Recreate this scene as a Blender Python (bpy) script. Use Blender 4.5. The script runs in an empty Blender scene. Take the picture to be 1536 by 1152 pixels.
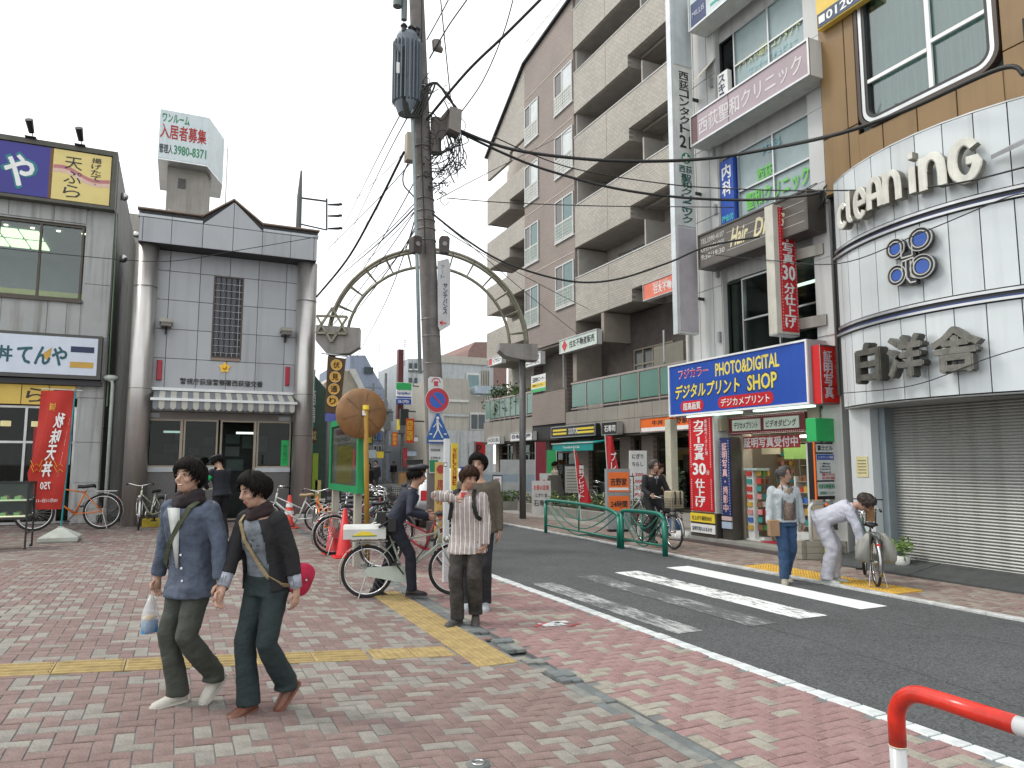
import bpy, bmesh, math, random
from mathutils import Vector, Matrix, noise as mnoise
# ---------------------------------------------------------------- camera, sky, sun, exposure
SC = bpy.context.scene
R = math.radians
random.seed(11)
CAMH = 1.65; YAW = R(24.8); FPX = 1080.0; PITCH = math.atan((694-576)/FPX)
cam_d = bpy.data.cameras.new('camera'); cam_d.sensor_width = 36; cam_d.lens = FPX/1536*36
cam_d.clip_start = 0.05; cam_d.clip_end = 2000
cam = bpy.data.objects.new('camera', cam_d); SC.collection.objects.link(cam); SC.camera = cam
cam.location = (0, 0, CAMH); cam.rotation_euler = (R(90)+PITCH, 0, -YAW)
world = bpy.data.worlds.new("World"); SC.world = world; world.use_nodes = True
wn = world.node_tree; wn.nodes.clear()
wo = wn.nodes.new('ShaderNodeOutputWorld'); bg = wn.nodes.new('ShaderNodeBackground')
sky = wn.nodes.new('ShaderNodeTexSky'); sky.sky_type = 'NISHITA'; sky.sun_disc = False
SUN_EL, SUN_AZ = R(52), R(-62)          # azimuth measured from +Y, negative = towards -X
sky.sun_elevation = SUN_EL; sky.sun_rotation = SUN_AZ
sky.air_density = 1.0; sky.dust_density = 4.0
cl = wn.nodes.new('ShaderNodeMix'); cl.data_type = 'RGBA'; cl.inputs['Factor'].default_value = 0.9
cl.inputs['B'].default_value = (12.6, 12.9, 13.0, 1)       # even white cloud layer
wn.links.new(sky.outputs[0], cl.inputs['A']); wn.links.new(cl.outputs['Result'], bg.inputs[0])
bg.inputs[1].default_value = 0.11; wn.links.new(bg.outputs[0], wo.inputs[0])
sun_d = bpy.data.lights.new('sun', 'SUN'); sun_d.energy = 1.4; sun_d.angle = R(14); sun_d.color = (1, .95, .87)
sun = bpy.data.objects.new('sun', sun_d); SC.collection.objects.link(sun)
sd = Vector((math.sin(SUN_AZ)*math.cos(SUN_EL), math.cos(SUN_AZ)*math.cos(SUN_EL), math.sin(SUN_EL)))
sun.rotation_euler = sd.to_track_quat('Z', 'Y').to_euler()
SC.view_settings.view_transform = 'Standard'; SC.view_settings.look = 'None'
SC.view_settings.gamma = 1; SC.view_settings.exposure = 0.27; SC.view_settings.use_curve_mapping = False
# ---------------------------------------------------------------- measuring helpers (street frame: X across, Y along, Z up)
def ray(px, py):
    a = (px-768)/FPX; b = (576-py)/FPX
    y = math.cos(PITCH)-math.sin(PITCH)*b; z = math.sin(PITCH)+math.cos(PITCH)*b
    return Vector((a*math.cos(YAW)+y*math.sin(YAW), -a*math.sin(YAW)+y*math.cos(YAW), z))
ORG = Vector((0, 0, CAMH))
def on_z(px, py, z=0.):
    d = ray(px, py); return ORG+d*((z-CAMH)/d.z)
def zg(x, y):                                       # the plaza rises gently towards its left side
    t = max(0, min(1, (18-y)/10)); return .066*max(0, 2.25-x)*t*t*(3-2*t)
def on_g(px, py, up=0.):
    z = 0.
    for _ in range(12): p = on_z(px, py, z+up); z = zg(p.x, p.y)
    return on_z(px, py, z+up)
def on_x(px, py, x):
    d = ray(px, py); return ORG+d*(x/d.x)
def on_y(px, py, y):
    d = ray(px, py); return ORG+d*(y/d.y)
def proj(p):
    x, y, z = p[0], p[1], p[2]-CAMH
    r = x*math.cos(YAW)-y*math.sin(YAW); f = x*math.sin(YAW)+y*math.cos(YAW)
    c = f*math.cos(PITCH)+z*math.sin(PITCH); u = -f*math.sin(PITCH)+z*math.cos(PITCH)
    return (768+FPX*r/c, 576-FPX*u/c) if c > .1 else None
# ---------------------------------------------------------------- materials
MATS = {}
def mat(name, col=(.5,.5,.5), rough=.6, metal=0., var=.12, vs=3., bump=0., bs=30., col2=None, cs=6., streak=0., spec=.5, emit=None, es=1., trans=0., grime=0.):
    if name in MATS: return MATS[name]
    m = bpy.data.materials.new(name); m.use_nodes = True; nt = m.node_tree; nt.nodes.clear()
    N = nt.nodes.new; L = nt.links.new
    out = N('ShaderNodeOutputMaterial'); b = N('ShaderNodeBsdfPrincipled'); L(b.outputs[0], out.inputs[0])
    b.inputs['Roughness'].default_value = rough; b.inputs['Metallic'].default_value = metal
    b.inputs['Specular IOR Level'].default_value = spec
    tc = N('ShaderNodeTexCoord')
    base = N('ShaderNodeMix'); base.data_type = 'RGBA'
    c1 = col; c2 = col2 if col2 else tuple(c*(1-var*1.6) for c in col)
    base.inputs['A'].default_value = (*c1, 1); base.inputs['B'].default_value = (*c2, 1)
    n1 = N('ShaderNodeTexNoise'); n1.inputs['Scale'].default_value = vs; n1.inputs['Detail'].default_value = 6; n1.inputs['Roughness'].default_value = .65
    L(tc.outputs['Object'], n1.inputs['Vector'])
    rp = N('ShaderNodeMapRange'); rp.inputs['From Min'].default_value = .35; rp.inputs['From Max'].default_value = .68
    L(n1.outputs['Fac'], rp.inputs['Value']); L(rp.outputs[0], base.inputs['Factor'])
    cur = base.outputs['Result']
    if streak or grime:
        mp = N('ShaderNodeMapping'); mp.inputs['Scale'].default_value = (2.6, 2.6, .16)
        n2 = N('ShaderNodeTexNoise'); n2.inputs['Scale'].default_value = 2.2; n2.inputs['Detail'].default_value = 7
        L(tc.outputs['Object'], mp.inputs[0]); L(mp.outputs[0], n2.inputs['Vector'])
        r2 = N('ShaderNodeMapRange'); r2.inputs['From Min'].default_value = .5; r2.inputs['From Max'].default_value = .75
        r2.inputs['To Max'].default_value = max(streak, grime)
        L(n2.outputs['Fac'], r2.inputs['Value'])
        mx = N('ShaderNodeMix'); mx.data_type = 'RGBA'; mx.blend_type = 'MULTIPLY'
        L(r2.outputs[0], mx.inputs['Factor']); L(cur, mx.inputs['A']); mx.inputs['B'].default_value = (.42,.38,.33,1)
        cur = mx.outputs['Result']
    L(cur, b.inputs['Base Color'])
    if bump:
        n3 = N('ShaderNodeTexNoise'); n3.inputs['Scale'].default_value = bs; n3.inputs['Detail'].default_value = 5
        bp = N('ShaderNodeBump'); bp.inputs['Strength'].default_value = bump; bp.inputs['Distance'].default_value = .02
        L(tc.outputs['Object'], n3.inputs['Vector']); L(n3.outputs['Fac'], bp.inputs['Height']); L(bp.outputs[0], b.inputs['Normal'])
    if emit:
        b.inputs['Emission Color'].default_value = (*emit, 1); b.inputs['Emission Strength'].default_value = es
    if trans: b.inputs['Alpha'].default_value = 1-trans
    MATS[name] = m; return m
def glass(name, tint=(.8,.9,.88), refl=.12, rough=.03):
    if name in MATS: return MATS[name]
    m = bpy.data.materials.new(name); m.use_nodes = True; nt = m.node_tree; nt.nodes.clear(); N = nt.nodes.new; L = nt.links.new
    out = N('ShaderNodeOutputMaterial'); mx = N('ShaderNodeMixShader'); t = N('ShaderNodeBsdfTransparent'); g = N('ShaderNodeBsdfGlossy')
    g.inputs['Roughness'].default_value = rough; t.inputs[0].default_value = (*tint, 1)
    lw = N('ShaderNodeLayerWeight'); lw.inputs['Blend'].default_value = .12
    mr = N('ShaderNodeMapRange'); mr.inputs['To Min'].default_value = refl; mr.inputs['To Max'].default_value = .8
    L(lw.outputs['Fresnel'], mr.inputs['Value']); L(mr.outputs[0], mx.inputs[0]); L(t.outputs[0], mx.inputs[1]); L(g.outputs[0], mx.inputs[2]); L(mx.outputs[0], out.inputs[0])
    MATS[name] = m; return m
# ---------------------------------------------------------------- mesh builder
class MB:
    def __init__(s): s.v = []; s.f = []; s.m = []
    def add(s, vs, fs, mi=0):
        k = len(s.v); s.v += [tuple(p) for p in vs]; s.f += [tuple(i+k for i in f) for f in fs]; s.m += [mi]*len(fs); return s
    def box(s, x0, x1, y0, y1, z0, z1, mi=0):
        x0, x1 = sorted((x0, x1)); y0, y1 = sorted((y0, y1)); z0, z1 = sorted((z0, z1))
        return s.add([(x0,y0,z0),(x1,y0,z0),(x1,y1,z0),(x0,y1,z0),(x0,y0,z1),(x1,y0,z1),(x1,y1,z1),(x0,y1,z1)],
                     [(0,3,2,1),(4,5,6,7),(0,1,5,4),(1,2,6,5),(2,3,7,6),(3,0,4,7)], mi)
    def cham(s, x0, x1, y0, y1, z0, z1, c, mi=0):      # box with chamfered top edge
        return s.add([(x0,y0,z0),(x1,y0,z0),(x1,y1,z0),(x0,y1,z0),(x0,y0,z1-c),(x1,y0,z1-c),(x1,y1,z1-c),(x0,y1,z1-c),(x0+c,y0+c,z1),(x1-c,y0+c,z1),(x1-c,y1-c,z1),(x0+c,y1-c,z1)],
                     [(8,9,10,11),(4,5,9,8),(5,6,10,9),(6,7,11,10),(7,4,8,11),(0,1,5,4),(1,2,6,5),(2,3,7,6),(3,0,4,7)], mi)
    def bar(s, p, q, w, h, up=(0,0,1), mi=0):          # rectangular bar from p to q
        p = Vector(p); q = Vector(q); d = (q-p).normalized(); u = Vector(up); r = d.cross(u)
        if r.length < 1e-4: r = d.cross(Vector((1,0,0)))
        r.normalize(); u = r.cross(d).normalized(); r *= w/2; u *= h/2
        return s.add([p-r-u,p+r-u,p+r+u,p-r+u,q-r-u,q+r-u,q+r+u,q-r+u],[(0,3,2,1),(4,5,6,7),(0,1,5,4),(1,2,6,5),(2,3,7,6),(3,0,4,7)][::1], mi)
    def tube(s, pts, r, n=8, mi=0, caps=True, flat=None):
        pts = [Vector(p) for p in pts]; k = len(pts); rs = r if isinstance(r, (list, tuple)) else [r]*k
        t0 = (pts[1]-pts[0]).normalized(); a = Vector((0,0,1)) if abs(t0.z) < .9 else Vector((1,0,0))
        u = t0.cross(a).normalized(); vs = []
        for i in range(k):
            t = (pts[min(i+1,k-1)]-pts[max(i-1,0)]).normalized()
            u = (u-t*u.dot(t)); u = u.normalized() if u.length > 1e-6 else t.orthogonal().normalized(); w = t.cross(u)
            ra, rb = rs[i] if isinstance(rs[i], tuple) else (rs[i], rs[i])
            for j in range(n):
                an = 2*math.pi*j/n; vs.append(pts[i]+u*(math.cos(an)*ra)+w*(math.sin(an)*rb))
        fs = [(i*n+j, i*n+(j+1)%n, (i+1)*n+(j+1)%n, (i+1)*n+j) for i in range(k-1) for j in range(n)]
        if caps: fs += [tuple(range(n))[::-1], tuple((k-1)*n+j for j in range(n))]
        return s.add(vs, fs, mi)
    def ring(s, rings, mi=0, caps=True):               # loft through explicit rings of equal length
        n = len(rings[0]); vs = [p for r in rings for p in r]; k = len(rings)
        fs = [(i*n+j, i*n+(j+1)%n, (i+1)*n+(j+1)%n, (i+1)*n+j) for i in range(k-1) for j in range(n)]
        if caps: fs += [tuple(range(n))[::-1], tuple((k-1)*n+j for j in range(n))]
        return s.add(vs, fs, mi)
    def ell(s, c, r, nu=12, nv=8, mi=0, M=None):
        c = Vector(c); r = (r,r,r) if not isinstance(r, (tuple,list)) else r; vs = []; fs = []
        for i in range(nv+1):
            th = math.pi*i/nv
            for j in range(nu):
                ph = 2*math.pi*j/nu; p = Vector((r[0]*math.sin(th)*math.cos(ph), r[1]*math.sin(th)*math.sin(ph), r[2]*math.cos(th)))
                vs.append(c+(M@p if M else p))
        for i in range(nv):
            for j in range(nu): fs.append((i*nu+j, (i+1)*nu+j, (i+1)*nu+(j+1)%nu, i*nu+(j+1)%nu))
        return s.add(vs, fs, mi)
    def torus(s, c, ax, Rr, r, n=28, m=6, mi=0, a0=0, a1=2*math.pi):
        c = Vector(c); ax = Vector(ax).normalized(); u = ax.orthogonal().normalized()
        if abs(ax.y) > .9: u = Vector((1,0,0))
        w = ax.cross(u); full = abs(a1-a0-2*math.pi) < 1e-6; k = n if full else n+1; vs = []
        for i in range(k):
            a = a0+(a1-a0)*i/n; d = u*math.cos(a)+w*math.sin(a)
            for j in range(m):
                b = 2*math.pi*j/m; vs.append(c+d*(Rr+r*math.cos(b))+ax*(r*math.sin(b)))
        fs = [(i*m+j, i*m+(j+1)%m, ((i+1)%k)*m+(j+1)%m, ((i+1)%k)*m+j) for i in range(n) for j in range(m)]
        return s.add(vs, fs, mi)
    def prism(s, pts, d, mi=0):                        # polygon (3d points) swept by vector d
        pts = [Vector(p) for p in pts]; d = Vector(d); n = len(pts)
        return s.add(pts+[p+d for p in pts], [tuple(range(n))[::-1], tuple(range(n, 2*n))]+[(i,(i+1)%n,n+(i+1)%n,n+i) for i in range(n)], mi)
    def cyl(s, a, b, r, n=16, mi=0): return s.tube([a, b], r, n, mi)
    def mesh(s, name, mats, smooth=False):
        me = bpy.data.meshes.new(name); me.from_pydata(s.v, [], s.f)
        for m in (mats if isinstance(mats, (list, tuple)) else [mats]): me.materials.append(m)
        me.polygons.foreach_set('material_index', s.m)
        bm = bmesh.new(); bm.from_mesh(me); bmesh.ops.recalc_face_normals(bm, faces=bm.faces); bm.to_mesh(me); bm.free()
        if smooth: me.polygons.foreach_set('use_smooth', [True]*len(me.polygons))
        me.update(); return me
    def build(s, name, mats, parent=None, smooth=False, label=None):
        return put(s.mesh(name, mats, smooth), name, parent, label)
def put(me, name, parent=None, label=None):
    o = bpy.data.objects.new(name, me); SC.collection.objects.link(o)
    if parent is not None:
        o.parent = parent
        if parent.get('_w') is not None: o.location = -Vector(parent['_w'])
    if label: o['label'] = label
    return o
def tag(o, label=None, cat=None, group=None, kind=None):
    if label: o['label'] = label
    if cat: o['category'] = cat
    if group: o['group'] = group
    if kind: o['kind'] = kind
    return o
def thing(name, loc, label, cat, group=None, rz=0, local=False):
    """Empty at the base of a thing. local=False: its parts are modelled in street coordinates."""
    o = bpy.data.objects.new(name, None); SC.collection.objects.link(o); o.location = loc; o.rotation_euler = (0,0,rz)
    o.empty_display_size = .2
    if not local: o['_w'] = tuple(loc)
    return tag(o, label, cat, group)
def copy_tree(o, loc=None, rz=None, label=None, parent=None):
    c = o.copy(); SC.collection.objects.link(c); c.parent = parent
    if loc is not None: c.location = loc
    if rz is not None: c.rotation_euler = (0,0,rz) if not isinstance(rz, tuple) else rz
    if label: c['label'] = label
    for ch in list(o.children): copy_tree(ch, parent=c)
    return c
def obox(name, m, x0, x1, y0, y1, z0, z1, parent=None, label=None):
    return MB().box(x0,x1,y0,y1,z0,z1).build(name, m, parent, label=label)
# ---------------------------------------------------------------- lettering
GLY = {}
def glyphs(s, bold):
    k = (s, bold)
    if k not in GLY:
        cu = bpy.data.curves.new('lettering', 'FONT'); cu.body = s; cu.resolution_u = 2; cu.offset = bold; cu.size = 1
        ob = bpy.data.objects.new('tmp', cu); SC.collection.objects.link(ob)
        dg = bpy.context.evaluated_depsgraph_get(); me = bpy.data.meshes.new_from_object(ob.evaluated_get(dg))
        v = [tuple(p.co)[:2] for p in me.vertices]; f = [tuple(p.vertices) for p in me.polygons]
        bpy.data.objects.remove(ob); bpy.data.meshes.remove(me)
        if v:
            x0 = min(p[0] for p in v); x1 = max(p[0] for p in v); y0 = min(p[1] for p in v); y1 = max(p[1] for p in v)
        else: x0 = y0 = 0; x1 = y1 = 1
        GLY[k] = (v, f, x0, x1, y0, y1)
    return GLY[k]
def put_text(mb, s, o, r, u, w, h, bold=.02, ext=0., mi=0, shear=0.):
    """fit string s in the w x h box whose lower left corner is o; ext > 0 makes solid letters"""
    emb = bold; bold = min(bold, .006); v, f, x0, x1, y0, y1 = glyphs(s, bold); o = Vector(o); r = Vector(r); u = Vector(u); n = r.cross(u)
    sx = w/max(x1-x0, 1e-3); sy = h/max(y1-y0, 1e-3)
    P = [o+r*((p[0]-x0)*sx+shear*(p[1]-y0)*sy)+u*((p[1]-y0)*sy) for p in v]
    if ext:
        cnt = {}
        for a in f:
            for i in range(len(a)):
                e = (a[i], a[(i+1) % len(a)]); cnt[e] = 1
        mb.add([p+n*ext for p in P], f, mi)
        side = [(a, b) for (a, b) in cnt if (b, a) not in cnt]; k = len(P)
        mb.add(P+[p+n*ext for p in P], [(a, b, b+k, a+k) for a, b in side], mi)
    else:
        mb.add(P, f, mi)
        if emb:
            for q, (ax, ay) in enumerate(((1,0),(-1,0),(0,.7),(0,-.7)) if emb > .025 else ((1,0),(-1,0))):
                dv = r*(ax*emb*sx*.5)+u*(ay*emb*sy*.5)+n*(.0006*(q+1)); mb.add([p+dv for p in P], f, mi)
def text(s, m, o, r, u, w, h, parent, name='lettering', bold=.02, ext=0., vertical=False, shear=0., gap=.12, mirror=False):
    mb = MB(); o = Vector(o); r = Vector(r); u = Vector(u)
    off = r.cross(u)*.003
    if mirror: o = o+r*w; r = -r; 
    if vertical:
        cs = [c for c in s]; n = len(cs); ch = h/n
        for i, c in enumerate(cs):
            if c == ' ': continue
            if c == 'ー': put_text(mb, '|', o+off+r*(w*.42)+u*(h-(i+1)*ch+ch*.12), r, u, w*.14, ch*.76, bold, ext, 0)
            elif c in '・、.': put_text(mb, c, o+off+r*(w*.38)+u*(h-(i+1)*ch+ch*.38), r, u, w*.24, ch*.24, bold, ext, 0)
            else: put_text(mb, c, o+off+u*(h-(i+1)*ch+ch*gap/2), r, u, w, ch*(1-gap), bold, ext, 0)
    else: put_text(mb, s, o+off, r, u, w, h, bold, ext, 0, shear)
    return mb.build(name, m, parent)
RX, RF, UP = Vector((0,-1,0)), Vector((1,0,0)), Vector((0,0,1))   # RX: reading direction on walls facing the street, RF: on walls facing the camera
# ---------------------------------------------------------------- palette
asphalt = mat('asphalt', (.098,.105,.107), .9, var=.16, vs=.9, bump=.8, bs=140)
def speckle(m, sc, lo, hi):
    nt = m.node_tree; b = nt.nodes['Principled BSDF']; src = b.inputs['Base Color'].links[0].from_socket; n = nt.nodes.new('ShaderNodeTexVoronoi'); n.inputs['Scale'].default_value = sc
    tc = nt.nodes.new('ShaderNodeTexCoord'); nt.links.new(tc.outputs['Object'], n.inputs['Vector']); mr = nt.nodes.new('ShaderNodeMapRange'); mr.inputs['To Min'].default_value = lo; mr.inputs['To Max'].default_value = hi
    sp = nt.nodes.new('ShaderNodeSeparateColor'); nt.links.new(n.outputs['Color'], sp.inputs[0]); nt.links.new(sp.outputs[0], mr.inputs['Value']); mx = nt.nodes.new('ShaderNodeMix'); mx.data_type = 'RGBA'; mx.blend_type = 'MULTIPLY'; mx.inputs['Factor'].default_value = 1
    cc = nt.nodes.new('ShaderNodeCombineColor'); [nt.links.new(mr.outputs[0], cc.inputs[i]) for i in range(3)]; nt.links.new(src, mx.inputs['A']); nt.links.new(cc.outputs[0], mx.inputs['B']); nt.links.new(mx.outputs['Result'], b.inputs['Base Color'])
speckle(asphalt, 75, .6, 1.45)
concrete = mat('concrete', (.33,.32,.30), .85, var=.2, vs=2, bump=.3, bs=60, streak=.6)
conc_dark = mat('grey_concrete', (.19,.2,.2), .85, var=.25, vs=4, bump=.3, bs=60)
white = mat('white_paint', (.74,.76,.76), .5, var=.06, grime=.25)
offwhite = mat('off_white', (.62,.63,.61), .55, var=.08, grime=.3)
black = mat('black_plastic', (.012,.012,.013), .45, var=.1)
rubber = mat('rubber', (.02,.02,.021), .8)
steel = mat('steel', (.55,.55,.54), .3, 1., var=.2)
chrome = mat('chrome', (.75,.75,.75), .15, 1., var=.05)
dark_metal = mat('dark_metal', (.05,.05,.055), .45, .6)
alu = mat('aluminium', (.6,.61,.61), .35, .9, var=.1)
cgrey = mat('grey_paint', (.3,.31,.32), .5, var=.1, grime=.3)
red = mat('red_paint', (.62,.018,.02), .42, var=.05)
signred = mat('sign_red', (.60,.016,.024), .42, var=.12, vs=1.5, grime=.2)
blue = mat('sign_blue', (.018,.08,.42), .38, var=.1, vs=1.2, grime=.2)
signwhite = mat('sign_white', (.82,.83,.82), .4, var=.05, grime=.12)
yellow = mat('sign_yellow', (.82,.62,.05), .4, var=.04)
paleyel = mat('pale_yellow', (.8,.66,.25), .45, var=.04)
green = mat('sign_green', (.01,.22,.09), .4, var=.04)
ltgreen = mat('bright_green', (.03,.42,.12), .4, var=.04)
orange = mat('orange_sign', (.82,.16,.02), .4, var=.04)
ink = mat('black_ink', (.02,.02,.022), .5)
navyink = mat('navy_ink', (.015,.03,.09), .5)
pane_dark = glass('dark_glass', (.55,.6,.58), .018, .02)
pane_clear = glass('clear_glass', (.85,.92,.9), .07)
room_dark = mat('dark_interior', (.03,.03,.032), .8, var=.3)
wood = mat('wood', (.28,.14,.05), .6, var=.3, vs=9)
wire_m = mat('cable_rubber', (.015,.016,.015), .6)
leafA = mat('leaf_green', (.05,.11,.025), .6, var=.5, vs=9)
leafB = mat('light_leaf_green', (.12,.2,.04), .6, var=.4, vs=9)
# ================================================================ GROUND
def struct(o): o['kind'] = 'structure'; return o
g = MB().box(-600, 600, -600, 900, -.3, -.05).build('ground', mat('ground_grey', (.15,.15,.15), .9, var=.25, vs=1)); struct(g)
def edge_x(y): return 4.3 if y < 11 else 4.3+(y-11)*.287            # near side white kerb, bending into the side street
ys = [-2, 4, 8, 11]+[12+i*2.5 for i in range(30)]
mbr = MB(); pts = [(edge_x(y)+.05, y, -.012) for y in ys]+[(8.2+.287*(ys[-1]-19)+1.6, ys[-1], -.012), (9.6, 22, -.012), (8.12, 19, -.012), (8.12, -2, -.012)]
mbr.prism(pts, (0,0,-.03)); 
mbr.box(4.35, 8.12, -40, -1.98, -.04, -.0121)
road = struct(mbr.build('road', asphalt))
cr = MB(); rx = random.Random(41)
for (ax_, ay_, bx_, by_) in ((5.3, 3.0, 5.9, 9.5), (7.3, 2.2, 6.9, 5.6), (4.6, 11.5, 7.6, 12.4)):       # hairline cracks and a repair seam
    P_ = [Vector((ax_+(bx_-ax_)*i/26+rx.uniform(-.05, .05), ay_+(by_-ay_)*i/26+rx.uniform(-.03, .03), -.0107)) for i in range(27)]
    for i in range(26):
        w_ = Vector((.004, .002, 0)); cr.add([P_[i]-w_, P_[i]+w_, P_[i+1]+w_, P_[i+1]-w_], [(0,1,2,3)])
struct(cr.build('crack', mat('crack_fill', (.03,.03,.032), .9), road))
MATS['_'] = None
# pavers: true blocks in herringbone
def paver_mats(tag_, cols):
    out = []
    for i, c in enumerate(cols): out.append(mat('paver_%s_tone%s' % (tag_, 'abcdefghij'[i]), c, .85, var=.13, vs=7, bump=.35, bs=150, grime=.16)); speckle(out[-1], 160, .8, 1.2)
    return out
pk = paver_mats('plaza', [(.222,.153,.139),(.209,.142,.129),(.235,.165,.149),(.268,.252,.222),(.287,.27,.237),(.248,.232,.206)])
sk = paver_mats('kerbside', [(.30,.188,.18),(.285,.175,.168),(.315,.202,.193),(.292,.182,.176),(.335,.315,.262),(.31,.29,.24)])
fk = paver_mats('far', [(.26,.19,.165),(.29,.23,.19),(.3,.26,.22),(.23,.17,.15),(.27,.2,.18),(.31,.28,.24)])
def paving(name, x0, x1, y0, y1, inside, mats, wts, a=.0975, dx=0., base_m=conc_dark, zt=.0, lim=300, poly=None):
    base = MB(); 
    nx = int((x1-x0)/a); ny = int((y1-y0)/a)
    zf = zg if name == 'plaza_paving' else (lambda x, y: 0.)
    if poly: base.prism([(p[0],p[1],zt-.006) for p in poly], (0,0,-.05))
    elif name == 'plaza_paving':
        gx = [x0+(x1-x0)*i/24 for i in range(25)]+[2.25]; gx.sort(); gy = [y0+(y1-y0)*j/24 for j in range(25)]; n_ = len(gy)
        base.add([(x,y,zf(x,y)-.006) for x in gx for y in gy], [(i*n_+j,(i+1)*n_+j,(i+1)*n_+j+1,i*n_+j+1) for i in range(len(gx)-1) for j in range(n_-1)])
    else: base.box(x0, x1, y0-.05, y1+.05, -.06, zt-.006)
    root = struct(base.build(name, base_m))
    rnd = random.Random(hash(name) % 1000 if False else len(name)*17)
    items = []
    for i in range(nx):
        for j in range(ny):
            t = (i-j) % 4
            if t == 0: cx, cy, o = x0+(i+1)*a, y0+(j+.5)*a, 0
            elif t == 3: cx, cy, o = x0+(i+.5)*a, y0+(j+1)*a, 1
            else: continue
            if not inside(cx, cy): continue
            k = rnd.choices(range(len(mats)), wts)[0]
            items.append((cx+dx, cy, o, k))
    vis = []
    for it in items:
        p = proj((it[0], it[1], 0))
        if p and -40 < p[0] < 1576 and p[1] < 1190: vis.append((it[0]**2+it[1]**2, it))
    vis.sort(key=lambda q: q[0]); near = set(q[1] for q in vis[:lim])
    protos = {}
    for o in (0, 1):
        for k in range(len(mats)):
            hx, hy = (a-.003, a/2-.003) if o == 0 else (a/2-.003, a-.003)
            protos[(o, k)] = MB().cham(-hx, hx, -hy, hy, -.02, 0, .0035).mesh('paver', mats[k])
    for it in near:
        ob = bpy.data.objects.new('paver', protos[(it[2], it[3])]); SC.collection.objects.link(ob); ob.parent = root
        ob.location = (it[0], it[1], zt+zf(it[0],it[1])+rnd.uniform(-.0025, .002)); ob.rotation_euler = ((zf(it[0],it[1]+.05)-zf(it[0],it[1]-.05))*10+rnd.gauss(0,.006), (zf(it[0]-.05,it[1])-zf(it[0]+.05,it[1]))*10+rnd.gauss(0,.006), rnd.gauss(0,.008))
    st = MB()
    for it in items:
        if it in near: continue
        p = proj((it[0], it[1], 0))
        if not p or p[0] < -200 or p[0] > 1750 or p[1] > 1400: continue
        hx, hy = (a-.0035, a/2-.0035) if it[2] == 0 else (a/2-.0035, a-.0035); z = zt+rnd.uniform(-.0015, .0015)
        x, y = it[0], it[1]
        k0 = len(st.v)
        if y < 13: st.cham(x-hx, x+hx, y-hy, y+hy, -.015, z, .003, it[3])
        else: st.add([(x-hx,y-hy,z),(x+hx,y-hy,z),(x+hx,y+hy,z),(x-hx,y+hy,z)], [(0,1,2,3)], it[3])
        if name == 'plaza_paving': st.v[k0:] = [(a_, b_, c_+zf(a_, b_)) for a_, b_, c_ in st.v[k0:]]
    o = st.build('paver_field', mats, root); o['kind'] = 'stuff'
    return root
paving("plaza_paving", -9.5, 2.69, .6, 23.4, lambda x, y: not (2.29 < x < 2.64 and 5.6 < y < 9.0) and not (x < 2.3 and 6.02 < y < 6.34), pk, [30,24,16,16,16,8])
paving('kerbside_paving', 2.87, 9.0, .6, 24.0, lambda x, y: x < edge_x(y)-.10, sk, [24,20,16,10,12,6], poly=[(2.87,.6),(4.24,.6),(4.24,11),(edge_x(24)-.06,24),(2.87,24)])
paving('far_pavement', 8.26, 9.92, 2.4, 22.0, lambda x, y: not (x < 8.78 and 6.45 < y < 9.15), fk, [10,10,8,8,8,6])
struct(MB().box(9.92, 15.3, 13.6, 40, -.05, .012).build('pavement_slab', mat('pale_slab', (.33,.31,.28), .85, var=.2, vs=2, bump=.2)))
# gutter between plaza and pavement: worn concrete channel pieces, broken near the tactile strip
gut = struct(MB().box(2.69, 2.87, .6, 21, -.06, -.035).build('gutter', conc_dark))
gm = [mat('gutter_stone', (.17,.19,.19), .8, var=.3, vs=5, bump=.5, bs=50), mat('pale_gutter_stone', (.24,.25,.23), .85, var=.3, vs=5, bump=.5, bs=50)]
rg = random.Random(5); y = .6
while y < 20.9:
    l = rg.uniform(.45,.62) if not 4.9 < y < 6.6 else rg.uniform(.12,.3)
    tl = rg.gauss(0,.004) if not 4.9 < y < 6.6 else rg.gauss(0,.045)
    for (a, b) in ((2.692,2.772),(2.778,2.868)):
        o = MB().cham(a, b, 0, l-.008, -.035, .001 if a < 2.7 else -.006, .004).build('gutter_stone', gm[rg.random() < .3], gut)
        o.location = (0, y, rg.uniform(-.005,.003) if abs(tl) < .02 else rg.uniform(-.018,.006)); o.rotation_euler = (tl*.4, tl*.5, tl*.35)
    y += l
# a row of small square setts beside the gutter
for i in range(40):
    yy = 1.2+i*.1
    if rg.random() < .8: MB().cham(2.872, 2.96, yy, yy+.092, -.02, .004, .003).build('small_sett', rg.choice(sk[4:]), gut)
# white kerb blocks
kb = struct(MB().box(4.2, 4.34, .6, 11, -.05, -.02).build('white_kerb', conc_dark))
kmat = mat('white_block', (.66,.7,.7), .7, var=.22, vs=8, bump=.2)
kb_m = MB().cham(-.062,.062,-.0895,.0895,-.03,.0,.005).mesh('kerb_block', kmat)
y = .7; n = 0
rest = MB()
while y < 24:
    x = edge_x(y)-.03
    if n < 62:
        o = bpy.data.objects.new('kerb_block', kb_m); SC.collection.objects.link(o); o.parent = kb; o.location = (x+rg.gauss(0,.002), y, .004+rg.gauss(0,.0015)); o.rotation_euler = (rg.gauss(0,.004), 0, rg.gauss(0,.012))
        o.scale = (1, rg.uniform(.985,1), 1)
    else: rest.add([(x-.06,y-.093,.004),(x+.06,y-.093,.004),(edge_x(y+.19)+.03,y+.097,.004),(edge_x(y+.19)-.09,y+.097,.004)], [(0,1,2,3)])
    y += .191; n += 1
rest.build('kerb_line', kmat, kb)['kind'] = 'stuff'
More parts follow.
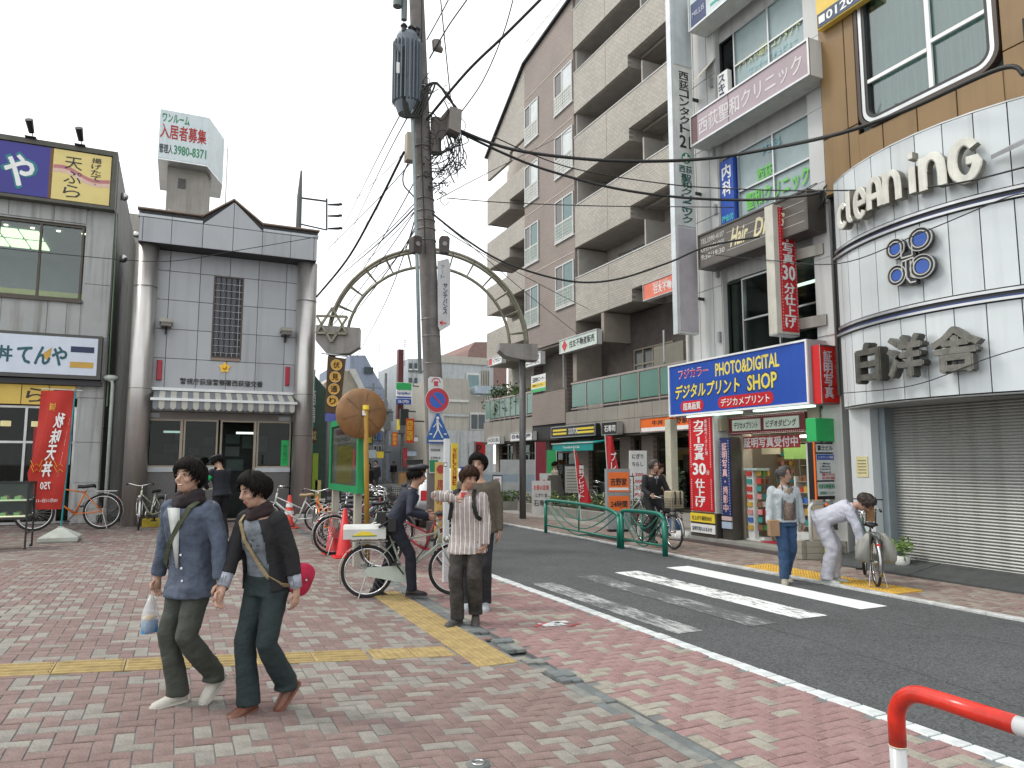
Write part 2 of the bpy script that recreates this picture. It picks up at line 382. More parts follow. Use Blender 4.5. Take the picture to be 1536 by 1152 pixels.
# far white line
farline = MB(); yy = 1.0
fl_m = mat('worn_white_line', (.6,.62,.61), .8, var=.25, vs=6, col2=(.3,.3,.29))
while yy < 19: farline.cham(8.13, 8.25, yy, yy+.595, -.03, .012, .004); yy += .6
struct(farline.build('far_kerb', fl_m))
# zebra crossing, worn to the asphalt
def worn(name, thr, soft=.08, sc=14.):
    m = bpy.data.materials.new(name); m.use_nodes = True; nt = m.node_tree; b = nt.nodes['Principled BSDF']; N = nt.nodes.new; L = nt.links.new
    tc = N('ShaderNodeTexCoord'); n1 = N('ShaderNodeTexNoise'); n1.inputs['Scale'].default_value = sc; n1.inputs['Detail'].default_value = 9; n1.inputs['Roughness'].default_value = .8
    n2 = N('ShaderNodeTexNoise'); n2.inputs['Scale'].default_value = 1.6; n2.inputs['Detail'].default_value = 3
    ad = N('ShaderNodeMath'); ad.operation = 'MULTIPLY_ADD'; ad.inputs[1].default_value = .4
    mp = N('ShaderNodeMapping'); mp.inputs['Scale'].default_value = (1.3,.3,1); L(tc.outputs['Object'], mp.inputs[0]); L(mp.outputs[0], n1.inputs['Vector']); thr -= .2; mr_t = thr; L(tc.outputs['Object'], n2.inputs['Vector']); L(n2.outputs['Fac'], ad.inputs[0]); L(n1.outputs['Fac'], ad.inputs[2])
    mr = N('ShaderNodeMapRange'); mr.inputs['From Min'].default_value = thr; mr.inputs['From Max'].default_value = thr+soft; L(ad.outputs[0], mr.inputs['Value'])
    mx = N('ShaderNodeMix'); mx.data_type = 'RGBA'; mx.inputs['A'].default_value = (.09,.096,.098,1); mx.inputs['B'].default_value = (.72,.74,.73,1)
    L(mr.outputs[0], mx.inputs['Factor']); L(mx.outputs['Result'], b.inputs['Base Color']); b.inputs['Roughness'].default_value = .85
    return m
zeb = struct(bpy.data.objects.new('crosswalk', None)); SC.collection.objects.link(zeb)
for i, (xa, xb, ya, yb, thr) in enumerate(((7.14,7.58,5.98,9.6,.64),(6.1,6.52,5.9,9.5,.79),(5.38,5.75,5.85,9.4,.90),(4.5,4.82,5.9,9.1,.83))):
    b = MB()
    nn = 14
    for k in range(nn):
        y0 = ya+(yb-ya)*k/nn; y1 = ya+(yb-ya)*(k+1)/nn; j = rg.uniform(-.008,.008)
        b.add([(xa+j,y0,-.008),(xb+j,y0,-.008),(xb+j,y1,-.008),(xa+j,y1,-.008)], [(0,1,2,3)])
    b.build('painted_stripe', worn('worn_stripe_%s' % 'abcd'[i], thr, .1 if i < 2 else .34, 16), zeb)
# tactile paving
tac_m = mat('tactile_yellow', (.42,.31,.13), .8, var=.25, vs=6, bump=.3, bs=90)
tac_f = mat('fresh_tactile_yellow', (.66,.4,.06), .7, var=.2, vs=6)
def bars(w, l, m):
    b = MB().cham(-w/2, w/2, -l/2, l/2, -.02, .002, .003)
    for i in range(4):
        y = -l/2+l*(i+.5)/4; b.add([(-w/2+.012,y-.019,.002),(w/2-.012,y-.019,.002),(w/2-.012,y+.019,.002),(-w/2+.012,y+.019,.002),(-w/2+.02,y-.010,.013),(w/2-.02,y-.010,.013),(w/2-.02,y+.010,.013),(-w/2+.02,y+.010,.013)],[(4,5,6,7),(0,1,5,4),(1,2,6,5),(2,3,7,6),(3,0,4,7)])
    return b.mesh('tactile_tile', m)
def dots(w, l, m, nx=6, ny=6):
    b = MB().cham(-w/2, w/2, -l/2, l/2, -.02, .002, .003)
    for i in range(nx):
        for j in range(ny):
            x = -w/2+w*(i+.5)/nx; y = -l/2+l*(j+.5)/ny; r = .014
            b.add([(x-r,y-r,.002),(x+r,y-r,.002),(x+r,y+r,.002),(x-r,y+r,.002),(x-r*.6,y-r*.6,.009),(x+r*.6,y-r*.6,.009),(x+r*.6,y+r*.6,.009),(x-r*.6,y+r*.6,.009)],[(4,5,6,7),(0,1,5,4),(1,2,6,5),(2,3,7,6),(3,0,4,7)])
    return b.mesh('tactile_tile', m)
ts = struct(bpy.data.objects.new('tactile_strip', None)); SC.collection.objects.link(ts)
bm_, dm_, dm2 = bars(.445,.32,tac_m), dots(.297,.297,tac_m), dots(.36,.36,tac_m,7,7)
def tile(me, x, y, rz=0, par=ts, z=.004):
    o = bpy.data.objects.new('tactile_tile', me); SC.collection.objects.link(o); o.parent = par; o.location = (x, y, z+zg(x,y)+rg.gauss(0,.001)); o.rotation_euler = ((zg(x,y+.1)-zg(x,y-.1))*5,(zg(x-.2,y)-zg(x+.2,y))*2.5,rz+rg.gauss(0,.004)); return o
x = 1.52
while x > -6: tile(bm_, x-.225, 6.18); x -= .45
for i in range(2): tile(dots(.35,.33,tac_m,6,6), 1.72+i*.36, 6.18)
for i in range(10): tile(dm2, 2.47, 5.8+i*.363)
ts2 = struct(bpy.data.objects.new('far_tactile_strip', None)); SC.collection.objects.link(ts2)
dmf = dots(.266,.266,tac_f,5,5)
for i in range(2):
    for j in range(10): tile(dmf, 8.40+i*.27, 6.55+j*.27, par=ts2, z=.012)
# manhole marks and paint marks on the pavers
mh = thing('survey_cover', (1.42,3.05,.005), 'small round grey cover with a pale ring set in the plaza pavers', 'ground cover')
c = on_g(717, 1147, .0); mh.location = c; mh['_w'] = tuple(c)
MB().cyl((c.x,c.y,c.z-.02),(c.x,c.y,c.z+.008),.065,28).build('cover_plate', conc_dark, mh, True)
MB().torus((c.x,c.y,c.z+.011),(0,0,1),.032,.007,24,6).build('rim', steel, mh, True)
pm = on_z(833, 938)
sp = MB(); 
for dx, dy, w, h in ((-.12,-.02,.24,.16),(.05,.07,.16,.1)): sp.add([(pm.x+dx,pm.y+dy,.004),(pm.x+dx+w,pm.y+dy-.03,.004),(pm.x+dx+w-.02,pm.y+dy+h-.03,.004),(pm.x+dx-.02,pm.y+dy+h,.004)],[(0,1,2,3)])
wm = worn('worn_white_mark', .78, .15, 22); struct(sp.build('white_mark', wm))
sp = MB(); sp.bar((pm.x-.22,pm.y+.02,.0045),(pm.x-.02,pm.y+.14,.0045),.03,.002); sp.bar((pm.x+.1,pm.y-.1,.0045),(pm.x+.27,pm.y-.05,.0045),.03,.002)
struct(sp.build('red_spray_mark', mat('red_spray', (.6,.08,.08), .8, var=.3)))
# right side platform and ramp in front of the shops
struct(MB().box(9.92, 12.5, 9.55, 13.5, -.02, .12).build('shop_step', mat('step_concrete', (.32,.32,.29), .8, var=.2, vs=3, bump=.2)))
struct(MB().box(9.82, 9.92, 9.3, 13.6, -.03, .06).build('step_kerb', mat('dark_step', (.11,.09,.085), .8)))
for k in range(4):
    y0 = 8.9-k*1.6
    o = struct(MB().prism([(9.74,y0,.0),(10.55,y0,.0),(10.55,y0,.16),(9.74,y0,.03)], (0,-1.585,0)).build('ramp_slab', mat('dark_ramp', (.075,.08,.08), .9, var=.2, vs=5, bump=.4)))
# ================================================================ BUILDINGS, LEFT SIDE
def panels(parent, ax, at, us, zs, m, th=.03, gap=.012, holes=(), name='wall_panel', c=.006):
    """cladding panels as single parts. ax 'y': face towards -Y at y=at; ax 'x': face towards -X at x=at"""
    for i in range(len(us)-1):
        for j in range(len(zs)-1):
            a, b, z0, z1 = us[i]+gap/2, us[i+1]-gap/2, zs[j]+gap/2, zs[j+1]-gap/2
            cx, cz = (a+b)/2, (z0+z1)/2; cut = []
            skip = False
            segs = [(a, b, z0, z1)]
            for (ha, hb, hz0, hz1) in holes:
                new = []
                for (p, q, r, s) in segs:
                    if hb <= p or ha >= q or hz1 <= r or hz0 >= s: new.append((p,q,r,s)); continue
                    if ha > p+.02: new.append((p, ha, r, s))
                    if hb < q-.02: new.append((hb, q, r, s))
                    if hz0 > r+.02: new.append((max(p,ha), min(q,hb), r, hz0))
                    if hz1 < s-.02: new.append((max(p,ha), min(q,hb), hz1, s))
                segs = new
            if not segs: continue
            mb = MB()
            for (p, q, r, s) in segs:
                f = [(p+c, r+c), (q-c, r+c), (q-c, s-c), (p+c, s-c)]; bk = [(p, r), (q, r), (q, s), (p, s)]
                if ax == 'y': vs = [(u, at-th, z) for u, z in f]+[(u, at-th+c, z) for u, z in bk]+[(u, at, z) for u, z in bk]
                else: vs = [(at-th, u, z) for u, z in f]+[(at-th+c, u, z) for u, z in bk]+[(at, u, z) for u, z in bk]
                mb.add(vs, [(0,1,2,3)]+[(4+k,4+(k+1)%4,(k+1)%4,k) for k in range(4)]+[(8+k,8+(k+1)%4,4+(k+1)%4,4+k) for k in range(4)])
            mb.build(name, m if not isinstance(m, list) else random.choice(m), parent)
def frame_rect(parent, ax, at, u0, u1, z0, z1, w, m, d=.06, name='window_frame', muls=(), hmul=(), proud=.03):
    mb = MB()
    def bx(a, b, c_, e):
        if ax == 'y': mb.box(a, b, at-proud, at+d, c_, e)
        else: mb.box(at-proud, at+d, a, b, c_, e)
    bx(u0, u1, z0, z0+w); bx(u0, u1, z1-w, z1); bx(u0, u0+w, z0+w, z1-w); bx(u1-w, u1, z0+w, z1-w)
    for mu in muls: bx(mu-w/2, mu+w/2, z0+w, z1-w)
    for mz in hmul:
        mb2 = [u0+w]+[q for mu in sorted(muls) for q in (mu-w/2, mu+w/2)]+[u1-w]
        for k in range(0, len(mb2), 2): bx(mb2[k], mb2[k+1], mz-w/2, mz+w/2)
    return mb.build(name, m, parent)
def pane(parent, ax, at, u0, u1, z0, z1, m, name='pane'):
    b = MB()
    if ax == 'y': b.box(u0, u1, at, at+.008, z0, z1)
    else: b.box(at, at+.008, u0, u1, z0, z1)
    return b.build(name, m, parent)
# ---- tempura restaurant
FY = 22.8
wall_l = mat('pale_panel', (.42,.43,.425), .7, var=.1, vs=1.2, streak=.75, bump=.15, bs=40)
rb = thing('restaurant_building', (-5, FY, 0), 'grey two-storey tempura restaurant with blue and yellow roof signs', 'restaurant')
mb = MB()
XR = -1.93
# shell with openings: lower storey open shopfront, upper window opening
mb.box(-9.5, XR, FY+.25, FY+.27+9, 8.3, 10.36); mb.box(XR-.3, XR, FY+.02, FY+9, 0, 8.3)
mb.box(-9.5, -2.62, FY+.02, FY+.3, 5.1, 6.1); mb.box(-2.62, XR-.3, FY+.02, FY+.3, 3.4, 8.7); mb.box(-9.5, -2.62, FY+.02, FY+.3, 8.26, 8.7); mb.box(-9.5, -2.62, FY+.1, FY+.3, 3.8, 5.1)
mb.box(-9.5, XR-.3, FY+.3, FY+9, 5.2, 5.5); mb.box(-9.5, XR-.3, FY+6, FY+6.2, 0, 8.3)
mb.box(-2.56, XR-.3, FY+.02, FY+.6, 0, 3.4)
mb.build('wall', wall_l, rb)
panels(rb, 'y', FY+.02, [-6.5,-5.5,-4.45,-3.4,-2.95,-2.62], [5.1,6.08], wall_l, .03)
panels(rb, 'y', FY+.02, [-6.5,-5.5,-4.45,-3.4,-2.62], [8.3,8.74], wall_l, .03)
panels(rb, 'y', FY+.02, [-2.58,XR], [3.42,5.1,6.6,8.74], wall_l, .03)
panels(rb, 'y', FY+.02, [-2.54,XR], [.02,1.1,2.2,3.35], wall_l, .03)
panels(rb, 'x', XR+.03, [FY+9-1.5*i for i in range(6,-1,-1)], [0,2.6,5.2,7.9,10.3], mat('side_wall_panel', (.3,.3,.29), .75, var=.15, vs=1, streak=.8), .001, c=.001) if False else None
sw = MB()
for i in range(6):
    for z0, z1 in ((.0,2.6),(2.6,5.2),(5.2,7.8),(7.8,10.3)):
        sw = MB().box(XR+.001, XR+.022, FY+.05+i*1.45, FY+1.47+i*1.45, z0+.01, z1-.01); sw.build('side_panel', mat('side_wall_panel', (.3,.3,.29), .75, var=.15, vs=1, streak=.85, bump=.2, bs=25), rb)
# roof sign band
mb = MB(); mb.box(-9.5, XR-.0, FY-.3, FY+.24, 8.72, 8.80); mb.box(-9.5, XR, FY-.3, FY+.24, 10.28, 10.42); mb.box(XR-.12, XR, FY-.3, FY+.24, 8.8, 10.28); mb.box(-9.5, XR-.12, FY-.24, FY+.24, 8.8, 10.28)
mb.build('sign_frame', mat('olive_frame', (.10,.095,.075), .5, var=.2, grime=.4), rb)
MB().box(-9.4, -3.55, FY-.27, FY-.241, 8.83, 10.25).build('blue_sign_panel', mat('deep_blue_panel', (.035,.03,.26), .4, var=.12, vs=.6), rb)
MB().box(-3.55, -3.47, FY-.27, FY-.241, 8.83, 10.25).build('brown_strip', mat('brown_strip', (.16,.07,.03), .5), rb)
yp = MB().box(-3.47, -2.08, FY-.27, FY-.241, 8.83, 10.25).build('yellow_sign_panel', mat('cream_yellow', (.74,.60,.22), .4, var=.05), rb)
tb = mat('teal_halo', (.01,.2,.24), .4)
text('や', tb, (-4.62,FY-.272,9.0), RF, UP, .78, .98, rb, bold=.09); text('や', signwhite, (-4.56,FY-.276,9.06), RF, UP, .66, .86, rb, bold=.05)
text('ん', tb, (-5.6,FY-.272,9.0), RF, UP, .8, .98, rb, bold=.09); text('ん', signwhite, (-5.54,FY-.276,9.06), RF, UP, .68, .86, rb, bold=.05)
text('天ぷら', ink, (-3.2,FY-.275,8.9), RF, UP, .42, 1.2, rb, vertical=True, bold=.0); text('揚げたて、', ink, (-2.56,FY-.275,9.3), RF, UP, .24, .86, rb, vertical=True, bold=.01)
wv = MB()
for k in range(20):
    def cz(t): return 9.75-.28*t+.07*math.sin(t*7)
    a, b = k/20, (k+1)/20; xa, xb = -3.46+a*1.37, -3.46+b*1.37
    for off, mi in ((0,0),(-.11,1)): wv.add([(xa,FY-.273,cz(a)+off-.05),(xb,FY-.273,cz(b)+off-.05),(xb,FY-.273,cz(b)+off+.05),(xa,FY-.273,cz(a)+off+.05)], [(0,1,2,3)], mi)
wv.build('wave_mark', [mat('plum', (.5,.18,.2), .4), mat('pale_pink', (.72,.5,.42), .4)], rb)
for x in (-3.99, -2.83):
    l = thing('spotlight', (x, FY-.35, 10.42), 'small black spotlight on the %s of the restaurant roof sign' % ('blue part' if x < -3.5 else 'yellow part'), 'spotlight', 'spotlights on the roof sign')
    MB().box(x-.16,x+.1,FY-.4,FY-.2,10.425,10.45).tube([(x,FY-.3,10.45),(x,FY-.3,10.6)],.012,6).build('bracket', dark_metal, l)
    MB().tube([(x-.02,FY-.3,10.58),(x-.06,FY-.55,10.84)],[.07,.1],10).build('lamp_head', black, l)
# upper window with a lit room behind
wf = mat('bronze_frame', (.09,.075,.06), .45, .4)
for (u0, u1) in ((-6.7,-4.72),(-4.68,-2.66)):
    w = frame_rect(rb, 'y', FY+.1, u0, u1, 6.12, 8.24, .055, wf, muls=((u0+u1)/2-.02+(.0),))
    pane(w, 'y', FY+.13, u0+.05, u1-.05, 6.17, 8.19, pane_clear)
MB().box(-6.8, -2.6, FY-.08, FY+.05, 6.03, 6.115).build('window_sill', wf, rb)
MB().box(-9.4, XR-.31, FY+4.4, FY+4.6, 5.51, 8.25).build('back_wall', mat('blue_grey_room', (.16,.2,.24), .8), rb)
MB().box(-9.4, XR-.31, FY+.5, FY+4.4, 8.2, 8.25).build('ceiling', mat('room_ceiling', (.2,.25,.28), .8), rb)
lp = mat('ceiling_panel_light', (.9,.95,.7), .5, emit=(.8,1,.62), es=1.3)
for i in range(4):
    for j in range(2):
        MB().box(-5.9+i*.52, -5.44+i*.52, FY+.9+j*1.1, FY+1.75+j*1.1, 8.15, 8.19).build('ceiling_light', lp, rb)
for i in range(4): MB().cyl((-4.6+i*.62,FY+.6,8.19),(-4.6+i*.62,FY+.6,8.17),.05,12).build('downlight', mat('warm_lamp', (1,.9,.7), .5, emit=(1,.9,.6), es=4), rb)
MB().box(-9.4, -2.7, FY+1.2, FY+1.23, 6.4, 6.55).box(-9.4, -2.7, FY+1.2, FY+1.23, 5.5, 6.2).build('counter_band', [mat('room_band', (.5,.45,.06), .5)], rb)
# street sign band
ls = MB().box(-9.5, -2.02, FY-.34, FY-.0, 3.9, 5.1).build('lower_sign_box', mat('bronze_box', (.08,.08,.075), .4, .3), rb)
MB().box(-9.4, -2.12, FY-.35, FY-.342, 4.0, 5.02).build('lower_sign_panel', mat('lit_white_panel', (.62,.68,.78), .4, var=.05), rb)
text('てんや', mat('teal_ink', (.01,.09,.12), .4), (-3.95,FY-.352,4.24), RF, UP, 1.12, .5, rb, bold=.06); text('丼', mat('teal_ink'), (-4.4,FY-.352,4.28), RF, UP, .34, .42, rb, bold=.05); MB().prism([(-3.42,FY-.3515,4.5),(-3.22,FY-.3515,4.3),(-3.18,FY-.3515,4.72)],(0,-.0005,0)).build('gold_mark', mat('ochre', (.6,.36,.06), .5), rb)
MB().box(-2.75,-2.2,FY-.356,FY-.352,4.62,4.78).build('navy_bar', navyink, rb); MB().box(-2.75,-2.2,FY-.356,FY-.352,4.2,4.36).build('ochre_bar', mat('ochre', (.6,.36,.06), .5), rb)
# shop front
for i, (c_, xx) in enumerate(zip('らぷ天','   ')): pass
for i in range(7):
    x1 = -2.62-i*.62; p = MB().box(x1-.6, x1, FY-.02, FY+.0, 3.2, 3.72).build('name_panel', mat('amber_panel', (.5,.36,.08), .5, emit=(.5,.33,.06), es=.25), rb)
    text('てら ぷ天のら'[i], ink, (x1-.5, FY-.022, 3.26), RF, UP, .4, .38, rb, bold=.02)
MB().box(-9.5, -2.0, FY-.2, FY+.3, 3.74, 3.88).build('canopy_edge', dark_metal, rb)
MB().box(-9.4, XR-.35, FY+5.7, FY+5.9, 0, 5.1).build('inner_wall', mat('brown_interior', (.06,.045,.035), .8, var=.4), rb)
MB().box(-9.4, XR-.35, FY+.3, FY+5.7, -.02, .02).build('shop_floor', mat('dark_floor', (.05,.045,.04), .6), rb)
sf = frame_rect(rb, 'y', FY+.3, -6.0, -2.58, 0.02, 3.18, .06, steel, name='shopfront_frame', muls=(-4.9,-3.75,-2.95), hmul=(2.2,))
pane(sf, 'y', FY+.34, -5.95, -2.6, .08, 3.12, pane_dark)
MB().box(-6.4,-5.0,FY+.22,FY+.28,0.03,1.0).build('counter_panel', mat('counter_brown', (.1,.06,.04), .6), rb)
for k_ in range(5): MB().box(-5.6+k_*.62,-5.2+k_*.62,FY+1.4,FY+1.8,.02,1.0+.12*(k_%2)).build('restaurant_seat', mat('seat_dark', (.09,.05,.03), .6), rb)
for k_ in range(4): MB().cyl((-5.3+k_*.75,FY+2.2,2.7),(-5.3+k_*.75,FY+2.2,2.85),.13,12).build('pendant_lamp', mat('warm_lamp2', (1,.8,.5), .5, emit=(1,.75,.4), es=1.6), rb)
o = MB().box(-3.55,-3.05,FY+.2,FY+.215,1.5,2.6).build('poster', mat('dull_red', (.28,.02,.02), .6), rb)
text('お得な\n天丼', mat('pale_ink', (.5,.4,.3), .6), (-3.48,FY+.196,1.7), RF, UP, .36, .7, rb)
MB().box(-2.85,-2.66,FY+.2,FY+.215,1.6,2.4).build('notice', mat('blue_grey_poster', (.25,.32,.4), .6), rb)
# corner fittings: downpipe with white hood
dp = MB().tube([(-1.72,FY-.18,0),(-1.72,FY-.18,3.75),(-1.74,FY-.18,3.9),(-1.9,FY-.16,3.96)],.05,10).ell((-1.78,FY-.16,3.98),(.2,.12,.09),12,6).build('downpipe', mat('pale_green_grey', (.5,.55,.5), .5, grime=.5), rb, True)
MB().tube([(-1.84,FY-.06,3.2),(-1.86,FY-.06,8.7)],.02,6).build('conduit', mat('green_conduit', (.12,.2,.12), .5), rb)
for (px, py) in ((186,295),(184,388),(205,352)):
    z = on_x(px, py, XR+.1); MB().ell((XR+.1, z.y, z.z), (.13,.09,.13), 10, 8).build('vent_hood', steel, rb, True)
# ---- police box
pb = thing('police_box', (1.1, 21.9, 0), 'grey tiled police box with two steel columns and striped awning', 'police box')
WY = 21.9
pm_ = [mat('grey_enamel_panel', (.42,.44,.465), .36, var=.05, vs=.8, grime=.18), mat('grey_enamel_panel_dull', (.395,.415,.44), .4, var=.06, vs=.8, grime=.28)]
jm = mat('joint_dark', (.045,.045,.05), .8)
mb = MB(); mb.box(-.9, 3.06, WY, WY+5, 3.0, 8.3); mb.box(-1.22, 3.46, 21.24, WY+5, 7.56, 8.4); mb.prism([(.32,21.24,8.4),(1.12,21.24,9.0),(1.92,21.24,8.4)], (0,.5,0))
mb.box(-.9,-.86,WY,WY+5,0,3); mb.box(3.02,3.06,WY,WY+5,0,3); mb.box(-.86,3.02,WY+4.5,WY+4.7,0,3)
mb.build('wall', jm, pb)
xs = [1.14+.785*k for k in range(-2, 3)]
panels(pb, 'y', 21.24, [-1.22,-1.13]+xs[:0]+[-.43,.355,1.14,1.925,2.71,3.37,3.46], [7.56,8.24], pm_)
panels(pb, 'y', WY, [-.9,-.43,.355,1.14,1.925,2.71,3.06], [3.05,3.7,4.52,5.34,6.16,6.98,7.56], pm_, holes=[(.72,1.52,4.58,6.98)])
# gable and cornice panels
g1 = MB().prism([(.36,21.21,8.25),(1.133,21.21,8.25),(1.133,21.21,8.98)], (0,.03,0)); g1.build('gable_panel', pm_, pb)
g1 = MB().prism([(1.147,21.21,8.25),(1.92,21.21,8.25),(1.147,21.21,8.98)], (0,.03,0)); g1.build('gable_panel', pm_, pb)
cm = mat('pale_cornice', (.52,.55,.58), .4, var=.05, grime=.2)
for a, b in ((-1.25,-.43),(-.42,.34),(1.94,2.7),(2.71,3.49)):
    MB().prism([(a,21.2,8.25),(a,21.2,8.3),(a,21.34,8.44),(a,21.4,8.44),(a,21.4,8.25)], (b-a,0,0)).build('cornice', cm, pb)
bt = mat('brown_trim', (.28,.21,.165), .6)
MB().bar((-1.28,21.3,8.475),(.33,21.3,8.475),.26,.035).bar((.3,21.3,8.45),(1.13,21.3,9.07),.26,.035).bar((1.12,21.3,9.07),(1.95,21.3,8.45),.26,.035).bar((1.92,21.3,8.475),(3.52,21.3,8.475),.26,.035).build('parapet_cap', bt, pb)
for x in (-.98,):
    MB().ell((-.5,21.6,8.52),(.12,.12,.14),10,6).build('roof_vent', bt, pb); MB().ell((1.95,22.4,8.7),(.08,.08,.2),8,6).build('roof_vent', bt, pb)
colm = mat('brushed_column', (.58,.56,.54), .34, .75, var=.16, vs=.5, streak=.5, bump=.05, bs=200)
for x in (-1.0, 3.27):
    c = MB().cyl((x,21.62,0),(x,21.62,7.55),.285,36).build('column', colm, pb, True)
    for z in (2.42,3.62,6.4):
        if not (x < 0 and z == 2.42): MB().torus((x,21.62,z),(0,0,1),.286,.007,36,6).build('column_joint', jm, c)
# block window with lattice
fr = frame_rect(pb, 'y', WY-.02, .72, 1.52, 4.6, 6.98, .04, mat('brown_window', (.1,.07,.06), .5), proud=.02)
lat = MB()
for i in range(5): lat.box(.76+i*.72/5+.068, .76+i*.72/5+.082, WY-.015, WY+.01, 4.66, 6.94)
for j in range(12): lat.box(.76, 1.48, WY-.012, WY+.008, 4.66+j*.2-.006+.1, 4.66+j*.2+.008+.1)
lat.build('lattice', mat('lattice_steel', (.35,.36,.37), .4, .5), fr)
for i in range(4):
    for j in range(11):
        MB().cham(0,.125,0,.165,0,.02,.008).build('glass_block', mat('block_glass', (.045,.05,.065), .12, var=.3), fr); o = bpy.context.scene.collection.objects[-1]
        o.location = (o.location.x+.775+i*.143, o.location.y+WY+.0, o.location.z+4.77+j*.2); o.rotation_euler = (R(90),0,0)
MB().box(.72,1.5,WY-.06,WY-.0,4.53,4.6).build('window_sill', bt, pb)
for x0, x1 in ((-.63,-.5),(2.76,2.88)): MB().cham(x0,x1,0,.55,0,.07,.015).build('red_light', mat('red_lamp', (.42,.005,.03), .3), pb); o = SC.collection.objects[-1]; o.location = (-1.1, -.03, 3.9); o.rotation_euler = (R(90),0,0)
# emblem
e = []; 
for k in range(10): rr = .17 if k % 2 == 0 else .1; e.append((1.1+rr*math.sin(k*math.pi/5), WY-.06, 4.33+rr*math.cos(k*math.pi/5)))
MB().prism(e, (0,.04,0)).ell((1.1,WY-.07,4.33),(.06,.03,.06),10,6).build('emblem', mat('gold', (.7,.42,.06), .35, .8), pb)
text('警視庁荻窪警察署西荻窪交番', mat('bronze_letters', (.03,.03,.03), .5), (-.04,WY-.034,3.82), RF, UP, 2.18, .17, pb, bold=.03, ext=.02)
for x in (-.45, 2.72):
    MB().box(x-.16,x+.16,WY-.45,WY-.03,5.46,5.56).build('lamp_hood', mat('beige_hood', (.38,.36,.31), .5, grime=.3), pb); MB().box(x-.13,x+.13,WY-.42,WY-.03,5.36,5.46).build('lamp_lens', mat('lamp_lens', (.15,.14,.12), .2), pb)
    MB().box(x-.03,x+.03,WY-.1,WY-.03,5.18,5.36).build('lamp_bracket', dark_metal, pb)
# awning with grey and cream stripes and scalloped valance
aw = MB(); n = 26
for i in range(n):
    xa = -.66+i*3.62/n; xb = xa+3.62/n; mi = i % 2
    aw.add([(xa,WY-.05,3.62),(xb,WY-.05,3.62),(xb,WY-.75,3.36),(xa,WY-.75,3.36)], [(0,1,2,3)], mi)
    N_ = 6; top = [(xa+(xb-xa)*k/N_, WY-.78, 3.3) for k in range(N_+1)]; bot = [(xa+(xb-xa)*k/N_, WY-.78, 3.1-.05*abs(math.sin(math.pi*k/N_))) for k in range(N_+1)]
    aw.add(top+bot, [(k, k+1, N_+1+k+1, N_+1+k) for k in range(N_)], mi)
aw.build('awning_cloth', [mat('grey_cloth', (.2,.215,.235), .85), mat('cream_cloth', (.5,.5,.44), .85)], pb)
MB().box(-.72,3.02,WY-.82,WY-.74,3.29,3.36).box(-.8,3.06,WY-.12,WY-.03,3.62,3.7).build('awning_rail', alu, pb)
MB().bar((-.7,WY-.05,3.55),(-.7,WY-.78,3.3),.03,.03).bar((3.0,WY-.05,3.55),(3.0,WY-.78,3.3),.03,.03).build('awning_arm', dark_metal, pb)
# entrance front
lint = mat('lintel_stone', (.24,.22,.2), .6, var=.08)
MB().box(-.86,3.02,WY-.04,WY+.1,2.84,3.04).build('lintel', lint, pb)
MB().box(-.8,-.5,WY-.05,WY-.042,2.88,3.0).box(2.62,2.95,WY-.05,WY-.042,2.86,2.98).build('white_plate', mat('pale_plate', (.42,.45,.48), .4), pb)
gf = mat('beige_frame', (.34,.29,.23), .4, .5)
MB().box(-.86,-.02,WY-.02,WY+.12,0,1.4).box(1.06,1.12,WY-.02,WY+.12,0,2.84).box(2.02,2.98,WY-.02,WY+.12,0,1.38).box(.14,.94,WY-.02,WY+.1,0,1.38).build('base_wall', mat('speckled_granite', (.16,.155,.155), .4, var=.4, vs=60), pb)
MB().box(-.86,.05,WY-.05,WY+.1,1.4,1.53).box(.14,.94,WY-.05,WY+.1,1.4,1.53).box(2.02,2.98,WY-.05,WY+.1,1.38,1.51).build('white_sill', mat('pale_sill', (.5,.53,.56), .4), pb)
for (a, b, z0) in ((-.86,.08,1.53),(.12,1.0,1.53),(1.06,2.0,.05),(2.04,2.98,1.51)):
    w = frame_rect(pb, 'y', WY, a, b, z0, 2.84, .045, gf)
    if a != 1.06: pane(w, 'y', WY+.02, a+.045, b-.045, z0+.045, 2.8, pane_dark)
MB().box(1.95,2.02,WY-.05,WY+.1,.0,2.84).box(.03,.1,WY-.05,WY+.1,.0,2.84).build('door_post', gf, pb)
MB().box(2.72,2.95,WY-.01,WY+.0,1.56,2.3).build('green_banner', mat('bright_green_banner', (.01,.45,.1), .5), pb)
text('警視庁', mat('dark_green_ink', (.0,.15,.05), .5), (2.77,WY-.013,1.62), RF, UP, .12, .55, pb, vertical=True)
# room inside with posters, shelf, desk
MB().box(-.8,2.98,WY+2.6,WY+2.7,0,2.9).build('inner_wall', mat('office_wall', (.10,.12,.11), .8, var=.3), pb)
MB().box(-.8,2.98,WY+.12,WY+2.6,-.02,.02).build('floor', mat('office_floor', (.08,.085,.09), .6), pb)
MB().box(-.8,2.98,WY+.12,WY+2.6,2.85,2.9).build('ceiling', room_dark, pb)
MB().box(-.7,-.1,WY+1.9,WY+2.3,0.02,1.9).build('locker', mat('locker_grey', (.12,.14,.14), .5), pb); MB().box(2.2,2.7,WY+1.6,WY+2.2,.02,1.3).build('cabinet', mat('cabinet_brown', (.12,.07,.04), .6), pb); [MB().box(xa_,xa_+.5,WY+1.0,WY+1.04,2.5,2.56).build('ceiling_tube', mat('office_tube', (.8,.9,.85), .4, emit=(.8,1,.9), es=1.2), pb) for xa_ in (1.55,-.4)]
rp_ = random.Random(3)
